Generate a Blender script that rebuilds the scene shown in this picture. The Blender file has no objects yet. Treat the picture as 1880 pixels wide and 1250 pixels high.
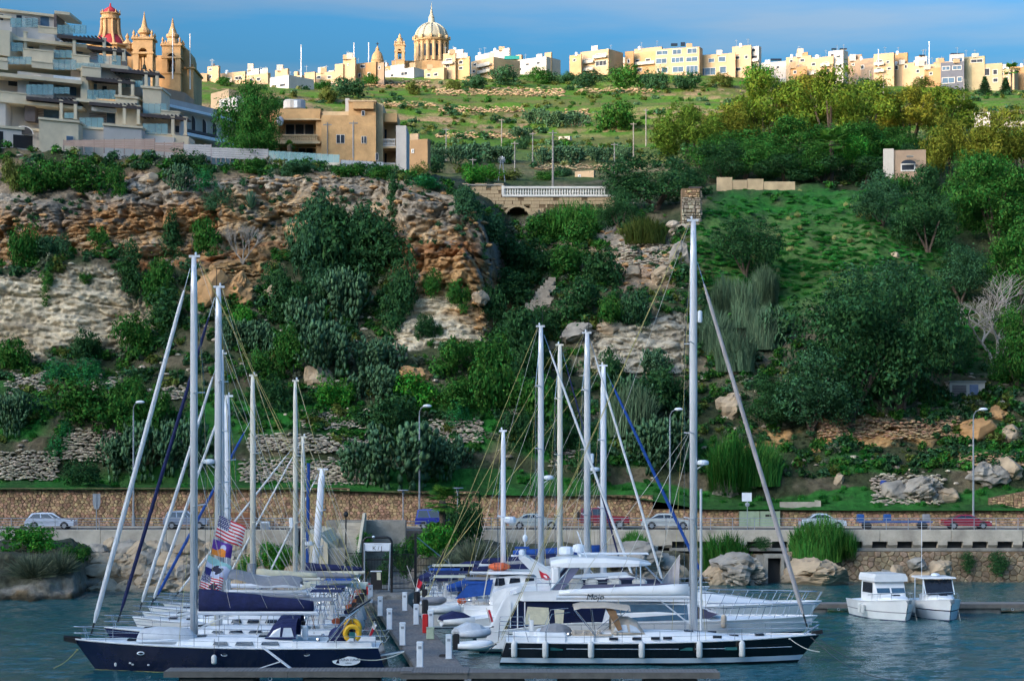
import bpy, math, random
import numpy as np
from mathutils import Vector, Matrix
from mathutils.bvhtree import BVHTree

random.seed(7)
RNG = np.random.default_rng(7)
SC = bpy.context.scene
COL = SC.collection
R = math.radians
PI = math.pi

# ------------------------------------------------------------------ camera, world, sun, exposure
F, HZ, CH, CX = 4000.0, 830.0, 11.3, 940.0        # focal length and horizon row in photo pixels, eye height in metres
cam_d = bpy.data.cameras.new('camera')
cam_d.sensor_width = 36.0
cam_d.lens = 36.0 * F / 1880.0
cam_d.shift_y = (HZ - 625.0) / 1880.0
cam_d.clip_start = 1.0
cam_d.clip_end = 6000.0
cam = bpy.data.objects.new('camera', cam_d)
cam.location = (0, 0, CH)
cam.rotation_euler = (R(90), 0, 0)
COL.objects.link(cam)
SC.camera = cam

SUN_AZ = math.atan2(-0.77, -0.64)                  # compass angle of the sun, measured from +Y towards +X
SUN_EL = R(12.0)
world = bpy.data.worlds.new('World')
SC.world = world
world.use_nodes = True
nt = world.node_tree
nt.nodes.clear()
sky = nt.nodes.new('ShaderNodeTexSky')
sky.sky_type = 'NISHITA'
sky.sun_disc = False
sky.sun_elevation = SUN_EL
sky.sun_rotation = SUN_AZ
sky.altitude = 0
sky.air_density = 1.0
sky.dust_density = 9.0
sky.ozone_density = 4.5
hs = nt.nodes.new('ShaderNodeHueSaturation')
hs.inputs['Hue'].default_value = 0.482
hs.inputs['Saturation'].default_value = 1.03
hs.inputs['Value'].default_value = 1.0
# thin streaks of high cloud, the same all round the sky
tc = nt.nodes.new('ShaderNodeTexCoord')
mp = nt.nodes.new('ShaderNodeMapping'); mp.inputs['Scale'].default_value = (2.6,2.6,20.0); mp.inputs['Rotation'].default_value = (0.05,0.12,0)
nz = nt.nodes.new('ShaderNodeTexNoise'); nz.inputs['Scale'].default_value = 2.2; nz.inputs['Detail'].default_value = 6
rp = nt.nodes.new('ShaderNodeMapRange'); rp.inputs[1].default_value = 0.40; rp.inputs[2].default_value = 0.68; rp.inputs[4].default_value = 0.4
mxs = nt.nodes.new('ShaderNodeMix'); mxs.data_type = 'RGBA'
bw = nt.nodes.new('ShaderNodeRGBToBW')
gain = nt.nodes.new('ShaderNodeMath'); gain.operation = 'MULTIPLY'; gain.inputs[1].default_value = 1.75
bg = nt.nodes.new('ShaderNodeBackground'); bg.inputs[1].default_value = 0.15
wo = nt.nodes.new('ShaderNodeOutputWorld')
L = nt.links.new
gm = nt.nodes.new('ShaderNodeGamma'); gm.inputs[1].default_value = 1.7       # deep clear sky, bright round the low sun
L(sky.outputs[0],gm.inputs[0]); clp = nt.nodes.new('ShaderNodeMix'); clp.data_type = 'RGBA'; clp.blend_type = 'DARKEN'; clp.inputs[0].default_value = 1.0; clp.inputs[7].default_value = (45,40,34,1)   # the haze round the sun never burns out
L(gm.outputs[0], clp.inputs[6]); L(clp.outputs[2], hs.inputs['Color'])
L(tc.outputs['Generated'], mp.inputs[0]); L(mp.outputs[0], nz.inputs['Vector']); L(nz.outputs[0], rp.inputs[0])
L(clp.outputs[2], bw.inputs[0]); L(bw.outputs[0], gain.inputs[0])
L(rp.outputs[0], mxs.inputs[0]); L(hs.outputs[0], mxs.inputs[6]); L(gain.outputs[0], mxs.inputs[7])
L(mxs.outputs[2], bg.inputs[0]); L(bg.outputs[0], wo.inputs[0])

sun_d = bpy.data.lights.new('sun', 'SUN')
sun_d.energy = 1.1
sun_d.angle = R(0.5)
sun_d.color = (1.0, 0.62, 0.28)
sun = bpy.data.objects.new('sun', sun_d)
to_sun = Vector((math.sin(SUN_AZ) * math.cos(SUN_EL), math.cos(SUN_AZ) * math.cos(SUN_EL), math.sin(SUN_EL)))
sun.rotation_euler = to_sun.to_track_quat('Z', 'Y').to_euler()
COL.objects.link(sun)

SC.view_settings.view_transform = 'Standard'
SC.view_settings.look = 'None'
SC.view_settings.exposure = 1.35
SC.view_settings.gamma = 1.0
SC.view_settings.use_curve_mapping = False
SC.cycles.max_bounces = 6
SC.cycles.diffuse_bounces = 3
SC.cycles.glossy_bounces = 3
SC.cycles.transmission_bounces = 4
SC.cycles.transparent_max_bounces = 8
SC.cycles.caustics_reflective = False
SC.cycles.caustics_refractive = False


def W(px, py, Y):
 """the point that stands at photo pixel (px, py) and Y metres out"""
 return Vector(((px - CX) * Y / F, Y, CH + (HZ - py) * Y / F))
def WX(px, Y): return (px - CX) * Y / F
def WZ(py, Y): return CH + (HZ - py) * Y / F

# ------------------------------------------------------------------ materials
MATS = {}
def mat(name,col,rough=0.7,var=0.15,scale=2.0,bump=0.0,metal=0.0,spec=0.4,island=0.0,col2=None,bscale=None,detail=5,stretch=None,trans=0.0,coat=0.0,alpha=1.0):
 if name in MATS: return MATS[name]
 m = bpy.data.materials.new(name); m.use_nodes = True
 t = m.node_tree; N = t.nodes; Lk = t.links.new
 b = N['Principled BSDF']
 b.inputs['Roughness'].default_value = rough
 b.inputs['Metallic'].default_value = metal
 b.inputs['Specular IOR Level'].default_value = spec
 if coat: b.inputs['Coat Weight'].default_value = coat; b.inputs['Coat Roughness'].default_value = 0.08
 if trans: b.inputs['Transmission Weight'].default_value = trans
 if alpha < 1: b.inputs['Alpha'].default_value = alpha
 co = N.new('ShaderNodeTexCoord'); vec = co.outputs['Object']
 if stretch:
  mpn = N.new('ShaderNodeMapping'); mpn.inputs['Scale'].default_value = stretch
  Lk(vec, mpn.inputs[0]); vec = mpn.outputs[0]
 n = N.new('ShaderNodeTexNoise'); n.inputs['Scale'].default_value = scale; n.inputs['Detail'].default_value = detail
 n.inputs['Roughness'].default_value = 0.62
 Lk(vec, n.inputs['Vector'])
 mr = N.new('ShaderNodeMapRange'); mr.inputs[1].default_value = 0.3; mr.inputs[2].default_value = 0.7
 Lk(n.outputs[0], mr.inputs[0])
 mx = N.new('ShaderNodeMix'); mx.data_type = 'RGBA'
 c = np.array(col, float)
 lo, hi = (c * (1 - var), c * (1 + var)) if col2 is None else (c, np.array(col2, float))
 mx.inputs[6].default_value = (*np.clip(lo, 0, 1), 1); mx.inputs[7].default_value = (*np.clip(hi, 0, 1), 1)
 Lk(mr.outputs[0], mx.inputs[0]); out = mx.outputs[2]
 if island:
  g = N.new('ShaderNodeNewGeometry')
  mr2 = N.new('ShaderNodeMapRange'); mr2.inputs[3].default_value = 1 - island; mr2.inputs[4].default_value = 1 + island
  Lk(g.outputs['Random Per Island'], mr2.inputs[0])
  h = N.new('ShaderNodeHueSaturation')
  mr3 = N.new('ShaderNodeMapRange'); mr3.inputs[3].default_value = 0.5-island*0.06; mr3.inputs[4].default_value = 0.5+island*0.06
  mlt = N.new('ShaderNodeMath'); mlt.operation = 'MULTIPLY'; mlt.inputs[1].default_value = 7.31
  frc = N.new('ShaderNodeMath'); frc.operation = 'FRACT'
  Lk(g.outputs['Random Per Island'], mlt.inputs[0]); Lk(mlt.outputs[0], frc.inputs[0]); Lk(frc.outputs[0], mr3.inputs[0])
  Lk(mr2.outputs[0],h.inputs['Value']); Lk(mr3.outputs[0],h.inputs['Hue']); Lk(out,h.inputs['Color']); out = h.outputs[0]
 Lk(out, b.inputs['Base Color'])
 if bump:
  bn = N.new('ShaderNodeTexNoise'); bn.inputs['Scale'].default_value = bscale or scale*3; bn.inputs['Detail'].default_value = 6
  Lk(vec, bn.inputs['Vector'])
  bp = N.new('ShaderNodeBump'); bp.inputs['Strength'].default_value = bump; bp.inputs['Distance'].default_value = 0.1
  Lk(bn.outputs[0], bp.inputs['Height']); Lk(bp.outputs[0], b.inputs['Normal'])
 MATS[name] = m
 return m

def leaf_mat(name, col, var=0.5, rough=0.7):
 """foliage: every leaf a shade of its own, a little light passing through"""
 if name in MATS: return MATS[name]
 m = mat(name, col, rough=rough, var=0.35, scale=0.35, island=var, spec=0.1)
 t = m.node_tree; N = t.nodes; Lk = t.links.new
 b = N['Principled BSDF']; o = N['Material Output']
 tr = N.new('ShaderNodeBsdfTranslucent'); ms = N.new('ShaderNodeMixShader'); ms.inputs[0].default_value = 0.22
 src = b.inputs['Base Color'].links[0].from_socket
 Lk(src, tr.inputs[0]); Lk(b.outputs[0], ms.inputs[1]); Lk(tr.outputs[0], ms.inputs[2]); Lk(ms.outputs[0], o.inputs[0])
 return m

# shared palette
M_WHITE = mat('white_gelcoat', (0.82, 0.82, 0.81), rough=0.25, var=0.09, scale=0.8, spec=0.5)
M_DECK = mat('white_deck', (0.80, 0.81, 0.81), rough=0.55, var=0.08, scale=1.5)
M_NAVY = mat('navy_hull', (0.007, 0.011, 0.042), rough=0.18, var=0.25, scale=0.6, spec=0.5, coat=0.3)
M_NAVY2 = mat('dark_blue_hull', (0.014, 0.016, 0.065), rough=0.2, var=0.2, scale=0.6, coat=0.3)
M_BLACK = mat('black_hull', (0.006, 0.007, 0.012), rough=0.15, var=0.3, scale=0.7, spec=0.5, coat=0.3)
M_NCLOTH = mat('navy_canvas', (0.012, 0.018, 0.075), rough=0.85, var=0.3, scale=3, bump=0.3)
M_BCLOTH = mat('blue_canvas', (0.012, 0.07, 0.30), rough=0.8, var=0.2, scale=3, bump=0.3)
M_TAN = mat('tan_canvas', (0.50, 0.42, 0.33), rough=0.85, var=0.12, scale=3, bump=0.3)
M_GREYC = mat('grey_canvas', (0.26, 0.26, 0.27), rough=0.85, var=0.12, scale=3, bump=0.3)
M_BEIGE = mat('beige_canvas', (0.62, 0.58, 0.42), rough=0.85, var=0.12, scale=3, bump=0.3)
M_STEEL = mat('stainless_steel', (0.62, 0.63, 0.65), rough=0.25, var=0.08, scale=5, metal=0.9)
M_ALU = mat('mast_aluminium', (0.70, 0.70, 0.70), rough=0.35, var=0.06, scale=0.7, metal=0.25)
M_MASTW = mat('mast_white', (0.78, 0.79, 0.82), rough=0.3, var=0.05, scale=0.7)
M_MASTC = mat('mast_cream', (0.70, 0.66, 0.55), rough=0.4, var=0.08, scale=0.7)
M_ROPEY = mat('yellow_rope', (0.42, 0.36, 0.13), rough=0.8, var=0.2, scale=6)
M_ROPEW = mat('pale_rope', (0.55, 0.53, 0.46), rough=0.85, var=0.2, scale=6)
M_ROPEG = mat('green_rope', (0.05, 0.30, 0.25), rough=0.8, var=0.2, scale=6)
M_ROPED = mat('dark_rope', (0.06, 0.06, 0.06), rough=0.85, var=0.2, scale=6)
M_SAIL = mat('furled_sail', (0.70, 0.70, 0.69), rough=0.8, var=0.12, scale=4, bump=0.4, stretch=(1, 1, 0.2))
M_SAILG = mat('furled_sail_grey', (0.42, 0.38, 0.37), rough=0.8, var=0.2, scale=4, bump=0.4, stretch=(1, 1, 0.2))
M_GLASS = mat('dark_glass', (0.015, 0.02, 0.03), rough=0.06, var=0.3, scale=1, spec=0.8)
M_GLASSB = mat('blue_glass', (0.05, 0.11, 0.17), rough=0.08, var=0.3, scale=1, spec=0.8)
M_TINT = mat('violet_tinted_screen', (0.10, 0.09, 0.15), rough=0.1, var=0.2, scale=1, spec=0.6)
M_CLEAR = mat('clear_vinyl', (0.55, 0.60, 0.66), rough=0.15, var=0.15, scale=2, spec=0.6)
M_TEAK = mat('teak', (0.24, 0.13, 0.06), rough=0.6, var=0.25, scale=4)
M_RED = mat('red_paint', (0.55, 0.02, 0.02), rough=0.45, var=0.12, scale=3)
M_REDC = mat('red_cloth', (0.45, 0.02, 0.03), rough=0.85, var=0.2, scale=3)
M_ORANGE = mat('orange_float', (0.70, 0.14, 0.05), rough=0.55, var=0.2, scale=3)
M_YELLOW = mat('yellow_float', (0.75, 0.42, 0.02), rough=0.55, var=0.1, scale=3)
M_FEND = mat('fender_vinyl', (0.66, 0.66, 0.63), rough=0.45, var=0.1, scale=3)
M_RUB = mat('black_rubber', (0.015, 0.015, 0.016), rough=0.6, var=0.2, scale=3)
M_STRIPE = mat('pale_blue_stripe', (0.62, 0.72, 0.82), rough=0.25, var=0.05, scale=1)
M_TEAL = mat('teal_portlight', (0.03, 0.14, 0.14), rough=0.1, var=0.2, scale=1, spec=0.7)
M_DINGHY = mat('dinghy_fabric', (0.55, 0.57, 0.59), rough=0.5, var=0.12, scale=3)
M_PLASTIC = mat('white_plastic', (0.74, 0.78, 0.82), rough=0.4, var=0.06, scale=3)
M_IRON = mat('black_iron', (0.012, 0.013, 0.014), rough=0.45, var=0.2, scale=4)
M_GALV = mat('galvanised_steel', (0.34, 0.37, 0.40), rough=0.45, var=0.15, scale=4, metal=0.5)

# ------------------------------------------------------------------ mesh builder
class MB:
 def __init__(s): s.v = []; s.f = []; s.mi = []; s.cur = 0
 def add(s, vs, fs):
  o = len(s.v); s.v += [tuple(p) for p in vs]
  for f in fs: s.f.append([o + i for i in f]); s.mi.append(s.cur)
  return s
 def box(s, x0, x1, y0, y1, z0, z1):
  return s.add([(x0,y0,z0),(x1,y0,z0),(x1,y1,z0),(x0,y1,z0),(x0,y0,z1),(x1,y0,z1),(x1,y1,z1),(x0,y1,z1)],
                     [(0, 3, 2, 1), (4, 5, 6, 7), (0, 1, 5, 4), (1, 2, 6, 5), (2, 3, 7, 6), (3, 0, 4, 7)])
 def bbox(s, x0, x1, y0, y1, z0, z1, b):
  """box with chamfered vertical edges and top"""
  pts = lambda i,z: [(x0+i+b,y0+i,z),(x1-i-b,y0+i,z),(x1-i,y0+i+b,z),(x1-i,y1-i-b,z),(x1-i-b,y1-i,z),(x0+i+b,y1-i,z),(x0+i,y1-i-b,z),(x0+i,y0+i+b,z)]
  return s.loft([pts(0, z0), pts(0, z1 - b), pts(b, z1)])
 def poly(s, pts): return s.add(pts, [tuple(range(len(pts)))])
 def loft(s, rings, cap=True, closed=True):
  n = len(rings[0]); vs = [p for r in rings for p in r]; fs = []
  for i in range(len(rings) - 1):
   for j in range(n if closed else n - 1):
    k = (j + 1) % n
    fs.append((i * n + j, i * n + k, (i + 1) * n + k, (i + 1) * n + j))
  if cap and closed:
   fs.append(tuple(range(n - 1, -1, -1))); fs.append(tuple(range((len(rings) - 1) * n, len(rings) * n)))
  return s.add(vs, fs)
 def tube(s, pts, r, n=6, cap=True, flat=1.0):
  pts = [Vector(p) for p in pts]; m = len(pts)
  rs = r if isinstance(r, (list, tuple)) else [r] * m
  rings = []
  up = None
  for i, p in enumerate(pts):
   d = (pts[min(i + 1, m - 1)] - pts[max(i - 1, 0)])
   if d.length < 1e-9: d = Vector((0, 0, 1))
   d.normalize()
   ref = Vector((0, 1, 0)) if abs(d.y) < 0.9 else Vector((1, 0, 0))
   a = d.cross(ref).normalized(); b = d.cross(a).normalized()
   if up is not None and a.dot(up) < 0: a = -a; b = -b
   up = a
   rings.append([tuple(p+(a*math.cos(2*PI*k/n)+b*math.sin(2*PI*k/n)*flat)*rs[i]) for k in range(n)])
  return s.loft(rings, cap=cap)
 def cyl(s, x, y, z0, z1, r, n=10, r1=None):
  r1 = r if r1 is None else r1
  return s.lathe(x, y, [(r, z0), (r1, z1)], n)
 def lathe(s, x, y, prof, n=12, sx=1.0, sy=1.0, a0=0.0):
  return s.loft([[(x+r*sx*math.cos(a0+2*PI*k/n),y+r*sy*math.sin(a0+2*PI*k/n),z) for k in range(n)] for r,z in prof])
 def prism(s, prof, y0, y1):
  """side outline (x, z) pushed along y"""
  return s.loft([[(x, y0, z) for x, z in prof], [(x, y1, z) for x, z in prof]])
 def prismx(s, prof, x0, x1):
  return s.loft([[(x0, y, z) for y, z in prof], [(x1, y, z) for y, z in prof]])
 def ell(s, c, r, nu=10, nv=6, jit=0.0):
  prof = []
  for i in range(nv + 1):
   a = PI * i / nv
   prof.append((max(math.sin(a), 1e-3), -math.cos(a)))
  rings = [[(c[0]+r[0]*q*math.cos(2*PI*k/nu)*(1+random.uniform(-jit,jit)),c[1]+r[1]*q*math.sin(2*PI*k/nu)*(1+random.uniform(-jit,jit)),c[2]+r[2]*z) for k in range(nu)] for q,z in prof]
  return s.loft(rings)
 def sheet(s, fn, nu, nv):
  vs = [fn(i / nu, j / nv) for j in range(nv + 1) for i in range(nu + 1)]
  fs = [(j*(nu+1)+i,j*(nu+1)+i+1,(j+1)*(nu+1)+i+1,(j+1)*(nu+1)+i) for j in range(nv) for i in range(nu)]
  return s.add(vs, fs)
 def build(s, name, m, parent=None, smooth=False, loc=None):
  me = bpy.data.meshes.new(name)
  me.from_pydata(s.v, [], s.f)
  for x in (m if isinstance(m, (list, tuple)) else [m]): me.materials.append(x)
  if isinstance(m, (list, tuple)): me.polygons.foreach_set('material_index', s.mi)
  if smooth: me.polygons.foreach_set('use_smooth', [True] * len(me.polygons))
  return link(name, me, parent, loc)

def link(name, me, parent=None, loc=None, rz=None, scale=None):
 o = bpy.data.objects.new(name, me)
 COL.objects.link(o)
 if parent is not None: o.parent = parent
 if loc is not None: o.location = loc
 if rz is not None: o.rotation_euler = (0, 0, rz)
 if scale is not None: o.scale = scale if isinstance(scale, (tuple, list)) else (scale,) * 3
 return o

def tag(o, label=None, cat=None, group=None, kind=None):
 if label: o['label'] = label
 if cat: o['category'] = cat
 if group: o['group'] = group
 if kind: o['kind'] = kind
 return o

def thing(name, label, cat, loc=(0, 0, 0), rz=0.0, group=None):
 o = link(name, None, None, loc, rz)
 o.empty_display_size = 0.2
 return tag(o, label, cat, group)

def np_mesh(name, verts, faces, m, smooth=False):
 """faces: int array (n, 3) or (n, 4)"""
 verts = np.asarray(verts, np.float32); faces = np.asarray(faces, np.int32)
 me = bpy.data.meshes.new(name)
 k = faces.shape[1]
 me.vertices.add(len(verts)); me.vertices.foreach_set('co', verts.ravel())
 me.loops.add(faces.size); me.loops.foreach_set('vertex_index', faces.ravel())
 me.polygons.add(len(faces)); me.polygons.foreach_set('loop_start', np.arange(0, faces.size, k, dtype=np.int32))
 if smooth: me.polygons.foreach_set('use_smooth', np.ones(len(faces), bool))
 me.update(calc_edges=True)
 for x in (m if isinstance(m, (list, tuple)) else [m]): me.materials.append(x)
 return me

def join_np(parts):
 """list of (verts, faces) -> one (verts, faces)"""
 vs, fs, o = [], [], 0
 for v, f in parts:
  vs.append(v); fs.append(f + o); o += len(v)
 return np.concatenate(vs), np.concatenate(fs)

# ------------------------------------------------------------------ numpy noise
_T = np.random.default_rng(3).random(65536)
def vnoise(p):
 i = np.floor(p).astype(np.int64); f = p - i; u = f * f * (3 - 2 * f)
 def h(dx, dy, dz):
  return _T[((i[:, 0] + dx) * 73856093 ^ (i[:, 1] + dy) * 19349663 ^ (i[:, 2] + dz) * 83492791) & 65535]
 def lx(dy, dz): return h(0, dy, dz) * (1 - u[:, 0]) + h(1, dy, dz) * u[:, 0]
 def ly(dz): return lx(0, dz) * (1 - u[:, 1]) + lx(1, dz) * u[:, 1]
 return ly(0) * (1 - u[:, 2]) + ly(1) * u[:, 2]
def fbm(p, oct=4, gain=0.5):
 t = np.zeros(len(p)); a = 1.0; s = 0.0; q = p.copy()
 for _ in range(oct):
  t += a * vnoise(q); s += a; a *= gain; q = q * 2.03 + 17.1
 return t / s
def sstep(a, b, x):
 t = np.clip((x - a) / (b - a), 0, 1); return t * t * (3 - 2 * t)
def worley(p):
 """nearest and second nearest feature distance and a random number per cell"""
 i = np.floor(p).astype(np.int64); f = p - i
 d1 = np.full(len(p), 9.0); d2 = d1.copy(); rid = np.zeros(len(p))
 for dx in (-1, 0, 1):
  for dy in (-1, 0, 1):
   for dz in (-1, 0, 1):
    h = ((i[:, 0] + dx) * 73856093 ^ (i[:, 1] + dy) * 19349663 ^ (i[:, 2] + dz) * 83492791)
    d = np.sqrt((dx+_T[h & 65535]-f[:,0]) ** 2+(dy+_T[(h*31+7) & 65535]-f[:,1]) ** 2+(dz+_T[(h*17+3) & 65535]-f[:,2]) ** 2)
    n = d < d1; d2 = np.where(n,d1,np.minimum(d2,d)); rid = np.where(n,_T[(h*13+5) & 65535],rid); d1 = np.where(n,d,d1)
 return d1, d2, rid

# ------------------------------------------------------------------ the hillside: one sheet from the wall behind the road to the plateau
NEAR = {  # px: stations s0..s9 as (distance, photo row)
 -700: [(200,898),(206,885),(207,880),(208.5,815),(220,700),(226,652),(228.5,512),(233,480),(236,368),(246,278)],
 0:    [(200,898),(206,885),(207,880),(208.5,815),(220,700),(226,652),(228.5,512),(233,480),(236,368),(246,278)],
 120:  [(200,898),(206,885),(207,878),(208.5,795),(219,700),(226,645),(228.5,508),(233,455),(236,370),(246,283)],
 215:  [(200,898),(206,885),(207,872),(208.5,790),(219,690),(227,650),(229.2,520),(232.5,460),(236,365),(246,290)],
 262:  [(200,898),(206,885),(207,865),(208.5,800),(218,700),(224,640),(230,560),(233.5,470),(236.5,360),(246,292)],
 400:  [(200,898),(205,888),(206,850),(207.5,820),(216,710),(224,600),(228,500),(234,470),(238,350),(247,298)],
 550:  [(200,898),(205,885),(206,840),(207.5,795),(217,710),(226,590),(231,520),(236,430),(240,330),(248,305)],
 690:  [(200,903),(205,890),(206,860),(207.5,830),(216,740),(224,640),(229,560),(234,430),(238.5,330),(246,310)],
 750:  [(200,905),(205,892),(206,865),(207.5,835),(216,725),(223,632),(226,548),(226.6,540),(230,355),(238,328)],
 850:  [(200,906),(205,893),(206,865),(207.5,830),(216,705),(222,632),(225,552),(225.8,490),(229,385),(236,352)],
 893:  [(200,908),(205,895),(206,870),(207.5,835),(216,700),(222,640),(224.5,585),(226,540),(229,440),(234,400)],
 935:  [(200,909),(205,896),(206,872),(207.5,838),(216,690),(226,640),(231,600),(239,540),(249,470),(258,405)],
 1050: [(200,910),(205,900),(206,885),(207,855),(215,760),(222,690),(226,590),(236,520),(249,440),(258,397)],
 1150: [(200,912),(205,905),(206,890),(207,860),(214,765),(221,685),(224,598),(234,520),(238,455),(258,390)],
 1235: [(200,925),(205,910),(206,895),(207,865),(214,775),(221,690),(225,590),(232,520),(238,460),(250,402)],
 1290: [(200,935),(205,915),(206,900),(207,870),(213,800),(219,720),(225,620),(232,520),(240,440),(252,365)],
 1400: [(200,935),(204,922),(205,915),(206,885),(210,825),(213.5,780),(224,650),(234,540),(246,440),(258,355)],
 1600: [(200,937),(204,925),(206,900),(207,865),(210,825),(212.5,778),(224,640),(236,510),(248,420),(262,356)],
 1750: [(200,937),(204,925),(206,905),(207,870),(211,820),(215,770),(221,742),(230,640),(248,470),(266,380)],
 1880: [(200,937),(204,928),(206,905),(207,870),(212,800),(217,752),(224,690),(236,600),(250,470),(270,350)],
 2600: [(200,937),(204,928),(206,905),(207,870),(212,800),(217,752),(224,690),(236,600),(250,470),(270,350)],
}
FARY = [300, 345, 430, 500, 560, 620, 690, 760, 1300]
FAR = {   # px: photo rows at the distances FARY (the last two run level behind the houses)
 -700: [378,300,190,172,160,152,146],
 400:  [378,300,190,172,160,152,146],
 560:  [360,275,215,190,175,162,148],
 680:  [345,290,235,205,182,165,143],
 800:  [322,296,252,216,190,166,138],
 950:  [318,300,258,222,195,168,138],
 1200: [318,300,255,215,190,164,136],
 1330: [300,280,240,205,184,164,140],
 1450: [300,270,228,196,180,170,152],
 1880: [300,265,215,192,180,172,165],
 2600: [300,265,215,192,180,172,165],
}
kx = np.array(sorted(NEAR)); fx = np.array(sorted(FAR))
cols = np.concatenate([np.arange(-700, -60, 20.), np.arange(-60, 1940, 2.5), np.arange(1940, 2601, 20.)])
NC = len(cols)
stY = np.zeros((NC, 10 + len(FARY))); stZ = np.zeros_like(stY)
def smooth_cols(a, sig):
 # smooth along the pixel columns with a small gaussian in pixel space
 g = np.linspace(-700, 2600, 1651); v = np.interp(g, cols, a)
 k = np.exp(-0.5 * (np.arange(-30, 31) * 2 / sig) ** 2); k /= k.sum()
 return np.interp(cols, g, np.convolve(np.pad(v, 30, mode='edge'), k, mode='valid'))
for k in range(10):
 y = np.interp(cols, kx, [NEAR[p][k][0] for p in kx]); r = np.interp(cols, kx, [NEAR[p][k][1] for p in kx])
 stY[:, k] = smooth_cols(y, 10); stZ[:, k] = CH + (HZ - smooth_cols(r, 10)) * stY[:, k] / F
for k, yy in enumerate(FARY):
 if k < 7:
  r = smooth_cols(np.interp(cols, fx, [FAR[p][k] for p in fx]), 18)
  stZ[:, 10 + k] = CH + (HZ - r) * yy / F
 else: stZ[:, 10 + k] = stZ[:, 16] + (1.0 if k == 7 else 2.0)
 stY[:, 10 + k] = yy
stZ[cols < 820, 10] = np.maximum(stZ[cols < 820, 10], 45.5)
nseg = [8, 3, 16, 26, 26, 56, 30, 86, 40, 18, 14, 30, 28, 26, 28, 30, 8, 4]
par = np.concatenate([k + np.arange(n) / n for k, n in enumerate(nseg)] + [[len(nseg)]])
NR = len(par)
k0 = np.minimum(par.astype(int), len(nseg) - 1); fr = par - k0
TY = stY[:, k0] * (1 - fr) + stY[:, k0 + 1] * fr
TZ = stZ[:, k0] * (1 - fr) + stZ[:, k0 + 1] * fr
TX = (cols[:, None] - CX) * TY / F
PXG = np.repeat(cols[:, None], NR, 1); SG = np.repeat(par[None, :], NC, 0)
P0 = np.stack([TX, TY, TZ], -1).reshape(-1, 3)
pxg0 = PXG.ravel(); sg0 = SG.ravel()
wq = fbm(P0 * np.array([0.16, 0.16, 0.22]) + 55, 4) - 0.5
wq2 = fbm(P0 * np.array([0.09, 0.09, 0.12]) + 91, 4) - 0.5
pxg = pxg0 + wq2 * 150; sg = sg0 + np.where(sg0 < 9.5, wq * 1.1 * np.clip(sg0 - 3.5, 0, 1), 0)
low = np.interp(pxg,[-700,225,265,735,755,905,930,1040,1070,1240,1270,2600],[1,1,.12,.12,1,1,.1,.1,.75,.75,.1,.1])*sstep(4.9,5.1,sg)*(1-sstep(5.95,6.3,sg))
high = np.interp(pxg,[-700,10,30,480,560,640,740,905,930,1120,1150,1235,1260,2600],[.7,.8,1,1,.55,.8,1,1,.1,.1,.7,.7,.05,.05])*sstep(6.6,7.05,sg)*(1-sstep(8.1,8.8,sg))
mid = np.interp(pxg,[350,375,455,480,760,790,900,930],[0,.8,.8,0,0,.9,.9,0])*sstep(5.6,5.8,sg)*(1-sstep(6.8,7.1,sg))
bank = np.interp(pxg, [1390, 1430, 1700, 1760], [0, 1, 1, 0]) * sstep(3.95, 4.1, sg) * (1 - sstep(4.9, 5.1, sg))
cliff = np.clip(np.maximum(np.maximum(low, high), np.maximum(mid, bank * .6)), 0, 1)
far = sstep(9.6, 10.4, sg0)
# relief: beds and fractures on the rock, tussocks on the slopes
q = P0 * np.array([0.22, 0.22, 0.55])
n1 = fbm(q, 5, 0.55) - 0.5
n2 = 1 - np.abs(fbm(P0 * np.array([0.5, 0.5, 1.3]) + 40, 4) * 2 - 1)
n3 = fbm(P0 * 0.12 + 9, 3) - 0.5
edge = 1 - sstep(0.0, 0.6, sg0)
bz_ = P0[:, 2] * 0.62 + n3 * 2.2 + (fbm(P0 * np.array([.05, .05, 0]) + 4, 2) - .5) * 3
bfr = bz_ - np.floor(bz_); bid = _T[(np.floor(bz_).astype(np.int64) * 7919) & 65535]
beds = (bid-.5)*.9+np.where(bfr < .82,bfr*.45,.45-(bfr-.82)/.18*.75)      # beds that overhang at their upper edge
blk = np.floor(fbm(P0 * np.array([0.16, 0.16, 0.3]) + 70, 3) * 9) / 9 - 0.5
ck = np.flatnonzero(cliff > 0.02); pc = P0[ck] + np.stack([n1[ck], n3[ck], n1[ck]], -1) * .8
lo_ = np.clip(low[ck], 0, 1)[:, None]
wa1, wa2, wr = worley(pc * (np.array([0.22, 0.22, 0.15]) * (1 - lo_) + np.array([0.3, 0.3, 1.3]) * lo_))
wb1, wb2, wr2 = worley(pc * (np.array([0.9, 0.9, 1.5]) * (1 - lo_) + np.array([0.9, 0.9, 3.6]) * lo_) + 13)
crk = np.clip((wa2 - wa1) * 6, 0, 1); crk2 = np.clip((wb2 - wb1) * 5, 0, 1)
blocks = np.zeros(len(P0)); blocks[ck] = ((wr-.5)*2.3-(1-crk)*1.0)*(1-.85*lo_[:,0])+((wr2-.5)*.5-(1-crk2)*.25)*(1-.7*lo_[:,0])+(fbm(pc*np.array([1.1,1.1,2.4]),4)-.5)*1.3+(worley(pc*np.array([2.0,2.0,3.2])+29)[2]-.5)*.26*(1-.5*lo_[:,0])
tint = np.zeros(len(P0)); tint[ck] = wr * .6 + wr2 * .4
out = cliff*(1-0.6*low)*(n1*2.0+beds*1.15+blk*2.4)+cliff*low*(n1*0.8+beds*0.45)+cliff*blocks
rough = (1 - cliff) * (1 - far) * (1 - edge)
P1 = P0.copy()
P1[:, 1] -= out + rough * n3 * 2.0
P1[:, 2] += rough * (n1 * 2.2) + cliff * n1 * 0.5 * (1 - edge)
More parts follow.
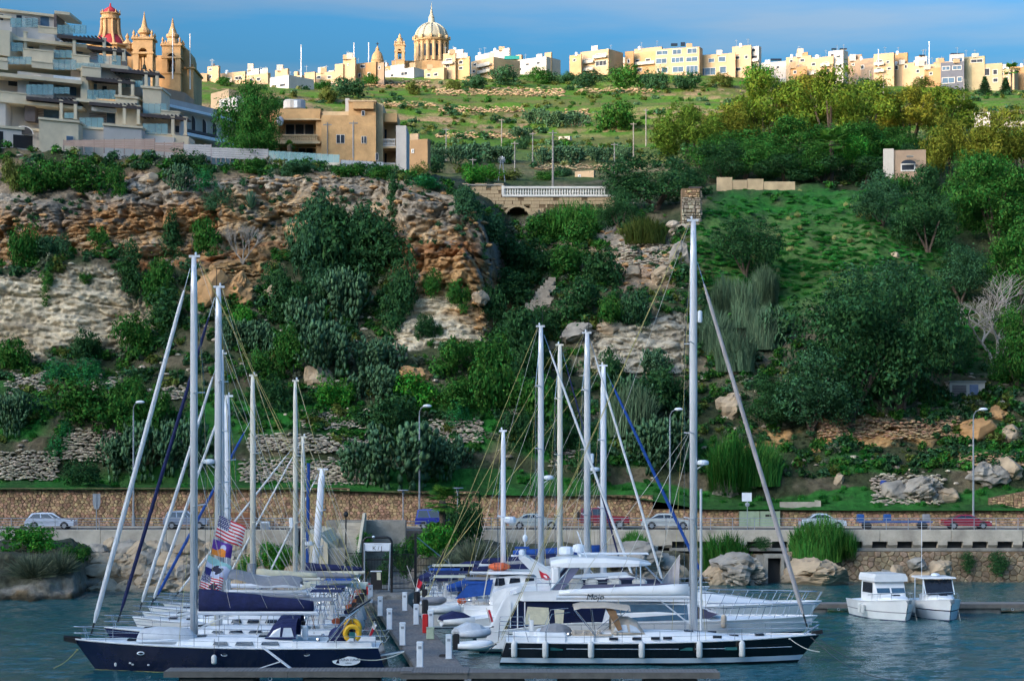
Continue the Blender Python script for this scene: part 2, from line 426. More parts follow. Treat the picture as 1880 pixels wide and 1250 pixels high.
# terraced fields on the far slope
qz = P0[:, 2] / 4.2 + (fbm(np.stack([P0[:, 0] * 0.01, P0[:, 1] * 0.004, P0[:, 2] * 0], -1), 3) - 0.5) * 4.0
fq = qz - np.floor(qz)
stair = np.where(fq < 0.72, fq * 0.22 / 0.72, 0.22 + (fq - 0.72) / 0.28 * 0.78)
tmask = far * (1 - sstep(15.5, 16.0, sg)) * sstep(0.44, 0.56, fbm(P0 * np.array([.014, .02, 0]) + 3, 3))
P1[:, 2] += tmask * (stair - fq) * 4.2 + far * (fbm(P0 * 0.09, 4) - 0.5) * 1.6
riser = tmask * sstep(0.70, 0.76, fq) * (1 - sstep(0.96, 1.0, fq))
G = P1.reshape(NC, NR, 3)

# ground colours: what the ground is made of at each place, plus shade tinted into the lower far slope
def lerp(a, b, t): return a + (np.asarray(b, float) - a) * t[:, None]
N = len(P0)
c = np.tile(np.array([0.050, 0.062, 0.030]), (N, 1))
a1 = fbm(P0 * 0.35 + 5, 4); a2 = fbm(P0 * 0.08 + 11, 3); a3 = fbm(P0 * 1.3 + 21, 3)
c = lerp(c, (0.13, 0.11, 0.07), sstep(0.5, 0.68, a1))
grass = np.zeros(N)
grass += (1 - sstep(2.0, 2.2, sg)) * 0.9 + sstep(3.0, 3.1, sg) * (1 - sstep(3.7, 4.0, sg)) * sstep(0.42, 0.5, a2)
knoll = np.interp(pxg, [1270, 1330, 1720, 1790], [0, 1, 1, .3]) * sstep(6.2, 6.9, sg) * (1 - sstep(9.0, 9.4, sg))
grass = np.clip(np.maximum(grass, knoll), 0, 1) * (1 - cliff)
c = lerp(c, (0.024, 0.150, 0.022), grass * (0.55 + 0.45 * sstep(0.35, 0.6, a1)))
c = lerp(c, (0.06, 0.13, 0.03), knoll * sstep(0.55, 0.66, a1) * 0.4)
c = lerp(c, (0.56, 0.48, 0.34), np.clip(low, 0, 1))
c = lerp(c, (0.40, 0.31, 0.19), np.clip(low, 0, 1) * sstep(0.5, 0.66, a2) * 0.7)
oran = np.clip(high * 1.3, 0, 1)
c = lerp(c, (0.34, 0.19, 0.085), oran)
c = lerp(c, (0.52, 0.38, 0.22), oran * sstep(0.5, 0.62, a2) * 0.75)
c = lerp(c, (0.24, 0.10, 0.04), oran * sstep(0.55, 0.75, bid) * 0.7)
c = lerp(c, (0.46, 0.33, 0.19), oran * (1 - sstep(0.15, 0.35, bid)) * 0.7)
c = lerp(c, (0.27, 0.25, 0.21), oran * np.maximum(sstep(7.55, 8.0, sg), sstep(0.55, 0.68, a3)) * 0.8)
c = lerp(c, (0.45, 0.27, 0.12), np.clip(mid, 0, 1) * 0.9)
c = lerp(c, (0.50, 0.30, 0.13), bank * sstep(0.38, 0.5, a1))
grey = np.interp(pxg, [1030, 1070, 1240, 1270], [0, 1, 1, 0]) * (low + high)
c = lerp(c, (0.42, 0.38, 0.31), np.clip(grey, 0, 1) * 0.7)
c = lerp(c, (0.13, 0.12, 0.10), cliff * sstep(0.58, 0.70, a3) * 0.5)
c = c * (1 + cliff * (tint - .5) * .45)[:, None]
fld = lerp(np.tile(np.array([0.080, 0.180, 0.020]), (N, 1)), (0.13, 0.15, 0.040), sstep(0.45, 0.62, a2))
fld = lerp(fld, (0.12, 0.105, 0.05), sstep(0.58, 0.70, a1) * 0.6)
fld = lerp(fld, (0.30, 0.215, 0.12), riser * sstep(0.42, 0.56, a1))
low_far_shade = far * (1 - sstep(11.0, 11.8, sg))  # lower far fields dulled in colour to stand for shade
fld = lerp(fld, (0.13, 0.115, 0.065), low_far_shade * 0.7)
c = c * (1 - far[:, None]) + fld * far[:, None]

M_GROUND = bpy.data.materials.new('hillside_ground'); M_GROUND.use_nodes = True
t = M_GROUND.node_tree; b = t.nodes['Principled BSDF']; b.inputs['Roughness'].default_value = 0.9; b.inputs['Specular IOR Level'].default_value = 0.1
at = t.nodes.new('ShaderNodeAttribute'); at.attribute_name = 'ground'
geo = t.nodes.new('ShaderNodeNewGeometry')
na = t.nodes.new('ShaderNodeTexNoise'); na.inputs['Scale'].default_value = 1.7; na.inputs['Detail'].default_value = 8; na.inputs['Roughness'].default_value = 0.7
mrn = t.nodes.new('ShaderNodeMapRange'); mrn.inputs[1].default_value = .3; mrn.inputs[2].default_value = .7; mrn.inputs[3].default_value = .5; mrn.inputs[4].default_value = 1.45
ml = t.nodes.new('ShaderNodeMix'); ml.data_type = 'RGBA'; ml.blend_type = 'MULTIPLY'; ml.inputs[0].default_value = 1
bp = t.nodes.new('ShaderNodeBump'); bp.inputs['Strength'].default_value = 0.9; bp.inputs['Distance'].default_value = 0.35
t.links.new(geo.outputs['Position'], na.inputs['Vector']); t.links.new(na.outputs[0], mrn.inputs[0])
t.links.new(at.outputs['Color'],ml.inputs[6]); t.links.new(mrn.outputs[0],ml.inputs[7]); t.links.new(ml.outputs[2],b.inputs['Base Color'])
t.links.new(na.outputs[0], bp.inputs['Height']); t.links.new(bp.outputs[0], b.inputs['Normal'])
ii = (np.arange(NC - 1)[:, None] * NR + np.arange(NR - 1)[None, :]).ravel()
faces = np.stack([ii, ii + NR, ii + NR + 1, ii + 1], -1)
hill_me = np_mesh('hillside', P1, faces, M_GROUND)
ca = hill_me.color_attributes.new('ground', 'FLOAT_COLOR', 'POINT')
ca.data.foreach_set('color', np.concatenate([np.clip(c, 0, 1), np.ones((N, 1))], 1).astype(np.float32).ravel())
tag(link('hillside', hill_me), 'terraced limestone hillside with cliffs above the road', 'hillside', kind='structure')
BVH = BVHTree.FromPolygons([tuple(p) for p in P1], [tuple(int(k) for k in f) for f in faces])
EYE = Vector((0, 0, CH))
def hit(px, py, far_=1400):
 """where the sight line through a photo pixel meets the hillside"""
 d = Vector(((px - CX) / F, 1.0, (HZ - py) / F))
 h = BVH.ray_cast(EYE, d.normalized(), far_)
 return (h[0], h[1]) if h[0] is not None else (None, None)
def drop(x, y):
 h = BVH.ray_cast(Vector((x, y, 400)), Vector((0, 0, -1)))
 return h[0].z if h[0] is not None else 0.0

# ------------------------------------------------------------------ the sunward headland,left and behind the viewer: unseen, its crest shaped to keep the low sun off the harbour
sx, sy = math.sin(SUN_AZ), math.cos(SUN_AZ)          # horizontal direction to the sun
def uv_pt(u, v): return (-sx * u + sy * v, -sy * u - sx * v)     # u away from the sun, v across
def shade_ridge_h(v):
 return float(np.interp(v,[-500,-300,-100,0,120,175,210,240,270,350,420,520,640],[0,120,165,168,168,166,166,174,178,184,180,120,0]))
mbh = MB()
nu_, nv_ = 24, 60
for j in range(nv_ + 1):
 v = -500 + 1140 * j / nv_
 for i in range(nu_ + 1):
  u = -410 + 220 * i / nu_
  x, y = uv_pt(u, v)
  k = math.sin(PI * min(1, max(0, i / nu_))) ** 0.6
  mbh.v.append((x, y, -2 + (shade_ridge_h(v) + 2) * k))
for j in range(nv_):
 for i in range(nu_):
  a = j * (nu_ + 1) + i
  mbh.f.append([a, a + 1, a + nu_ + 2, a + nu_ + 1]); mbh.mi.append(0)
M_SCRUBHILL = mat('scrub_hill', (0.07, 0.075, 0.04), rough=0.95, var=0.5, scale=0.05, col2=(0.22, 0.18, 0.12))
tag(mbh.build('headland', M_SCRUBHILL), 'unseen scrubby headland shaped to shade the harbour', 'headland', kind='structure')

# ------------------------------------------------------------------ water
M_WATER = bpy.data.materials.new('harbour_water'); M_WATER.use_nodes = True
t = M_WATER.node_tree; b = t.nodes['Principled BSDF']
b.inputs['Base Color'].default_value = (0.010,0.095,0.105,1); b.inputs['Roughness'].default_value = 0.06; b.inputs['IOR'].default_value = 1.33
geo = t.nodes.new('ShaderNodeNewGeometry')
mpw = t.nodes.new('ShaderNodeMapping'); mpw.inputs['Scale'].default_value = (1.0, 0.55, 1)
w1 = t.nodes.new('ShaderNodeTexNoise'); w1.inputs['Scale'].default_value = 3.2; w1.inputs['Detail'].default_value = 5; w1.inputs['Roughness'].default_value = 0.6
w2 = t.nodes.new('ShaderNodeTexNoise'); w2.inputs['Scale'].default_value = 0.09; w2.inputs['Detail'].default_value = 3
mrw = t.nodes.new('ShaderNodeMapRange'); mrw.inputs[1].default_value = .35; mrw.inputs[2].default_value = .65; mrw.inputs[3].default_value = .55; mrw.inputs[4].default_value = 1.0
bpw = t.nodes.new('ShaderNodeBump'); bpw.inputs['Distance'].default_value = 0.12
t.links.new(geo.outputs['Position'],mpw.inputs[0]); t.links.new(mpw.outputs[0],w1.inputs['Vector']); t.links.new(mpw.outputs[0],w2.inputs['Vector'])
t.links.new(w2.outputs[0], mrw.inputs[0]); t.links.new(mrw.outputs[0], bpw.inputs['Strength'])
t.links.new(w1.outputs[0], bpw.inputs['Height']); t.links.new(bpw.outputs[0], b.inputs['Normal'])
wx_ = np.arange(-62, 92, .42); wy_ = np.arange(96, 194, .36); WXg, WYg = np.meshgrid(wx_, wy_, indexing='ij')
wp = np.stack([WXg.ravel(), WYg.ravel(), np.zeros(WXg.size)], -1)
calm = .45 + .55 * sstep(.4, .6, fbm(wp * .035 + 5, 3))
wv = (1-np.abs(fbm(wp*np.array([.55,.75,1])+3,3,.6)*2-1))*.20+(fbm(wp*np.array([1.1,1.3,1])+60,2)-.5)*.12
rim_ = np.minimum.reduce([sstep(-62, -56, wp[:, 0]), 1 - sstep(86, 92, wp[:, 0]), sstep(96, 99, wp[:, 1])])
wp[:, 2] = (wv - .14) * calm * rim_
nyw = len(wy_); wi = (np.arange(len(wx_) - 1)[:, None] * nyw + np.arange(nyw - 1)[None, :]).ravel()
wme = np_mesh('water', wp, np.stack([wi, wi + nyw, wi + nyw + 1, wi + 1], -1), M_WATER, smooth=True)
tag(link('water', wme), 'dark teal rippled harbour water', 'water', kind='structure')
wm = MB()
for q in ((-900,-62,-700,198),(92,900,-700,198),(-62,92,-700,96),(-62,92,193.5,198)): wm.add([(q[0],q[2],0),(q[1],q[2],0),(q[1],q[3],0),(q[0],q[3],0)],[(0,1,2,3)])
tag(wm.build('open_water', M_WATER), 'calm water outside the moorings', 'water', kind='structure')

# ------------------------------------------------------------------ shore bank below the road
SHX = [-700, 60, 135, 160, 540, 556, 748, 790, 1050, 1235, 1262, 1300, 2600]
SH = {  # px: four stations (Y, z)
 -700: [(165,-1),(167,1.0),(171,3.2),(180,4.1)],60: [(165,-1),(167,1.0),(171,3.2),(180,4.1)],135: [(166,-1),(168,1.4),(172,3.6),(180,4.1)],
 160: [(176,-1),(178,0.2),(184,1.8),(190.5,3.2)], 540: [(176,-1),(178,0.2),(184,1.8),(190.5,3.2)],
 556: [(158,-1),(158.2,0.95),(172,1.0),(190.5,1.1)], 748: [(158,-1),(158.2,0.95),(172,1.0),(190.5,1.1)],
 790: [(164,-1),(167,1.1),(174,2.3),(190,3.7)], 1050: [(168,-1),(171,1.0),(178,2.2),(190,3.4)],
 1235: [(180,-1),(182,.6),(186,1.6),(190.3,2.6)],1262: [(189.2,-1),(189.6,.3),(190.1,1.2),(190.4,2.4)],1300: [(190.0,-1),(190.05,.3),(190.1,1.2),(190.15,2.45)],2600: [(190.0,-1),(190.05,.3),(190.1,1.2),(190.15,2.45)]}
bcols = np.concatenate([np.arange(-700, -40, 20.), np.arange(-40, 1320, 4.), np.arange(1320, 2601, 20.)])
bp_ = np.linspace(0, 3, 31); b0 = np.minimum(bp_.astype(int), 2); bf = bp_ - b0
BY = np.stack([np.interp(bcols, SHX, [SH[p][k][0] for p in SHX]) for k in range(4)], 1)
BZ = np.stack([np.interp(bcols, SHX, [SH[p][k][1] for p in SHX]) for k in range(4)], 1)
by = BY[:, b0] * (1 - bf) + BY[:, b0 + 1] * bf; bz = BZ[:, b0] * (1 - bf) + BZ[:, b0 + 1] * bf
bx = (bcols[:, None] - CX) * by / F
BP = np.stack([bx, by, bz], -1).reshape(-1, 3)
bpx = np.repeat(bcols, 31)
rockm = np.interp(bpx, [-700, 140, 165, 535, 552, 750, 785, 1250, 1275, 2600], [1, 1, .4, .4, 0, 0, .8, .8, .05, .05])
nn = fbm(BP * np.array([.5, .5, .9]), 5, .55) - .5
nn2 = fbm(BP * 1.4 + 31, 3) - .5
BP[:, 1] -= rockm * (nn * 3.0 + nn2 * .8); BP[:, 2] += rockm * nn * 1.2
sl = np.tile(bp_, len(bcols))
cb = np.tile(np.array([0.24, 0.17, 0.10]), (len(BP), 1))
m1 = fbm(BP * .4 + 3, 4)
cb = lerp(cb, (0.30, 0.27, 0.22), sstep(.45, .6, m1));
scr = rockm * sstep(1.1, 1.7, sl + (m1 - .5) * 2)
cb = lerp(cb, (0.085, 0.088, 0.06), scr)
quay = np.interp(bpx, [540, 556, 748, 770], [0, 1, 1, 0])
cb = lerp(cb, (0.26, 0.25, 0.23), quay)
wet = 1 - sstep(0.25, 0.7, BP[:, 2] + (m1 - .5) * .5)
cb = lerp(cb, (0.030, 0.028, 0.018), wet * (1 - quay) * .9)      # weed and damp along the waterline
jj = (np.arange(len(bcols) - 1)[:, None] * 31 + np.arange(30)[None, :]).ravel()
bank_f = np.stack([jj, jj + 31, jj + 32, jj + 1], -1)
bank_me = np_mesh('shore_bank', BP, bank_f, M_GROUND)
ca = bank_me.color_attributes.new('ground', 'FLOAT_COLOR', 'POINT')
ca.data.foreach_set('color', np.concatenate([np.clip(cb, 0, 1), np.ones((len(BP), 1))], 1).astype(np.float32).ravel())
tag(link('shore_bank', bank_me), 'rocky shore bank below the coast road', 'shore', kind='structure')
BBVH = BVHTree.FromPolygons([tuple(p) for p in BP], [tuple(int(k) for k in f) for f in bank_f])
def bhit(px, py):
 d = Vector(((px - CX) / F, 1.0, (HZ - py) / F))
 h = BBVH.ray_cast(EYE, d.normalized(), 400)
 return (h[0], h[1]) if h[0] is not None else (None, None)

# ------------------------------------------------------------------ road
RZ = 4.4
M_ASPH = mat('asphalt', (0.055, 0.056, 0.058), rough=0.9, var=0.3, scale=1.2, bump=0.3, bscale=14)
M_CONC = mat('pale_concrete', (0.42, 0.38, 0.31), rough=0.85, var=0.36, scale=0.45, bump=0.3, bscale=9, col2=None)
M_CONCD = mat('weathered_concrete', (0.25, 0.24, 0.21), rough=0.9, var=0.35, scale=0.9, bump=0.4, bscale=8)
M_PAINT = mat('road_paint', (0.75, 0.75, 0.72), rough=0.7, var=0.15, scale=3)
XL, XR = WX(-700, 192), WX(2600, 192)
m = MB().box(XL, XR, 191.5, 202.5, -1.0, RZ)
tag(m.build('road', M_ASPH), 'grey asphalt coast road behind the guard rail', 'road', kind='structure')
m = MB()
x = XL
while x < XR: m.box(x, x + 3, 195.75, 195.87, RZ + 0.004, RZ + 0.006); x += 7.5
tag(m.build('road_marking', M_PAINT), 'white centre dashes painted along the coast road', 'marking', kind='structure')
m = MB().box(XL, XR, 199.0, 200.6, RZ - 0.3, RZ + 0.13)
tag(m.build('pavement',M_CONC),'raised concrete pavement along the foot of the rubble wall','pavement',kind='structure')
def edge_beam(px0, px1, label, zb=3.12):
 t_ = thing('road_edge_beam', label, 'retaining beam', (0, 191.0, 0))
 x0, x1 = WX(px0, 191), WX(px1, 191); n = max(1, round((x1 - x0) / 6.0)); w = (x1 - x0) / n
 for i in range(n):
  MB().bbox(x0 + i * w + .015, x0 + (i + 1) * w - .015, -.32, .49, zb, RZ + .12, .03).build('concrete_panel', M_CONC, t_)
 return t_
edge_beam(-660, 548, 'long pale concrete road edge above the boulders, left of the stairs')
edge_beam(860, 1222, 'pale concrete road edge above the rocky bank behind the masts')
rb = edge_beam(1222, 2400, 'pale concrete road edge carried on corbels above the old sea wall', 3.5)
for px in np.arange(1225, 2300, 46):
 x = WX(px, 190.6)
 MB().prismx([(-.34,3.49),(-.34,3.2),(-.1,2.93),(.4,2.93),(.4,3.49)],x-.42,x+.42).build('corbel',M_CONC,rb)
MB().box(WX(1230, 190.4), WX(2400, 190.4), -.30, .35, 2.66, 2.92).build('lower_beam', M_CONCD, rb)

def guard_rail(px0, px1, label, Y=191.1, z=None, step=1.9):
 z = RZ + .12 if z is None else z
 x0, x1 = WX(px0, Y), WX(px1, Y)
 t_ = thing('guard_rail', label, 'railing', (x0, Y, z))
 n = max(1, round((x1 - x0) / step)); w = (x1 - x0) / n
 p = MB().box(-.03, .03, -.03, .03, 0, 1.0)
 first = p.build('post', M_GALV, t_)
 for i in range(1, n + 1):
  o = first.copy(); COL.objects.link(o); o.parent = t_; o.location = (i * w, 0, 0)
 for h in (.28, .52, .76, 1.0):
  MB().tube([(0, -.035, h), (x1 - x0, -.035, h)], .022 if h < 1 else .032, 6).build('rail', M_GALV, t_)
guard_rail(-60, 545, 'galvanised road railing above the boulders at left')
guard_rail(862, 1222, 'galvanised road railing behind the cluster of five masts')
guard_rail(1224, 1990, 'galvanised road railing on the bridge-like edge at right')
guard_rail(636, 782, 'galvanised railing round the stair landing above the jetty gate', Y=189.0, z=4.3, step=1.7)

def field_stones(mb, x0, x1, z0, z1, y, sx_=.36, sz_=.26, d=.10):
 """irregular rubble: a stone for every cell of a jittered pattern, each with chamfered edges"""
 nx, nz_ = max(1, round((x1 - x0) / sx_)), max(1, round((z1 - z0) / sz_)); dx, dz = (x1 - x0) / nx, (z1 - z0) / nz_
 sd = {(i,k): (x0+(i+.5+(k % 2)*.5+random.uniform(-.38,.38))*dx,z0+(k+.5+random.uniform(-.36,.36))*dz) for i in range(-2,nx+2) for k in range(-2,nz_+2)}
 for i in range(nx):
  for k in range(nz_):
   cx,cz = sd[(i,k)]; pg = [(cx-dx*1.6,cz-dz*1.6),(cx+dx*1.6,cz-dz*1.6),(cx+dx*1.6,cz+dz*1.6),(cx-dx*1.6,cz+dz*1.6)]
   for a_ in (-2, -1, 0, 1, 2):
    for b_ in (-1, 0, 1):
     if (a_, b_) == (0, 0): continue
     qx, qz = sd.get((i + a_, k + b_), (None, None))
     if qx is None: continue
     mx_, mz_, nx_, nz2 = (cx + qx) / 2, (cz + qz) / 2, qx - cx, qz - cz; new = []
     dist = [(p[0] - mx_) * nx_ + (p[1] - mz_) * nz2 for p in pg]
     for t in range(len(pg)):
      u = (t + 1) % len(pg)
      if dist[t] <= 0: new.append(pg[t])
      if (dist[t] < 0) != (dist[u] < 0) and dist[t] != dist[u]:
       f_ = dist[t]/(dist[t]-dist[u]); new.append((pg[t][0]+(pg[u][0]-pg[t][0])*f_,pg[t][1]+(pg[u][1]-pg[t][1])*f_))
     pg = new
     if len(pg) < 3: break
   if len(pg) < 3: continue
   pg = [(min(max(p[0], x0), x1), min(max(p[1], z0), z1)) for p in pg]; dd = d * random.uniform(.4, 1.3)
   ins = lambda t, yy: [(cx + (p[0] - cx) * t, yy, cz + (p[1] - cz) * t) for p in pg]
   n = len(pg); r0, r1 = ins(.93, y), ins(.72, y - dd); tl = random.uniform(-.05, .05)
   r1 = [(p[0], p[1] + (p[0] - cx) * tl * 2, p[2]) for p in r1]
   mb.add(r0 + r1, [tuple(range(n, 2 * n))] + [(t, (t + 1) % n, n + (t + 1) % n, n + t) for t in range(n)])
 return mb
# old sea wall at right, under the beam: coursed rough masonry
def rubble(mb, x0, x1, z0, z1, y, w=0.34, h=0.26, d=0.10, jit=0.4, face=None):
 """rough stones laid over a face: every stone a small lump with chamfered edges"""
 z = z0
 while z < z1 - 0.04:
  hh = h * random.uniform(1 - jit, 1 + jit); hh = min(hh, z1 - z)
  x = x0 - random.uniform(0, w)
  while x < x1:
   ww = w * random.uniform(1 - jit, 1 + jit * 1.4)
   a, b_ = max(x, x0), min(x + ww, x1)
   if b_ - a > .06:
    g = .022
    j = lambda k: random.uniform(-k, k)
    dd = d * random.uniform(.5, 1.3)
    za, zb = z + g + j(.03), z + hh - g + j(.03)
    i = min(.07, (b_ - a) * .2, hh * .22)
    back = [(a + g, y, za), (b_ - g, y, za + j(.03)), (b_ - g + j(.02), y, zb), (a + g + j(.02), y, zb + j(.03))]
    fr_ = [(a+g+i,y-dd+j(.02),za+i),(b_-g-i,y-dd+j(.02),za+i+j(.02)),(b_-g-i+j(.03),y-dd*random.uniform(.6,1),zb-i),(a+g+i+j(.03),y-dd*random.uniform(.6,1),zb-i)]
    mb.add(back + fr_, [(4, 5, 6, 7), (0, 1, 5, 4), (1, 2, 6, 5), (2, 3, 7, 6), (3, 0, 4, 7)])
   x += ww
  z += hh
 return mb
M_RUBO = mat('orange_rubble', (0.42, 0.275, 0.155), rough=0.9, var=0.3, scale=1.4, island=0.42, bump=0.5, bscale=7)
M_RUBG = mat('grey_rubble', (0.36, 0.31, 0.23), rough=0.9, var=0.3, scale=1.4, island=0.42, bump=0.5, bscale=7)
M_MORT = mat('mortar', (0.17, 0.115, 0.065), rough=0.95, var=0.3, scale=2, bump=0.4)
M_SEAW = mat('sea_wall_stone', (0.25, 0.19, 0.125), rough=0.92, var=0.45, scale=0.6, island=0.3, bump=0.6, bscale=5)
t_ = thing('sea_wall', 'old brown stone sea wall under the road edge at right', 'wall', (0, 190.0, 0))
MB().box(WX(1440, 190), WX(2400, 190), -.02, .2, -1, 2.65).build('wall_core', M_MORT, t_)
tag(field_stones(MB(),WX(1440,190),WX(1970,190),-.3,2.65,-.02,.6,.42,.12).build('stones',M_SEAW,t_),kind='stuff')

def road_wall(px0, px1, pytop, label):
 Y = 200.6
 x0, x1 = WX(px0, Y), WX(px1, Y); zt = WZ(pytop, Y)
 t_ = thing('rubble_retaining_wall', label, 'wall', (0, Y, 0))
 MB().box(x0, x1, 0, .5, RZ - .2, zt).build('wall_core', M_MORT, t_)
 tag(field_stones(MB(),max(x0,WX(-90,Y)),min(x1,WX(1970,Y)),RZ+.1,zt,0).build('stones',M_RUBO,t_),kind='stuff')
 MB().box(x0, x1, -.10, .56, zt + .002, zt + .07).build('coping', M_MORT, t_)
road_wall(-660, 642, 897, 'orange rubble retaining wall behind the road, left stretch')
road_wall(642.5, 880, 903, 'orange rubble retaining wall behind the road above the jetty gate')
road_wall(880.5, 1198, 910, 'orange rubble retaining wall behind the road at the cluster of masts')
road_wall(1198.5, 1356, 936, 'low orange rubble wall behind the road left of the green gate')
road_wall(1356.5, 1431.5, 940, 'short rubble wall behind the pale green gate')
road_wall(1432, 2400, 938, 'low orange rubble wall behind the road at far right')

# ------------------------------------------------------------------ foliage meshes (unit wide,unit tall,standing on z = 0)
def leaves(C, Nrm, size, rng, aspect=0.5, bend=True):
 n = len(C)
 r = rng.normal(size=(n, 3)); t = np.cross(Nrm, r); t /= np.linalg.norm(t, axis=1, keepdims=True) + 1e-9
 b = np.cross(Nrm, t); s = size * rng.uniform(0.6, 1.35, (n, 1))
 v = np.stack([C - t * s, C + b * s * aspect, C + t * s, C - b * s * aspect], 1)
 if bend: v[:, 0] -= Nrm * s * 0.3; v[:, 2] -= Nrm * s * 0.3
 f = np.arange(n * 4).reshape(n, 4)
 return v.reshape(-1, 3), f
def blob_leaves(blobs, n, size, rng, clusters=26, spread=0.24, aspect=0.5, shell=0.25, droop=0.0):
 """leaf clumps over and inside a set of ellipsoids (x, y, z, rx, ry, rz)"""
 blobs = np.array(blobs, float); wgt = blobs[:, 3] * blobs[:, 5]; wgt /= wgt.sum()
 bi = rng.choice(len(blobs), n, p=wgt)
 cd = rng.normal(size=(len(blobs), clusters, 3)); cd /= np.linalg.norm(cd, axis=2, keepdims=True)
 cr = 1 - shell * rng.random((len(blobs), clusters, 1)) ** 1.5
 cd = cd * cr
 ci = rng.integers(0, clusters, n)
 base = cd[bi, ci]
 off = rng.normal(size=(n, 3)) * spread * np.abs(rng.normal(size=(n, 1))) ** 0.5
 loc = base + off
 C = blobs[bi, :3] + loc * blobs[bi, 3:6]
 nr = base + off * 1.2 + rng.normal(size=(n, 3)) * 0.45; nr[:, 2] += 0.25 - droop
 nr /= np.linalg.norm(nr, axis=1, keepdims=True) + 1e-9
 return leaves(C, nr, size, rng, aspect)
def norm_unit(v, keep_base=True):
 lo, hi = np.percentile(v, 0.5, 0), np.percentile(v, 99.5, 0)
 w = max(hi[0] - lo[0], hi[1] - lo[1])
 v = v.copy(); v[:, :2] /= w; v[:, 2] = (v[:, 2] - (lo[2] if keep_base else 0)) / (hi[2] - (lo[2] if keep_base else 0))
 return v
LM = {
 'dark': leaf_mat('leaf_dark', (0.030, 0.105, 0.030)), 'teal': leaf_mat('leaf_teal', (0.046, 0.132, 0.055)),
 'mid': leaf_mat('leaf_mid', (0.048, 0.165, 0.026)), 'bright': leaf_mat('leaf_bright', (0.060, 0.260, 0.028)),
 'spurge': leaf_mat('leaf_spurge', (0.030, 0.205, 0.060)), 'olive': leaf_mat('leaf_olive', (0.125, 0.165, 0.036)),
 'acacia': leaf_mat('leaf_acacia',(0.150,0.245,0.028),var=0.5),'gold': leaf_mat('leaf_gold',(0.215,0.240,0.028),var=0.5),
 'grey': leaf_mat('dry_stems',(0.144,0.174,0.106),var=0.35),'straw': leaf_mat('straw',(0.325,0.341,0.120),var=0.3),
 'cactus': leaf_mat('cactus_pad',(0.094,0.202,0.094),var=0.4,rough=0.45),'reed': leaf_mat('reed_leaf',(0.060,0.205,0.034),var=0.45),
 'greyreed': leaf_mat('grey_reed',(0.119,0.194,0.108),var=0.4),'agave': leaf_mat('agave_leaf',(0.094,0.186,0.108),var=0.25),
 'grass': leaf_mat('grass_blade',(0.028,0.185,0.025),var=0.4),'palm': leaf_mat('palm_frond',(0.075,0.186,0.026),var=0.4),
}
M_BARK = mat('bark', (0.085, 0.065, 0.048), rough=0.9, var=0.4, scale=3, bump=0.5)
M_BARKG = mat('grey_bark', (0.27, 0.25, 0.22), rough=0.9, var=0.3, scale=3, bump=0.5)
def rb(rng, k, wx, z0, z1, rmin, rmax, flat=0.8):
 out = []
 for _ in range(k):
  a = rng.uniform(0, 2 * PI); d = wx * math.sqrt(rng.random())
  r = rng.uniform(rmin, rmax); z = z0 + (z1 - z0) * rng.random() * (1 - 0.45 * (d / wx) ** 2)
  out.append((math.cos(a) * d, math.sin(a) * d, z, r, r, r * flat))
 return out
VEG = {}
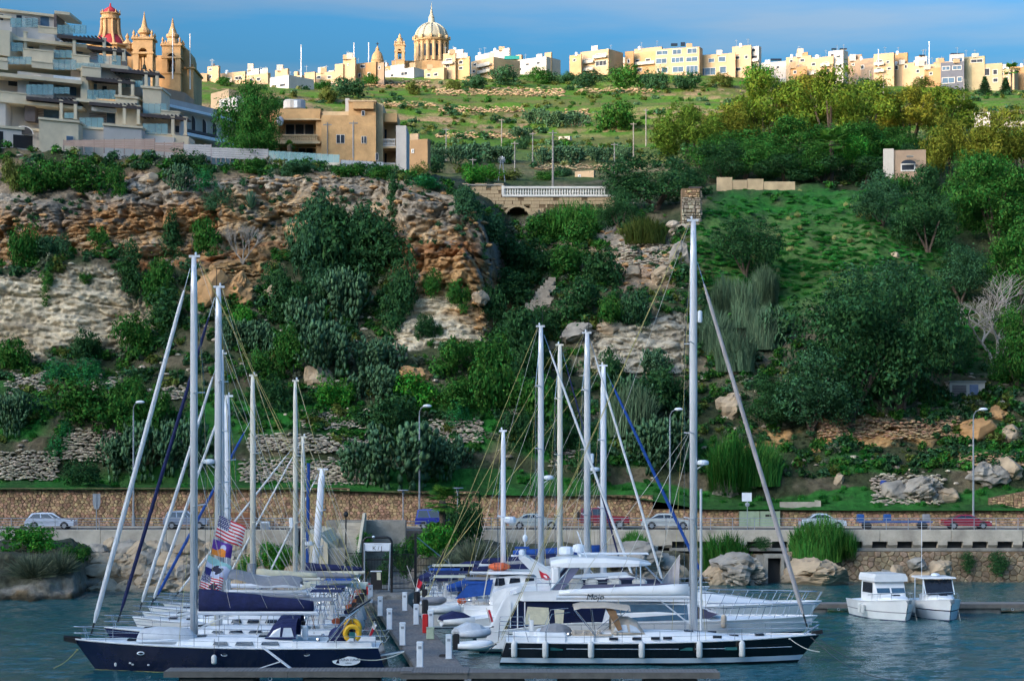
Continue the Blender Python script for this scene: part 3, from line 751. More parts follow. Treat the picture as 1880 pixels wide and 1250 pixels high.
def veg(kind, i):
 if (kind, i) in VEG: return VEG[(kind, i)]
 rng = np.random.default_rng(sum(map(ord, kind)) * 17 + i)
 if kind == 'bush':
  v, f = blob_leaves(rb(rng, 11, .36, .22, .75, .16, .27), 3000, .030, rng, 22, .26); v = norm_unit(v)
 elif kind == 'dome':
  v,f = blob_leaves([(0,0,.05,.5,.5,.9)]+rb(rng,9,.3,.3,.75,.16,.22),3000,.024,rng,90,.10,.6,.08); v = v[:]; v[:,2] = np.abs(v[:,2]); v = norm_unit(v)
 elif kind == 'hang':
  v,f = blob_leaves([(rng.uniform(-.12,.12)*(1-abs(z-.7)),rng.uniform(-.1,.1),z,.10+.26*math.sin(PI*min(1,z*.75+.08)),.2,.16) for z in np.linspace(.08,.9,9)],2600,.03,rng,24,.22); v = norm_unit(v)
 elif kind == 'cone':
  v,f = blob_leaves([(rng.uniform(-.06,.06),rng.uniform(-.06,.06),z,.40*(1-z)+.07,.40*(1-z)+.07,.14) for z in np.linspace(.08,.92,11)],3000,.028,rng,22,.28); v = norm_unit(v)
 elif kind == 'crown':      # big dense evergreen
  v, f = blob_leaves(rb(rng, 26, .40, .20, .86, .11, .19), 9000, .0155, rng, 30, .24); v = norm_unit(v, False)
 elif kind == 'airy':       # open crown on tall stems
  bl = rb(rng, 22, .38, .34, .92, .08, .16, .85)
  v, f = blob_leaves(bl, 11000, .0175, rng, 26, .30, .38, droop=.3); v = norm_unit(v, False)
 elif kind == 'clump':
  v, f = blob_leaves(rb(rng, 5, .3, .2, .6, .2, .3), 150, .105, rng, 12, .28); v = norm_unit(v)
 elif kind == 'cactus':
  vs, fs = [], []
  ang = np.linspace(0, 2 * PI, 9)[:-1]
  ring = np.stack([np.cos(ang) * .72, np.zeros(8), np.sin(ang) + 1], 1)
  def pad(p, d, nrm, L):
   d = d / np.linalg.norm(d); nrm = nrm - d * nrm.dot(d); nrm /= np.linalg.norm(nrm); sd = np.cross(d, nrm)
   o = len(vs) * 10
   pts = p + (ring[:, :1] * sd + ring[:, 2:] * d) * L * .5
   vs.append(np.concatenate([pts, [p + d * L * .5 + nrm * L * .10], [p + d * L * .5 - nrm * L * .10]]))
   for k in range(8): fs.append((o + k, o + (k + 1) % 8, o + 8)); fs.append((o + (k + 1) % 8, o + k, o + 9))
   return p + d * L * .92, d, nrm, sd
  for _ in range(34):
   a = rng.uniform(0, 2 * PI); rr = .34 * math.sqrt(rng.random())
   st = [(np.array([math.cos(a)*rr,math.sin(a)*rr,0.]),np.array([math.cos(a)*.5*rr/.34,math.sin(a)*.5*rr/.34,1.]),0)]
   while st and len(vs) < 620:
    p, d, lv = st.pop(0)
    tip, dd, nr, sd = pad(p, d + rng.normal(size=3) * .25, rng.normal(size=3), .115 * rng.uniform(.75, 1.25) * (.95 ** lv))
    if lv < 6:
     for _k in range(1 if rng.random() < .45 else 2):
      st.append((tip+sd*rng.uniform(-.03,.03),dd+sd*rng.uniform(-.9,.9)+nr*rng.uniform(-.5,.5)+np.array([0,0,.25]),lv+1))
  v = norm_unit(np.concatenate(vs)); f = np.array(fs)
 elif kind in ('reeds', 'grassy'):
  n = 1300 if kind == 'reeds' else 150
  a = rng.uniform(0, 2 * PI, n); rr = .42 * np.sqrt(rng.random(n)); x, y = np.cos(a) * rr, np.sin(a) * rr
  h = rng.uniform(.45,1.0,n)*(1-.35*(rr/.42) ** 2); z0 = np.where(rng.random(n) < .5,0,rng.uniform(0,.5,n))*(1 if kind == 'reeds' else 0)
  la = rng.uniform(0,2*PI,n); ln = rng.uniform(.05,.26,n); w = (.006 if kind == 'reeds' else .02)*rng.uniform(.6,1.4,n)
  h = np.maximum(h, z0 + .18)
  b0 = np.stack([x,y,z0*h],1); m_ = np.stack([x+np.cos(la)*ln*.35,y+np.sin(la)*ln*.35,z0*h+(h-z0*h)*.65],1)
  t_ = np.stack([x+np.cos(la)*ln,y+np.sin(la)*ln,h*.97],1); sd = np.stack([-np.sin(la)*w,np.cos(la)*w,0*w],1)
  sd2 = np.stack([w * 1.2, 0 * w, 0 * w], 1)
  v = np.stack([b0-sd2,b0+sd2,m_+sd+sd2,m_-sd-sd2,m_-sd-sd2,m_+sd+sd2,t_+sd*.1,t_-sd*.1],1).reshape(-1,3)
  f = np.arange(n * 8).reshape(-1, 4); v = norm_unit(v)
 elif kind == 'agave':
  vs, fs = [], []
  for k in range(34):
   a = k * 2.4; el = .25 + 1.15 * (k / 34); Lh = .5
   d = np.array([math.cos(a)*math.cos(el),math.sin(a)*math.cos(el),math.sin(el)]); s_ = np.array([-math.sin(a),math.cos(a),0])*.045
   o = len(vs); vs += [s_ * .6, -s_ * .6, d * Lh * .5 - s_, d * Lh * .5 + s_, d * Lh - s_ * .08, d * Lh + s_ * .08]
   fs += [(o, o + 1, o + 2, o + 3), (o + 3, o + 2, o + 4, o + 5)]
  v = norm_unit(np.array(vs)); f = np.array(fs)
 elif kind == 'twigs':      # leafless grey scrub
  n = 900
  d = rng.normal(size=(n, 3)); d[:, 2] = np.abs(d[:, 2]) + .25; d /= np.linalg.norm(d, axis=1, keepdims=True)
  p0 = d * rng.uniform(.0, .3, (n, 1)); p1 = d * rng.uniform(.35, .52, (n, 1)) + rng.normal(size=(n, 3)) * .05
  s_ = np.cross(d, rng.normal(size=(n, 3))); s_ /= np.linalg.norm(s_, axis=1, keepdims=True); s_ *= .006
  v = np.stack([p0-s_,p0+s_,p1+s_*.4,p1-s_*.4],1).reshape(-1,3); f = np.arange(n*4).reshape(n,4); v = norm_unit(v)
 VEG[(kind, i)] = (v.astype(np.float32), f)
 return VEG[(kind, i)]
VME = {}
def veg_me(kind, i, m):
 if (kind, i) not in VME: VME[(kind, i)] = np_mesh(kind, *veg(kind, i), LM['mid'])
 return VME[(kind, i)]
def set_mat(o, m):
 o.material_slots[0].link = 'OBJECT'; o.material_slots[0].material = m
NVAR = {'bush': 4,'dome': 2,'hang': 2,'cone': 2,'crown': 4,'airy': 4,'cactus': 3,'reeds': 2,'grassy': 2,'agave': 1,'twigs': 2}
TRUNK = {}
def trunk_me(i, kind):
 key = (i, kind)
 if key in TRUNK: return TRUNK[key]
 rnd = random.Random(i * 5 + len(kind)); mb = MB()
 top = .5 if kind == 'crown' else .72
 for k in range(5 if kind == 'airy' else 4):
  a = rnd.uniform(0, 2 * PI); L_ = rnd.uniform(.12, .3)
  pts = [(0,0,-.06),(math.cos(a)*.03,math.sin(a)*.03,.12),(math.cos(a)*L_*.55,math.sin(a)*L_*.55,top*.6),(math.cos(a)*L_,math.sin(a)*L_,top*rnd.uniform(.85,1.1))]
  mb.tube(pts, [.028, .022, .014, .005], 6)
 me = bpy.data.meshes.new('trunk'); me.from_pydata(mb.v, [], mb.f); me.materials.append(M_BARK)
 TRUNK[key] = me
 return me

CATN = {'bush': ('shrub','shrub'),'dome': ('rounded_shrub','shrub'),'hang': ('hanging_shrub','shrub'),'cone': ('conical_shrub','shrub'),'cactus': ('prickly_pear','cactus'),'reeds': ('reed_clump','reeds'),'grassy': ('grass_tussock','grass'),'agave': ('agave','agave'),'twigs': ('dry_shrub','shrub')}
nveg = [0]
def plant(kind, px, base, top, w, m, label, group=None, Y=None, ground=None):
 """one plant: base / top photo rows, width in photo pixels"""
 nveg[0] += 1; i = nveg[0] % NVAR[kind]
 if Y is None:
  p, nr = (ground or hit)(px, base)
  if p is None: return None
  p = Vector((p.x, p.y + .3, p.z - .15))
 else:
  x = WX(px, Y); p = Vector((x, Y, drop(x, Y) - .1))
 h = (WZ(top, p.y) - p.z); sw = w * p.y / F
 rz = (nveg[0] * 2.399) % (2 * PI)
 if kind in ('crown', 'airy'):
  t_ = thing('evergreen_tree' if kind == 'crown' else 'feathery_tree',label,'tree',p,rz,group); t_.scale = (sw,sw*.9,h)
  link('trunk', trunk_me(i, kind), t_)
  set_mat(link('crown', veg_me(kind, i, None), t_), LM[m])
  return t_
 nm, cat = CATN[kind]
 o = link(nm, veg_me(kind, i, None), None, p, rz, (sw, sw * .9, h)); set_mat(o, LM[m])
 return tag(o, label, cat, group)

G1 = 'shrubs along the top of the left cliff'
for a in [(70,358,292,95,'mid','wide green shrub at the far left of the cliff top'),(133,360,285,115,'mid','largest green shrub on the cliff top below the garage arch'),(205,362,300,62,'mid','green shrub right of the big shrub on the cliff top'),
          (345,312,274,66,'dark','blackish shrub against the fence on the cliff top'),(22,350,288,46,'olive','small yellow-green shrub at the left edge of the cliff top'),
          (470,318,290,62,'mid','low green shrub under the glass pool fence'),(545,322,296,70,'teal','bluish low shrub below the pool terrace'),(640,325,300,66,'mid','green shrub below the sandstone house'),
          (706,330,302,72,'mid','green shrub below the white end wall of the sandstone house'),(775,350,322,80,'spurge','fresh green shrub on the shoulder of the cliff')]:
 plant('bush', *a[:5], a[5], G1)
plant('dome', 376, 352, 308, 52, 'spurge', 'round blue-green shrub right of the cactus on the cliff top', G1)
plant('dome', 408, 382, 340, 58, 'teal', 'round dull shrub below the stone wall on the cliff top', G1)
plant('dome', 382, 385, 352, 44, 'teal', 'smaller round dull shrub beside another on the cliff top', G1)
plant('cactus', 330, 350, 302, 56, 'cactus', 'pale prickly pear on the cliff top left of a round shrub')
plant('agave', 460, 382, 344, 44, 'agave', 'grey-green agave on the cliff ledge')
G2 = 'shrubs growing on the left cliff face'
for k,a in enumerate([('bush',45,492,408,66,'mid','green shrub on the ledge at far left'),('bush',82,478,430,72,'teal','dull shrub on the ledge above the white cliff'),('dome',114,472,426,44,'teal','round bluish shrub on the ledge above the white cliff'),
          ('bush',186,462,418,52,'mid','small green shrub under the rust-red rock'),('cone',316,478,384,66,'dark','tall conical shrub against the rust-red rock'),('bush',376,472,400,64,'mid','green shrub right of the conical shrub'),
          ('hang',236,556,440,60,'dark','long dark shrub hanging at the right end of the white cliff'),('hang',84,560,490,46,'mid','dark shrub hanging over the white cliff face'),('bush',160,520,498,44,'mid','tiny shrub on top of the white cliff'),
          ('bush',292,560,470,70,'mid','green shrub between the white cliff and the tall mast'),('bush',300,622,528,110,'dark','broad dark shrub right of the white cliff'),('bush',252,660,575,100,'mid','dark shrub at the lower corner of the white cliff'),
          ('bush',160,668,605,80,'dark','dense dark shrub in front of the white cliff foot'),('bush',22,682,620,74,'mid','shrub at the left edge below the white cliff'),
          ('dome',108,704,654,74,'spurge','left of two domed shrubs below the white cliff'),('dome',160,704,656,74,'spurge','right of two domed shrubs below the white cliff'),
          ('hang',722,402,318,44,'dark','dark shrub hanging in the gap between two cliff rocks'),('bush',781,622,574,44,'dark','dark shrub on the pale right cliff face'),('bush',806,624,594,24,'dark','tiny dark shrub beside a larger one on the pale cliff face'),
          ('bush',845,575,512,62,'mid','green shrub on the ledge of the right cliff'),('bush',795,545,495,58,'mid','green shrub on the left of the right cliff ledge'),('bush',872,572,536,36,'mid','small shrub at the end of the right cliff ledge'),
          ('bush',852,408,340,62,'teal','bluish shrub spilling over the cliff shoulder'),('bush',440,615,560,56,'bright','bright green shrub below the orange boulder')]):
 plant(*a[:6], a[6], G2)
G3 = 'shrub thicket in the middle of the slope'
for k,a in enumerate([(560,520,388,120),(640,515,372,150),(705,530,400,130),(598,455,352,100),(742,575,470,74),(530,600,520,80),(665,470,372,90),(720,610,520,80),(505,560,480,70),(600,560,470,100)]):
 plant('bush',*a,'dark' if k % 3 else 'teal',['leftmost tall shrub of the dark slope thicket','tallest shrub in the dark slope thicket','right shrub of the dark slope thicket','uppermost shrub of the thicket under the sandstone house','shrub at the lower right of the slope thicket','shrub at the lower left of the slope thicket','shrub near the upper right of the slope thicket','low shrub under the right of the slope thicket','shrub beside the second tall mast on the slope','shrub in the middle front of the slope thicket'][k],G3)
plant('bush', 532, 700, 590, 72, 'mid', 'ivy-green bush above the shorter masts at left', G3)
G4 = 'prickly pears on the slope'
for k,a in enumerate([(632,598,492,100),(560,650,548,120),(605,690,590,120),(690,702,620,100),(480,655,590,80),(690,745,670,100),(430,640,585,70),(268,880,775,130),(330,872,770,110),(210,882,800,80),(744,898,776,200),(815,880,800,100),(665,890,810,90),(1195,700,640,80),(1150,790,690,90),(1230,860,760,120),(1180,868,780,110),(1420,640,560,60),(25,800,720,80)]):
 plant('cactus',*a,'cactus',['big prickly pear at the head of the mid-slope cactus patch','prickly pear on the left of the mid-slope cactus patch','prickly pear low in the mid-slope cactus patch','prickly pear on the right of the mid-slope cactus patch','prickly pear left of the dark slope thicket','prickly pear above the grassy terrace','prickly pear near the second tall mast','prickly pear behind the left furled sail','prickly pear right of the left street lamp','prickly pear at the left end of the terrace cactus bank','huge prickly pear behind the second street lamp','prickly pear to the right of the second street lamp','prickly pear left of the second street lamp','prickly pear on the slope behind the shorter mast','prickly pear behind the blue furled sail','prickly pear left of the third street lamp','prickly pear above the wall left of the third street lamp','prickly pear among the grey reeds','prickly pear at the left edge of the terraces'][k],G4)
G5 = 'shrubs on the lower terraces'
lab5 = ['wide green shrub above the left terrace wall','green shrub right of the wide shrub on the left terraces','green shrub near the top of the left lamp','low shrub under the domed pair on the left terraces','green ball shrub on the left dry stone wall','small round shrub above the left dry stone wall','dark shrub at the foot of the left dry stone wall','shrub behind the left street lamp','shrub above the left masts','shrub just above the grass strip at the masts','bright leafy shrub between the masts and the second lamp','bright shrub above the second street lamp','green shrub right of the second street lamp','small domed shrub right of the second street lamp head','tall green shrub left of the four tall masts','dark shrub left of the second street lamp head','green shrub high on the terraces right of centre','dark shrub beside the first of the four tall masts','dark shrub between the four tall masts','green shrub on the terrace behind the masts','low dark shrub above the wall at the tall masts','shrub under the pale right cliff','green shrub at the foot of the pale right cliff','shrub below the valley steps']
for k,a in enumerate([('bush',132,790,690,150,'mid'),('bush',216,798,712,100,'mid'),('bush',268,792,700,86,'mid'),('bush',60,760,720,70,'teal'),('dome',105,846,794,56,'spurge'),('dome',120,812,768,38,'spurge'),('bush',150,892,838,68,'dark'),('bush',232,742,690,70,'mid'),('bush',470,712,640,76,'mid'),('bush',500,756,690,86,'dark'),('bush',616,750,690,76,'bright'),('bush',764,756,684,100,'bright'),('bush',850,752,690,90,'mid'),('dome',842,780,732,54,'spurge'),('bush',905,758,650,96,'mid'),('bush',720,800,720,120,'dark'),('bush',955,770,690,90,'mid'),('bush',960,830,750,90,'dark'),('bush',1040,840,760,100,'dark'),('bush',1000,790,690,100,'mid'),('bush',1090,880,800,90,'dark'),('bush',830,690,620,90,'mid'),('bush',905,690,610,90,'mid'),('bush',955,660,560,110,'dark')]):
 plant(*a, lab5[k], G5)
G6 = 'shrubs filling the little valley'
k6 = 0
for px,b_,t_,w,mm in [(925,500,430,90,'dark'),(985,520,440,110,'dark'),(1050,510,440,110,'mid'),(1105,530,460,90,'dark'),(940,560,490,100,'dark'),(1060,585,510,100,'dark'),(1120,600,540,80,'mid'),(900,450,395,70,'teal'),(905,432,392,60,'teal'),(1000,450,395,90,'mid'),(1070,450,395,100,'mid'),(1165,600,530,70,'teal'),(1000,620,560,90,'dark'),(960,700,620,100,'dark'),(1120,720,640,80,'dark'),(905,600,520,60,'dark'),(1180,780,690,110,'dark'),(1230,760,670,100,'dark')]:
 k6 += 1
 plant('bush',px,b_,t_,w,mm,['shrub at the valley mouth by the cliff corner','shrub above the valley steps','shrub in the middle of the valley thicket','shrub right of the valley middle','dark shrub left of the valley steps','dark shrub right of the valley steps','shrub above the pale valley rocks','bluish shrub behind the cliff corner','bluish shrub left of the arch of the road wall','green shrub under the left of the balustrade','green shrub under the right of the balustrade','bluish shrub over the pale valley rocks','dark shrub below the valley steps','dark shrub behind the first of the four tall masts at slope foot','dark shrub under the pale valley rocks','dark shrub hugging the cliff corner','dark shrub behind the blue furled sail stay','dark shrub left of the tallest mast'][k6-1],G6)
G7 = 'reeds on the slopes and shore'
for a in [(1050,436,366,140,'reed','tall reeds below the road balustrade'),(1185,446,396,90,'olive','yellow-green reeds above the small dry stone wall'),(1312,650,560,70,'greyreed','grey reeds right of the tallest mast'),(1360,600,510,70,'greyreed','pale grey reeds on the slope under the dark bush'),(1405,560,480,60,'greyreed','grey reeds highest under the dark bush'),(1330,590,500,60,'greyreed','grey reeds between the tallest mast and the dark bush'),(1350,680,600,80,'greyreed','lowest grey reeds right of the tallest mast'),(1400,640,560,60,'greyreed','grey reeds left of the big evergreen'),(1160,800,700,110,'greyreed','plumed reeds left of the third street lamp'),(1345,900,790,110,'reed','tall reeds with plumes right of the tallest mast'),(1400,890,800,80,'reed','reeds behind the grey furled sail')]:
 plant('reeds', *a[:5], a[5], G7)
for a_ in ((1482,1024,956,70,'left clump of the dense reeds before the right guard rail'),(1516,1028,940,84,'tallest clump of the dense reeds before the right guard rail'),(1552,1026,966,56,'right clump of the dense reeds before the right guard rail')): plant('reeds',*a_[:4],'reed',a_[4],G7,ground=bhit)
plant('reeds', 1330, 1052, 970, 100, 'reed', 'reeds on the shore right of the tallest mast', G7, ground=bhit)
plant('reeds', 1165, 1020, 972, 50, 'reed', 'sparse reeds on the shore bank left of the tallest mast', G7, ground=bhit)
# the right-hand wood
plant('crown', 1205, 0, 284, 215, 'dark', 'broad dark evergreen beside the ruined tower', Y=257)
plant('crown', 1140, 430, 345, 90, 'dark', 'smaller dark evergreen at the end of the balustrade')
plant('crown', 1370, 512, 402, 130, 'dark', 'dark evergreen low on the grassy knoll')
G8 = 'dark evergreens above the orange bank'
for a in [(1560,790,520,250,'dark','big evergreen in the middle of the slope above the orange bank'),(1655,765,500,220,'dark','big evergreen left of the bare tree'),(1490,800,640,170,'teal','lower evergreen at the left end of the orange bank'),(1620,650,480,210,'teal','evergreen crown highest above the orange bank'),(1420,790,690,120,'dark','evergreen behind the grey furled sail above the reeds'),(1745,690,560,110,'dark','evergreen behind the bare tree')]:
 plant('crown', *a[:5], a[5], G8)
G9 = 'trees along the right edge'
for a in [('crown',1705,470,340,130,'dark','dark tree below the little stone house'),('airy',1830,470,290,190,'mid','light green tree at the right edge above the bare tree'),('airy',1885,620,400,150,'mid','light green tree cut by the right edge'),('crown',1765,560,450,110,'teal','dark tree under the light green tree at right'),('airy',1790,420,300,120,'mid','light green tree right of the little stone house'),('crown',1620,420,330,110,'teal','bluish tree at the top of the grassy knoll'),('crown',1870,720,560,120,'mid','tree behind the shed at the right edge')]:
 plant(a[0], *a[1:6], a[6], G9)
G10 = 'feathery trees of the sunlit wood'
for px,Y,top,w,mm,lb in [(1258,285,190,130,'acacia','first feathery tree at the left end of the wood'),(1330,296,192,130,'gold','second feathery tree from the left of the wood'),(1405,305,134,160,'acacia','tall feathery tree left of the wood centre'),(1478,312,142,130,'gold','feathery tree right of the tall one in the wood'),(1525,300,126,150,'acacia','tallest feathery tree in the middle of the wood'),(1605,320,150,160,'acacia','feathery tree right of the tallest in the wood'),(1670,318,158,150,'gold','golden feathery tree below the modern block'),(1730,325,160,150,'acacia','feathery tree near the right end of the wood'),
                          (1745,272,216,110,'gold','golden tree right of the little stone house'),(1825,268,200,150,'gold','brightest golden tree at the right'),(1450,280,220,170,'mid','lower green tree in the left half of the wood'),(1560,283,230,170,'mid','lower green tree in the middle of the wood'),(1640,290,235,130,'mid','lower green tree above the little stone house'),(1370,278,240,140,'mid','lower green tree behind the ruined tower'),(1870,285,240,120,'mid','green tree at the right edge under the road')]:
 plant('airy', px, 0, top, w, mm, lb, G10, Y=Y)
G11 = 'dark trees under the sunlit wood'
for px,Y,top,w,lb in [(1330,272,262,120,'dark tree under the left end of the wood'),(1440,270,285,130,'dark tree under the wood left of centre'),(1510,272,270,120,'dark tree under the wood in the middle'),(1590,274,290,110,'dark tree left of the little stone house'),(1680,282,262,120,'dark tree above the little stone house'),(1250,268,292,110,'dark tree behind the broad evergreen by the ruin')]:
 plant('crown', px, 0, top, w, 'dark', lb, G11, Y=Y)
G13 = 'understorey trees filling the wood'
for px,Y,top,w,mm,lb in [(1290,276,250,110,'mid','understorey tree at the left end of the wood'),(1400,272,255,120,'mid','understorey tree below the tall feathery tree'),(1475,271,262,110,'mid','understorey tree left of the wood palm'),(1560,276,250,130,'bright','understorey tree right of the wood palm'),(1620,285,225,130,'mid','understorey tree behind the little stone house'),(1720,290,235,120,'mid','understorey tree right of the little stone house'),(1790,262,275,110,'mid','understorey tree below the brightest golden tree'),(1850,262,290,120,'bright','bright tree below the golden tree at the right edge'),(1760,258,330,110,'dark','dark tree between the little house and the right edge'),(1840,252,370,130,'mid','full green tree at the right edge mid-slope'),(1890,246,430,120,'bright','bright tree cut by the right edge'),(1700,250,385,110,'dark','dark tree on the right shoulder of the knoll'),(1780,244,450,120,'dark','dark tree above the bare tree')]:
 plant('crown', px, 0, top, w, mm, lb, G13, Y=Y)
# tree beside the sandstone house and far trees
plant('crown', 452, 0, 150, 112, 'mid', 'tall green tree between the arcaded house and the sandstone house', Y=251)
plant('crown', 480, 0, 166, 90, 'mid', 'right lobe of green crown beside the tall tree by the sandstone house', Y=250)
plant('crown', 468, 0, 212, 104, 'mid', 'lower green tree at the foot of the tall tree by the sandstone house', Y=249)
G12 = 'trees and bushes on the far slope'
far_l = [(1130,240,188,84,'mid','single round tree in the far fields'),(870,165,138,60,'teal'),(930,158,122,70,'teal'),(985,155,124,60,'mid'),(1030,155,132,60,'teal'),(1090,160,128,70,'teal'),(1150,163,120,70,'mid'),(1200,165,126,60,'teal'),(1260,165,132,60,'teal'),(1320,160,134,50,'olive'),(1390,158,118,70,'bright'),(640,180,140,70,'teal'),(600,190,160,60,'olive'),(680,160,135,44,'mid'),(590,165,148,50,'mid'),(410,158,142,40,'mid'),(1470,165,140,50,'mid'),(1600,165,145,60,'teal'),(1700,168,140,50,'olive'),(760,175,150,40,'olive'),(830,165,148,40,'olive'),(900,335,300,60,'bright'),(870,338,298,50,'bright'),(850,285,262,40,'teal'),(960,275,250,30,'teal'),(1035,325,305,36,'teal'),(930,330,312,70,'olive'),(1000,330,312,60,'mid'),(790,320,285,60,'teal'),(770,330,300,60,'olive')]
ORD = 'first second third fourth fifth sixth seventh eighth ninth tenth eleventh twelfth'.split()
seen_ = {}
far_l = [far_l[0]] + sorted(far_l[1:])
for k, a in enumerate(far_l):
 lb = a[5] if len(a) > 5 else ('bush on the far slope under the %s of skyline houses' % ('left group' if a[0] < 800 else 'middle row' if a[0] < 1300 else 'right row')) if a[1] < 200 else 'bush in the fields behind the balustraded road'
 if len(a) < 6: seen_[lb] = seen_.get(lb,0)+1; lb = ORD[seen_[lb]-1]+lb.replace('bush ',' bush from the left ',1)
 plant('bush', *a[:5], lb, G12 if a[1] < 245 else 'bushes behind the balustraded road')
for k,a in enumerate([(830,300,266,60),(880,298,262,70),(925,300,268,60),(1000,302,270,60),(1050,300,268,70),(1100,298,270,60),(1145,295,268,50),(960,255,235,60),(1020,235,205,60),(1060,232,205,60),(985,228,200,50),(800,300,270,40)]):
 plant('cactus',*a,'cactus',('%s prickly pear from the left in the lower far hedge' % ORD[[800,830,880,925,1000,1050,1100,1145].index(a[0])]) if a[1] > 260 else ('%s prickly pear from the left in the upper far hedge' % ORD[[960,985,1020,1060].index(a[0])]),'prickly pear hedge in the far fields')
plant('bush', 52, 1012, 964, 120, 'bright', 'bright green mound of leaves on the rocky point at far left', ground=bhit)
plant('bush', 135, 1030, 996, 60, 'mid', 'green shrub at the right end of the rocky point', ground=bhit)
for px,b_,t_,w,lb in [(500,1050,994,60,'green creeper patch below the road edge among the boulders'),(462,1060,1015,60,'green creeper patch lower among the boulders'),(520,1040,1000,60,'green creeper patch nearest the stairs')]:
 plant('bush', px, b_, t_, w, 'bright', lb, 'creepers among the boulders', ground=bhit)
plant('bush', 852, 1000, 905, 80, 'dark', 'dark feathery shrub beside the fan palm', ground=bhit)
plant('bush',800,1022,960,90,'bright','bright low palm-like shrub below the road beside the jetty gate',ground=bhit)
for px,b_,t_,w,lb in [(870,1040,985,110,'grey dry scrub on the bank right of the jetty gate'),(950,1035,990,100,'grey dry scrub on the bank behind the white mast'),(820,1050,1010,80,'grey dry scrub low on the bank by the gate'),(1010,1030,990,80,'grey dry scrub behind the cluster of masts'),(60,1060,1010,120,'grey dry scrub on the rocky point'),(110,1050,1005,90,'grey dry scrub at the right of the rocky point')]:
 plant('twigs', px, b_, t_, w, 'grey', lb, 'grey dry scrub on the shore', ground=bhit)
for px,b_,t_,w,lb in [(1777,1052,1012,30,'left of two dark plants hanging on the sea wall'),(1833,1058,1012,44,'right of two dark plants hanging on the sea wall'),(1400,1010,985,40,'small plant under the road edge by the culvert')]:
 p = W(px,b_,189.4); o = link('hanging_shrub',veg_me('hang',0,None),None,p,0,((w*189/F),.8,WZ(t_,189.4)-p.z)); set_mat(o,LM['dark']); tag(o,lb,'shrub','plants on the sea wall')

# low scrub, grass and stones that cover the slopes between the single plants
def scatter(name, kinds, pts, sizes, m, label, cat, hfac=0.7):
 parts = []
 for (p, s) in zip(pts, sizes):
  v, f = veg(*random.choice(kinds))
  a = random.uniform(0, 2 * PI); ca_, sa = math.cos(a), math.sin(a)
  q_ = v @ np.array([[ca_,sa,0],[-sa,ca_,0],[0,0,1]])*np.array([s,s,s*hfac])+np.array([p[0],p[1],p[2]-.1*s])
  parts.append((q_, f))
 v, f = join_np(parts)
 return tag(link(name, np_mesh(name, v, f, LM[m])), label, cat, kind='stuff')
cell = np.arange(N)
G3d = P1
veg_ok = (cliff < 0.35) & (sg0 > 0.6) & (sg0 < 9.3) & (pxg0 > -120) & (pxg0 < 2000)
def pick(mask, n, w=None):
 idx = np.flatnonzero(mask)
 return G3d[RNG.choice(idx,n,replace=True)]+np.stack([RNG.uniform(-.4,.4,n),RNG.uniform(-.3,.3,n),np.zeros(n)],1)
clk = [('clump', i) for i in range(6)]
upper = veg_ok & (sg0 > 3.0) & (knoll < .3)
pts = pick((cliff > .4) & (low < .2) & (a2 > .47),330); scatter('cliff_scrub',clk,pts,RNG.uniform(.3,1.0,330),'teal','small tufts rooted in the cliff ledges','scrub')
for nm,m_,k in (('scrub','dark',800),('scrub','mid',1100),('scrub','teal',600),('scrub','olive',420),('scrub','grey',320)):
 pts = pick(upper,k); scatter(nm,clk,pts,RNG.uniform(.5,1.8,k),m_,{'dark': 'dark low scrub covering the slopes','mid': 'green low scrub covering the slopes','teal': 'blue-green low scrub covering the slopes','olive': 'yellowish low scrub covering the slopes','grey': 'dry grey low scrub covering the slopes'}[m_],'scrub')
grs = [('grassy', i) for i in range(2)]
gm_ = (grass > .3) & veg_ok
pts = pick(gm_ & (knoll < .3),380); scatter('grass',grs,pts,RNG.uniform(.5,1.1,380),'grass','bright grass along the lower terraces','grass',.6)
pts = pick(knoll > .3,1700); scatter('grass',grs,pts,RNG.uniform(.45,1.2,1700),'grass','grass and herbs over the knoll','grass',.35)
pts = pick((knoll > .3) & (a1 > .56),40); scatter('dry_grass',grs,pts,RNG.uniform(.5,.9,40),'straw','straw-coloured dry grass on the knoll','grass',.9)
ffm = (far > .9) & (sg0 < 15.6) & (pxg0 > 500) & (pxg0 < 1980)
for m_, k, s in (('teal', 200, 2.6), ('olive', 420, 1.9), ('mid', 420, 1.8), ('cactus', 140, 2.0), ('straw', 200, 1.5)):
 pts = pick(ffm & (fbm(P0*.03+k,3) > .5),k); scatter('far_scrub',clk,pts,RNG.uniform(.5,1.3,k)*s,m_,{'teal': 'bluish bushes dotted over the far fields','olive': 'yellow-green bushes dotted over the far fields','mid': 'green bushes dotted over the far fields','cactus': 'pale cactus thickets over the far fields','straw': 'dry tufts over the far fields'}[m_],'scrub',.6)

# ------------------------------------------------------------------ buildings
def wallmat(name, c): return mat('wall_' + name, c, rough=0.85, var=0.14, scale=0.35, bump=0.25, bscale=3, detail=7)
WM = {'cream': wallmat('cream',(0.500,0.345,0.205)),'yellow': wallmat('yellow',(0.470,0.305,0.150)),'white': wallmat('white',(0.580,0.530,0.470)),'orange': wallmat('orange',(0.400,0.235,0.110)),
      'grey': wallmat('grey',(0.40,0.38,0.36)),'brown': wallmat('brown',(0.34,0.24,0.16)),'pale': wallmat('pale',(0.520,0.470,0.400)),'dark': wallmat('dark',(0.12,0.13,0.16)),'olive': wallmat('olive',(0.360,0.310,0.190))}
M_WIN = mat('window_pane', (0.035, 0.045, 0.06), rough=0.5, var=0.4, scale=0.6, spec=0.1)
M_WINB = mat('window_pane_blue', (0.07, 0.13, 0.20), rough=0.5, var=0.4, scale=0.6, spec=0.1)
M_FRAME = mat('window_frame', (0.62, 0.60, 0.55), rough=0.6, var=0.1, scale=2)
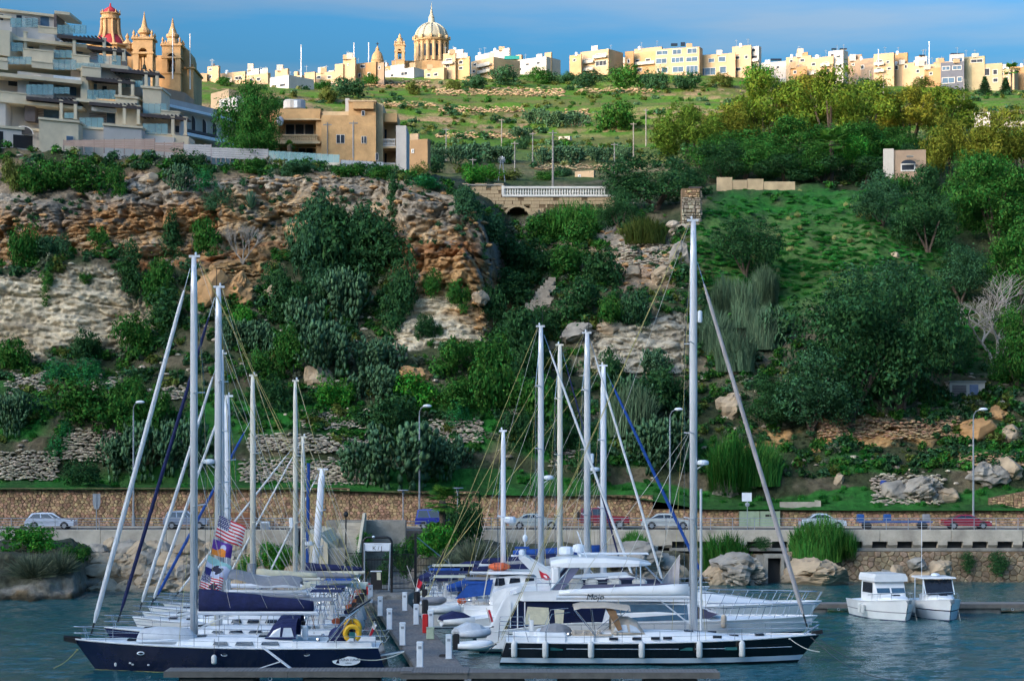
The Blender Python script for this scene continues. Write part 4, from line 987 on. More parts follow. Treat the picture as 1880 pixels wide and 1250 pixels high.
M_SOLAR = mat('solar_panel', (0.012, 0.018, 0.04), rough=0.15, var=0.2, scale=2, spec=0.7)

def house(label, Y, masses, wins=(), balc=(), a=28, cat='house', group=None, pane=None, extras=()):
 """masses: (px0, px1, px2, top, base, colour, set-back); the front runs px0..px1, the right side px1..px2.
 wins: (mass, px0, px1, top, base); balc: (mass, px0, px1, row)"""
 x0 = WX(masses[0][0], Y)
 bz = min(WZ(m_[4], Y) for m_ in masses)
 org = Vector((WX((masses[0][0] + masses[0][1]) / 2, Y), Y, bz))
 t_ = thing('house', label, cat, org, 0, group)
 fr = []
 for (p0, p1, p2, top, base, colr, sb) in masses:
  y = Y + sb; an = R(a) if p2 > p1 else 0.0
  w = (p1 - p0) * y / F / math.cos(an); d = (p2 - p1) * y / F / math.sin(an) if an else 9.0
  C = Vector((WX(p1,y),y,0))-Vector((org.x,org.y,0)); fd = Vector((-math.cos(an),math.sin(an),0)); sd = Vector((math.sin(an),math.cos(an),0)); nm = Vector((-math.sin(an),-math.cos(an),0))
  z0, z1 = -4.0, WZ(top, y) - org.z
  c4 = [C + fd * w, C, C + sd * d, C + fd * w + sd * d]
  mb = MB(); rim = .22
  ring = lambda z,i: [tuple(c4[0]+(-fd+sd)*i+Vector((0,0,z))),tuple(c4[1]+(fd+sd)*i+Vector((0,0,z))),tuple(c4[2]+(fd-sd)*i+Vector((0,0,z))),tuple(c4[3]+(-fd-sd)*i+Vector((0,0,z)))]
  mb.loft([ring(z0, 0), ring(z1, 0), ring(z1, rim), ring(z1 - .45, rim)])      # walls with a parapet round the flat roof
  mb.build('wall', WM[colr], t_)
  fr.append((y, an, C, fd, nm, p1, w))
  if Y > 500 and w > 3.5:                            # tanks, aerials and stair heads on the flat roofs
   rr = random.Random(int(p0 * 7 + top))
   for q in range(rr.randint(1, 3)):
    b_ = C+fd*w*rr.uniform(.15,.85)+sd*min(d,8)*rr.uniform(.2,.6); kind = rr.choice(('water_tank','aerial','roof_box','aerial'))
    if kind == 'water_tank': MB().lathe(b_.x,b_.y,[(.5,z1-.4),(.5,z1+.7),(.3,z1+.85)],8).build(kind,M_PLASTIC,t_)
    elif kind == 'aerial': MB().box(b_.x-.05,b_.x+.05,b_.y-.05,b_.y+.05,z1-.4,z1+2.2).box(b_.x-.5,b_.x+.5,b_.y-.04,b_.y+.04,z1+1.8,z1+1.88).build(kind,M_GALV,t_)
    else: MB().box(b_.x-.9,b_.x+.9,b_.y-.8,b_.y+.8,z1-.4,z1+rr.uniform(.8,1.8)).build(kind,WM[rr.choice(('pale','cream','white'))],t_)
 def onf(i, px, py):
  y, an, C, fd, nm, p1, w = fr[i]
  # photo pixel to the front plane of mass i
  u = ((p1 - px) * y / F) / (math.cos(an) + (p1 - px) / F * 0 + 1e-9)
  return C + fd * u + Vector((0, 0, WZ(py, y) - org.z)), fd, nm
 for k, wn in enumerate(wins):
  i, q0, q1, tp, bs = wn[:5]; pm = wn[5] if len(wn) > 5 else (pane or M_WIN)
  A, fd, nm = onf(i, q0, bs); B, _, _ = onf(i, q1, bs); T, _, _ = onf(i, q0, tp)
  h = T.z - A.z; dx = B - A; ln = dx.length; ex = dx / ln; b_ = .14
  fm = MB()
  def bar(u0, u1, v0, v1):
   p = [A+ex*u0+Vector((0,0,v0)),A+ex*u1+Vector((0,0,v0)),A+ex*u1+Vector((0,0,v1)),A+ex*u0+Vector((0,0,v1))]
   fm.loft([[tuple(q_ - nm * .05) for q_ in p], [tuple(q_ + nm * .10) for q_ in p]])
  bar(0, ln, 0, b_); bar(0, ln, h - b_, h); bar(0, b_, b_, h - b_); bar(ln - b_, ln, b_, h - b_)
  nm_ = max(1, round(ln / 1.6))
  for q_ in range(1, nm_): bar(ln * q_ / nm_ - .05, ln * q_ / nm_ + .05, b_, h - b_)
  fo = fm.build('window', M_FRAME, t_)
  pm_ = MB(); p = [A+ex*b_+Vector((0,0,b_)),A+ex*(ln-b_)+Vector((0,0,b_)),A+ex*(ln-b_)+Vector((0,0,h-b_)),A+ex*b_+Vector((0,0,h-b_))]
  pm_.add([tuple(q_ + nm * .03) for q_ in p], [(0, 1, 2, 3)]); pm_.build('pane', pm, fo)
 for bl in balc:
  i, q0, q1, row = bl
  A, fd, nm = onf(i, q0, row); B, _, _ = onf(i, q1, row); ex = (B - A).normalized(); ln = (B - A).length
  o1 = 1.1
  mb = MB()
  P_ = lambda u, o, z: tuple(A + ex * u + nm * o + Vector((0, 0, z)))
  mb.loft([[P_(0,0.02,-.15),P_(ln,.02,-.15),P_(ln,o1,-.15),P_(0,o1,-.15)],[P_(0,.02,0),P_(ln,.02,0),P_(ln,o1,0),P_(0,o1,0)]])
  mb.loft([[P_(0,o1-.12,0),P_(ln,o1-.12,0),P_(ln,o1,0),P_(0,o1,0)],[P_(0,o1-.12,.85),P_(ln,o1-.12,.85),P_(ln,o1,.85),P_(0,o1,.85)]])
  mb.build('balcony', WM['pale'], t_)
 for ex_ in extras:
  nm_, q0, q1, tp, bs, mm, sb = ex_
  y = Y + sb
  MB().box(WX(q0, y) - org.x, WX(q1, y) - org.x, sb, sb + 1.2, WZ(bs, y) - org.z, WZ(tp, y) - org.z).build(nm_, mm, t_)
 return t_

S, SW = 'houses on the skyline', 690
house('cream tower house with a boxy stair top, leftmost on the skyline',640,[(379,401,404,121,166,'cream',0),(363,380,380,135,166,'cream',.6),(401,450,452,131,166,'cream',1.0)],[(0,382,389,124,129),(0,382,388,137,143),(1,366,371,148,157),(2,412,424,140,145),(2,430,444,139,146)],[(2,408,428,149)],group=S,extras=[('water_tank',388,394,117,121,WM['dark'],3)])
house('low cream house with white roof tank right of the tower house',650,[(448,492,494,135,162,'cream',0),(452,475,477,126,140,'white',3)],[(0,456,462,141,147),(0,470,478,141,147)],group=S)
house('long white house with a shaded end wall behind the dark tree',600,[(492,530,572,138,172,'white',0),(503,528,531,126,142,'cream',6)],[(0,498,506,152,158),(0,512,524,152,158)],a=40,group=S)
house('cream house group with small roof room left of the orange house',660,[(558,578,580,132,158,'cream',0),(575,618,622,131,158,'cream',1),(583,597,599,123,133,'pale',4)],[(1,580,588,136,142),(1,600,608,138,144),(1,585,596,148,153)],[(1,578,614,156)],group=S)
house('orange sandstone house with a cream stair tower',655,[(622,690,704,114,158,'orange',0),(629,652,654,106,128,'cream',-.8),(614,630,631,117,150,'cream',.5),(690,705,707,115,150,'brown',-.5)],[(0,660,670,117,123),(0,636,642,133,140),(0,656,662,132,140),(0,674,680,132,140),(1,637,641,116,120),(3,694,699,121,127)],group=S)
house('white flat-roofed house stepping down below the small dome',680,[(705,760,778,124,152,'white',0),(716,742,744,118,126,'pale',4)],[(0,715,722,131,137),(0,735,748,130,137)],a=35,group=S)
house('cream house right of the domed church, on the brow of the fields',668,[(778,815,820,124,150,'cream',0),(813,836,838,97,150,'cream',1.5),(822,850,852,91,106,'white',6),(836,862,864,104,150,'yellow',0.5)],[(1,818,830,107,114),(1,818,826,118,123),(3,842,850,110,117),(3,842,850,121,127),(0,783,790,133,139),(0,796,804,133,139)],[(1,815,834,117)],group=S)
house('cream balconied house with a teal awning on its terrace',672,[(864,906,955,105,152,'cream',0),(900,935,938,88,108,'white',5),(872,900,902,97,108,'white',4)],[(0,868,874,109,115),(0,880,898,112,118),(0,866,872,121,127),(0,882,900,122,129)],[(0,878,904,119),(0,880,904,131)],a=50,group=S,extras=[('awning',926,954,103,109,mat('teal_awning',(0.02,0.28,0.26),var=.1),-.2)])
house('pale grey house with a small roof tower in the dip of the skyline',700,[(958,1003,1030,104,150,'pale',0),(1000,1012,1014,96,112,'cream',2),(985,995,996,99,106,'white',4)],[(0,965,972,112,117),(0,985,992,112,117)],a=35,group=S)
house('three-storey yellow house with deep balconies and a plain right side',690,[(1067,1117,1146,90,152,'cream',0),(1046,1067,1068,100,150,'yellow',2),(1086,1097,1098,84,92,'white',4)],[(0,1074,1090,104,110),(0,1074,1090,118,125),(0,1094,1114,97,103),(0,1094,1114,110,120),(1,1052,1058,107,112)],[(0,1072,1092,112),(0,1072,1092,126),(0,1092,1116,105)],a=35,group=S)
house('yellow house with a long balcony, left of the big glazed house',694,[(1162,1206,1210,94,152,'yellow',0),(1148,1163,1164,94,150,'orange',1),(1166,1215,1217,86,98,'cream',4)],[(0,1168,1175,106,114),(0,1186,1195,106,114),(1,1152,1157,108,116),(0,1170,1180,122,129)],[(0,1164,1204,117)],group=S)
house('big cream house with three floors of blue glazing',688,[(1205,1284,1292,86,156,'cream',0),(1283,1345,1348,98,156,'cream',.8)],
      [(0,1207,1228,89,97),(0,1236,1252,88,98),(0,1262,1280,88,98),(0,1206,1226,103,113),(0,1234,1256,103,113),(0,1260,1281,104,113),(0,1208,1213,121,129),(0,1216,1228,120,130),(0,1236,1256,120,131),(0,1260,1282,120,136),(1,1302,1313,105,113),(1,1320,1333,103,113),(1,1286,1315,122,136),(1,1322,1334,121,134)],a=20,group=S,pane=M_WINB,extras=[('solar_panel',1232,1244,80,84,M_SOLAR,4),('solar_panel',1250,1258,78,84,M_SOLAR,4)])
house('pale yellow house with an open stair loggia on its roof',686,[(1346,1379,1380,83,156,'cream',0),(1378,1393,1399,85,156,'white',.4),(1338,1350,1351,97,156,'cream',1)],[(0,1350,1360,101,107),(0,1352,1362,122,129),(1,1381,1388,89,95),(1,1380,1391,101,111),(1,1381,1390,117,126),(0,1368,1374,101,108)],[(1,1377,1394,113)],a=30,group=S)
house('low grey stone house between two taller houses',705,[(1400,1444,1446,112,160,'grey',0)],[(0,1408,1414,120,126),(0,1426,1432,120,126)],group=S,extras=[('solar_panel',1415,1435,108,111,M_SOLAR,3)])
house('cream house with a low sandstone annexe in front',696,[(1446,1489,1491,102,162,'cream',0),(1464,1483,1484,96,104,'orange',4),(1452,1481,1482,122,162,'orange',-2.5)],[(0,1452,1458,107,112),(0,1470,1478,107,113),(2,1458,1464,128,134)],group=S)
house('tall white house with solar panels on the roof',692,[(1490,1530,1531,103,160,'cream',0),(1523,1548,1560,92,160,'white',-.6)],[(0,1493,1500,112,118),(0,1512,1522,113,119),(0,1494,1502,126,132),(0,1513,1524,126,132),(1,1527,1533,97,102),(1,1536,1544,101,106),(1,1528,1532,117,126),(1,1541,1546,117,125)],[(0,1510,1526,121),(0,1491,1504,134)],a=32,group=S,extras=[('solar_panel',1527,1536,89,91,M_SOLAR,3),('solar_panel',1542,1555,89,91,M_SOLAR,3)])
house('brownish stone house with a square chimney',704,[(1560,1604,1606,107,162,'brown',0),(1572,1582,1583,100,110,'brown',3)],[(0,1567,1572,113,118),(0,1582,1588,118,126)],group=S)
house('cream house with an orange roof room and stacked balconies',692,[(1607,1641,1644,97,162,'cream',0),(1640,1666,1668,97,118,'orange',3),(1640,1679,1681,115,162,'cream',.8)],[(0,1612,1622,108,116),(0,1612,1620,122,129),(0,1628,1634,111,116),(0,1630,1637,123,128),(2,1646,1652,118,126),(2,1662,1667,118,125)],[(0,1609,1626,118),(0,1609,1626,131)],group=S)
house('sandstone house stepping down in front of the grey modern block',680,[(1681,1729,1730,117,176,'cream',0),(1682,1702,1703,103,120,'white',3),(1700,1729,1730,124,176,'orange',-1.5)],[(0,1686,1692,124,131),(0,1694,1698,137,146),(2,1708,1714,131,137)],group=S,extras=[('solar_panel',1688,1698,101,103,M_SOLAR,3)])
house('modern block with a dark glazed left half and a beige right half',660,[(1730,1770,1771,113,182,'dark',0),(1745,1770,1771,99,118,'grey',1),(1770,1840,1842,116,182,'olive',-.5),(1770,1808,1810,103,120,'olive',1)],
      [(0,1732,1746,120,128,M_WINB),(0,1750,1766,120,128,M_WINB),(0,1732,1754,141,152,M_WINB),(0,1758,1767,141,150,M_WINB),(1,1748,1768,105,113,M_WINB),(2,1780,1788,126,137),(2,1793,1801,126,137),(2,1808,1819,124,138),(2,1824,1832,127,137),(2,1780,1788,143,150),(2,1793,1802,143,153),(2,1824,1833,143,151),(3,1784,1805,108,115)],a=20,cat='apartment block',extras=[('solar_panel',1746,1770,98,100,M_SOLAR,3)])
house('small orange house at the right end of the skyline',720,[(1855,1884,1885,121,160,'orange',0)],[(0,1862,1866,130,136)],group=S)
house('white and blue-grey villa below the sandstone belfry',330,[(396,434,470,176,215,'white',0),(380,420,450,164,200,'cream',10)],[(0,402,408,182,190)],a=52,cat='house')
house('cream cottage ruin beside the sandstone house above the road wall',285,[(745,785,790,255,330,'orange',0),(752,768,770,245,300,'cream',4)],[(0,755,760,272,280)],group='small houses below the fields')
house('small roofless field hut in the middle fields',425,[(1026,1046,1050,250,275,'pale',0)],[(0,1032,1036,257,263)],group='small houses below the fields')
house('low pale field store beside the road lamp',300,[(1056,1090,1093,313,340,'cream',0)],[(0,1062,1067,319,325)],group='small houses below the fields')

rr = random.Random(11); nb_ = 0
for px0 in (372, 424, 470, 536, 600, 700, 716, 742, 768, 830, 876, 912, 944, 1140, 1484, 1552, 1596, 1676, 1716, 1838):
 w0 = rr.randint(16,34); tp = float(np.interp(px0,[360,600,760,950,1040,1400,1880],[134,126,112,102,104,104,112]))+rr.uniform(-4,8); nb_ += 1; tp2 = tp+rr.uniform(5,9)
 house('small %s house, %s of the houses filling the gaps along the ridge' % (('cream','white','sandstone','yellow')[nb_ % 4],(ORD+['thirteenth','fourteenth','fifteenth','sixteenth','seventeenth','eighteenth','nineteenth','twentieth','twenty-first','twenty-second','twenty-third','twenty-fourth'])[nb_-1]+' from the left'),715,[(px0,px0+w0,px0+w0+rr.randint(4,14),tp2,tp2+40,('cream','white','orange','yellow')[nb_ % 4],0),(px0+3,px0+w0*.6,px0+w0*.6+3,tp,tp2+6,('white','cream','pale')[nb_ % 3],3)],[(0,px0+3,px0+7,tp2+5,tp2+10),(0,px0+w0-9,px0+w0-4,tp2+5,tp2+11),(0,px0+w0*.45,px0+w0*.45+4,tp2+14,tp2+20)],a=rr.choice((20,30,38)),group='small houses filling the ridge')
# ---- domes and belfries
M_DOME = mat('dome_stone', (0.42, 0.39, 0.29), rough=0.8, var=0.2, scale=0.3, bump=0.3)
M_DRUM = mat('drum_stone', (0.50, 0.33, 0.17), rough=0.85, var=0.2, scale=0.4, bump=0.3)
M_REDD = mat('red_dome_paint', (0.33, 0.025, 0.035), rough=0.6, var=0.2, scale=0.5)
M_LIME = mat('belfry_limestone', (0.45, 0.28, 0.135), rough=0.85, var=0.25, scale=0.5, bump=0.35)
M_BRONZE = mat('bell_bronze', (0.08, 0.09, 0.06), rough=0.5, var=0.2, scale=2, metal=0.6)
def ring_boxes(parent, name, n, r, w, d, z0, z1, m_, a0=0):
 mb = MB().box(-w / 2, w / 2, -d, 0, z0, z1); o = None
 for k in range(n):
  an = a0 + 2 * PI * k / n
  if o is None: o = mb.build(name, m_, parent); q = o
  else: q = o.copy(); COL.objects.link(q); q.parent = parent
  q.location = (r * math.sin(an), -r * math.cos(an), 0); q.rotation_euler = (0, 0, an)
Y = 715; k = Y / F
t_ = thing('domed_church','pale ribbed stone dome on a columned drum rising over the skyline houses','church',W(791,128,Y))
z = lambda py: (128 - py) * k
MB().box(-72 * k, 32 * k, 0, 18, -6, z(112)).build('nave', M_LIME, t_)
MB().lathe(0,6,[(31*k,z(113)),(31*k,z(110)),(28*k,z(109.5)),(28*k,z(72)),(32*k,z(71)),(33*k,z(68)),(30*k,z(67))],32).build('drum',M_DRUM,t_)
e = link('columns', None, t_, (0, 6, 0)); e.name = 'colonnade'
for n_ in range(16):
 an = 2*PI*(n_+.5)/16; MB().lathe(math.sin(an)*29*k,-math.cos(an)*29*k,[(.75,z(109)),(.62,z(106)),(.58,z(76)),(.8,z(73))],8).build('column',M_DRUM,e)
e2 = link('windows', None, t_, (0, 6, 0)); e2.name = 'drum_window_ring'
for n_ in range(16):
 an = 2 * PI * n_ / 16
 o = MB().box(-.75,.75,-.08,.02,z(101),z(83)).add([(-.75,-.08,z(83)),(.75,-.08,z(83)),(.5,-.08,z(80)),(0,-.08,z(78.5)),(-.5,-.08,z(80))],[(0,1,2,3,4)]).build('drum_window',M_WIN,e2)
 o.location = (28.05 * k * math.sin(an), -28.05 * k * math.cos(an), 0); o.rotation_euler = (0, 0, an)
dp = [(29.5, 67), (29.3, 60), (27.5, 54), (24, 48), (19, 43), (13, 39.5), (9, 38), (8, 36.5)]
MB().lathe(0, 6, [(r * k, z(p)) for r, p in dp], 40).build('dome', M_DOME, t_, smooth=True)
for n_ in range(12):
 an = 2 * PI * n_ / 12
 MB().tube([(math.sin(an)*r*k*1.01,6-math.cos(an)*r*k*1.01,z(p)) for r,p in dp[:-1]],.32,5).build('rib',M_DOME,t_)
ring_boxes(t_, 'finial', 12, 31.5 * k, .7, .7, z(68), z(62), M_DRUM);
for o in t_.children:
 if o.name.startswith('finial'): o.location.y += 6
MB().lathe(0,6,[(8.5*k,z(38)),(8.5*k,z(36)),(6.2*k,z(35)),(5.2*k,z(28)),(5.5*k,z(26)),(4.0*k,z(23)),(2.5*k,z(19)),(1.5*k,z(12)),(.9*k,z(8)),(.25*k,z(0)),(.1*k,z(-4))],14).build('lantern',M_DOME,t_)
def belfry(parent, px, Y, base, body_top, w, tiers, m_, name='bell_tower', label=None, bell=True):
 """square tower with an arched opening each side,cornices,corner finials and a turned cap (tiers: half-width px,row)"""
 k = Y / F
 t_ = thing(name,label,'bell tower',W(px,base,Y)) if parent is None else link(name,None,parent,W(px,base,Y)-parent.location)
 z = lambda py: (base - py) * k
 h = w / 2 * k; oh = h * .42
 ot, ob_ = body_top + (base - body_top) * .18, body_top + (base - body_top) * .62
 body = MB()
 for s_ in (-1, 1):
  for q in (-1,1): body.box(min(s_*h,s_*oh),max(s_*h,s_*oh),min(q*h,q*oh),max(q*h,q*oh),z(ob_),z(ot))
 body.box(-h, h, -h, h, -3, z(ob_))
 # arch heads
 for q in range(4):
  an = q * PI / 2; ca_, sa = math.cos(an), math.sin(an)
  pts = [(-oh,z(ot)),(-oh,z(ot)-oh*1.0)]+[(-oh*math.cos(a_),z(ot)-oh*1.0+oh*.95*math.sin(a_)) for a_ in np.linspace(.2,PI-.2,7)]+[(oh,z(ot)-oh*1.0),(oh,z(ot))]
  for i_ in range(1, len(pts) - 2):
   a_, b_ = pts[i_], pts[i_ + 1]
   quad = [(a_[0], a_[1]), (b_[0], b_[1]), (b_[0], z(ot)), (a_[0], z(ot))]
   body.loft([[(x_*ca_+h*.98*sa,x_*sa-h*.98*ca_,zz) for x_,zz in quad],[(x_*ca_+h*.7*sa,x_*sa-h*.7*ca_,zz) for x_,zz in quad]])
 body.box(-h, h, -h, h, z(ot), z(body_top))
 body.build('tower_body', m_, t_)
 co = MB()
 for r_,dz in ((1.16,0),(1.1,-.028*(base-body_top))): co.box(-h*r_,h*r_,-h*r_,h*r_,z(body_top)+dz*k*10-.25*h*.4,z(body_top)+dz*k*10+.25*h*.4)
 co.build('cornice', m_, t_)
 co = MB(); co.box(-h * 1.1, h * 1.1, -h * 1.1, h * 1.1, z(ob_) - .12 * h, z(ob_) + .02 * h); co.build('cornice', m_, t_)
 for sx_ in (-1, 1):
  for sy_ in (-1, 1):
   MB().lathe(sx_*h*.92,sy_*h*.92,[(h*.16,z(body_top)+.08*h),(h*.16,z(body_top)+.3*h),(h*.08,z(body_top)+.36*h),(h*.15,z(body_top)+.55*h),(h*.03,z(body_top)+.85*h)],8).build('finial',m_,t_)
 MB().lathe(0, 0, [(r_ * k, z(p)) for r_, p in tiers], 12).build('cap', m_, t_, smooth=False)
 if bell:
  MB().lathe(0,0,[(oh*.62,z(ob_)+oh*.8),(oh*.5,z(ob_)+oh*1.1),(oh*.4,z(ob_)+oh*1.7),(oh*.15,z(ob_)+oh*2.0),(oh*.05,z(ot))],10).build('bell',M_BRONZE,t_)
 return t_
belfry(None,734,712,128,84,18,[(8.5,84),(8.5,80),(9.5,79),(5.5,76),(5.5,73),(6,72),(3,70),(2.2,66),(.5,62)],M_DRUM,label='slender stone belfry left of the large pale dome')
t_ = thing('small_domed_chapel','small brown dome with a cross left of the slender belfry','chapel',W(693,130,690)); k = 690/F; z = lambda py: (130-py)*k
MB().lathe(0,0,[(11.5*k,-2),(11.5*k,z(113)),(12.5*k,z(112)),(11*k,z(110)),(10*k,z(104)),(7.5*k,z(98)),(4.5*k,z(95)),(3.2*k,z(93)),(3.4*k,z(90)),(1.2*k,z(87)),(.4*k,z(84))],16).build('dome',M_LIME,t_,smooth=False)
MB().box(-.1, .1, -.1, .1, z(85), z(78)).box(-.5, .5, -.1, .1, z(81.5), z(80.5)).build('cross', M_IRON, t_)
# the near church with the red dome
Yc = 400; k = Yc / F
t_ = thing('red_domed_church','sandstone church with a deep red dome and flared stone lantern behind the apartments','church',W(188,165,Yc)); z = lambda py: (165-py)*k
MB().lathe(0,8,[(5.4,-3),(5.4,z(78)),(5.9,z(77)),(5.9,z(74)),(5.2,z(73.5))],8,a0=PI/8).build('drum',M_LIME,t_)
MB().box(-3, 11.5, 4, 22, -4, z(95)).build('nave', M_LIME, t_)
MB().lathe(0,8,[(2.95,z(75)),(2.9,z(68)),(2.6,z(60)),(2.0,z(53)),(1.2,z(48))],32).build('dome',M_REDD,t_,smooth=True)
fl = [(3.15, 74), (2.75, 66), (2.35, 59), (2.0, 52), (1.78, 44), (1.68, 34), (1.66, 22)]
MB().lathe(0,8,[(1.5,z(62)),(1.45,z(50)),(1.5,z(38)),(1.55,z(22)),(1.9,z(21)),(1.9,z(18.5)),(1.65,z(18)),(1.65,z(12)),(1.95,z(11)),(1.8,z(9.5))],16).build('lantern',M_LIME,t_)
for n_ in range(8):
 an = 2 * PI * (n_ + .5) / 8
 MB().tube([(math.sin(an)*r,8-math.cos(an)*r,z(p)) for r,p in fl],[.36,.32,.3,.28,.26,.25,.25],6).build('rib',M_LIME,t_)
 an2 = 2 * PI * n_ / 8
 MB().lathe(math.sin(an2)*1.75,8-math.cos(an2)*1.75,[(.16,z(10)),(.16,z(8)),(.07,z(7)),(.14,z(5.5)),(.02,z(3))],6).build('finial',M_LIME,t_)
MB().lathe(0,8,[(1.55,z(10)),(1.45,z(6)),(1.1,z(2)),(.5,z(-2)),(.2,z(-4)),(.12,z(-10))],16).build('lantern_cap',M_REDD,t_,smooth=True)
for px_, tp in ((225, 52), (241, 58)):
 x_ = (px_ - 188) * k
 MB().lathe(x_,5,[(.9,z(82)),(.9,z(74)),(1.1,z(73)),(.8,z(70)),(.35,z(65)),(.22,z(62)),(.4,z(59)),(.06,z(tp))],8).build('pinnacle',M_LIME,t_)
for px_, q0, q1 in ((206, 96, 118), (224, 98, 120), (178, 96, 118)):
 x_ = (px_ - 188) * k; MB().box(x_ - .5, x_ + .5, 2.55, 2.7, z(q1), z(q0)).build('drum_window', M_WIN, t_)
belfry(None,265,396,170,74,36,[(15,74),(13,70),(9,68),(8,65),(12,62),(12,58),(9,54),(6,51),(5,47),(4,42),(2.5,36),(1.5,30),(.4,22)],M_LIME,label='sunlit sandstone bell tower with open arches beside the red dome')
belfry(None,317,404,168,86,34,[(13,86),(12,80),(10,75),(9,72),(12,69),(12,65),(8,62),(6,56),(4,51),(3,47),(2,42),(.4,33)],M_LIME,label='half-shaded bell tower at the right end of the red-domed church')
Yf = 408; k = Yf / F
t_ = thing('church_facade','curved stone church gable right of the second bell tower','church',W(330,168,Yf)); z = lambda py: (168-py)*k
MB().box(-4.2, 3.0, -3.0, 8, -4, z(130)).build('facade_wall', M_LIME, t_)
MB().box(-4.5, 3.3, -3.4, 8.2, z(132), z(129)).build('cornice', M_LIME, t_)
MB().prism([(-.6,z(129)),(2.3,z(129)),(2.3,z(108)),(2.0,z(97)),(1.3,z(91)),(.6,z(88)),(0.0,z(92)),(-.4,z(100)),(-.6,z(112))],-2.4,6).build('gable',M_LIME,t_)
MB().lathe(.7, 0, [(.35, z(89)), (.35, z(86)), (.12, z(85)), (.3, z(82)), (.04, z(76))], 8).build('finial', M_LIME, t_)
MB().box(2.2, 2.9, -2, 2, z(129), z(122)).build('parapet_block', M_LIME, t_)
for px_,tp,bs,Yp,lb in ((553,84,150,640,'tall white flagpole left of the orange sandstone house'),(650,80,118,660,'left of two thin white masts above the orange house'),(677,80,118,660,'right of two thin white masts above the orange house'),(1706,78,125,690,'white mast behind the modern block'),(349,64,135,405,'thin flagpole beside the curved church gable'),(317,55,115,398,'thin pole in front of the second bell tower'),(1613,92,105,690,'short aerial on the stacked-balcony house')):
 t_ = thing('flagpole', lb, 'flagpole', W(px_, bs, Yp)); hh = (bs - tp) * Yp / F; r_ = .12 * Yp / 690 + .03
 MB().lathe(0,0,[(r_*1.3,-3),(r_,1),(r_*.7,hh)],8).build('pole',M_MASTW,t_); MB().ell((0,0,hh),(r_*1.6,)*3,8,4).build('truck',M_MASTW,t_)

# ---- terraced apartment block on the cliff, left
M_APW = mat('apartment_render', (0.62, 0.565, 0.50), rough=0.85, var=0.08, scale=0.4, bump=0.15)
M_APC = mat('apartment_stone', (0.72, 0.61, 0.43), rough=0.85, var=0.12, scale=0.6, bump=0.25)
M_PERG = mat('pergola_wood', (0.075, 0.062, 0.060), rough=0.7, var=0.25, scale=2)
M_LOUV = mat('louvre_wood', (0.17, 0.14, 0.135), rough=0.7, var=0.2, scale=2)
M_BGL = mat('balcony_glass', (0.34, 0.58, 0.60), rough=0.05, var=0.15, scale=0.5, spec=0.7, alpha=0.42)
KA = 0.00015
def YA(px, sb): return 249 * (1 + KA * px) + sb
AP = thing('apartment_block','stepped grey apartment block with pergolas and glass balconies on the cliff','apartment block',(WX(120,252),252,WZ(280,252)))
def ob(name, p0, p1, top, base, sb, depth, m_, parent=AP, post=True):
 """box whose front runs p0..p1 along the stepped facade; rows read at its left end"""
 y0, y1 = YA(p0, sb), YA(p1, sb); z0, z1 = WZ(base, y0), WZ(top, y0)
 a_, b_ = (WX(p0, y0), y0), (WX(p1, y1), y1); L_ = parent.location
 rg = lambda z: [(a_[0]-L_.x,a_[1]-L_.y,z-L_.z),(b_[0]-L_.x,b_[1]-L_.y,z-L_.z),(b_[0]-L_.x+depth*.05,b_[1]+depth-L_.y,z-L_.z),(a_[0]-L_.x+depth*.05,a_[1]+depth-L_.y,z-L_.z)]
 return MB().loft([rg(z0), rg(z1)]).build(name, m_, parent)
def glass(p0, p1, top, base, sb):
 n = max(1, round((p1 - p0) / 11)); w = (p1 - p0) / n
 for i in range(n):
  ob('glass_panel', p0 + i * w + .25, p0 + (i + 1) * w - .25, top + .12 * 0, base, sb, .03, M_BGL)
 for i in range(n + 1): ob('glass_clip', p0 + i * w - .22, p0 + i * w + .22, top + 1, base, sb + .04, .03, M_RUB)
def pergola(p0, p1, row, sb, depth, cols_, base):
 th = 5
 ob('pergola',p0,p1,row,row+th,sb,.3,M_PERG); ob('pergola',p0,p1,row-1,row+1.5,sb+.302,depth,M_PERG)
 for q in range(int((p1-p0)/7)): ob('pergola_beam',p0+q*7,p0+q*7+2,row+1.6,row+4,sb+.303,depth*.9,M_PERG)
 for cpx in cols_: column(cpx, row + th, base, sb)
def column(cpx, top, base, sb, w=5.5):
 ob('column',cpx-w/2,cpx+w/2,top+2,base-2,sb,.33,M_APC); ob('column_cap',cpx-w*.7,cpx+w*.7,top,top+2,sb-.05,.43,M_APC); ob('column_base',cpx-w*.7,cpx+w*.7,base-2,base,sb-.05,.43,M_APC)
def parapet(p0, p1, top, base, sb, d=.25):
 ob('parapet',p0,p1,top+2.2,base,sb,d,M_APC); ob('parapet_coping',p0-.6,p1+.6,top,top+2.2,sb-.08,d+.16,M_APC)
def louvre(p0, p1, top, base, sb):
 n = max(2, round((base - top) / 3.2)); h = (base - top) / n
 for i in range(n): ob('louvre', p0, p1, top + i * h, top + i * h + h * .62, sb, .05, M_LOUV)
def window(p0, p1, top, base, sb, m_=None, arch=False):
 f_ = ob('window_frame', p0 - .8, p1 + .8, top - .8, base, sb - .05, .12, M_FRAME)
 ob('window_pane', p0, p1, top, base - .6, sb - .062, .02, m_ or M_WIN)
 if arch:
  y0, y1 = YA(p0, sb - .064), YA(p1, sb - .064); cx, rr = (p0 + p1) / 2, (p1 - p0) / 2; L_ = AP.location
  for rr_, m2, off in ((rr + 1.6, M_FRAME, -.02), (rr, m_ or M_WIN, -.04)):
   y_ = (y0 + y1) / 2 + off
   MB().poly([tuple(W(cx+rr_*math.cos(a_),top-rr_*.8*math.sin(a_),y_)-L_) for a_ in np.linspace(0,PI,12)]).build('window_arch',m2,AP)
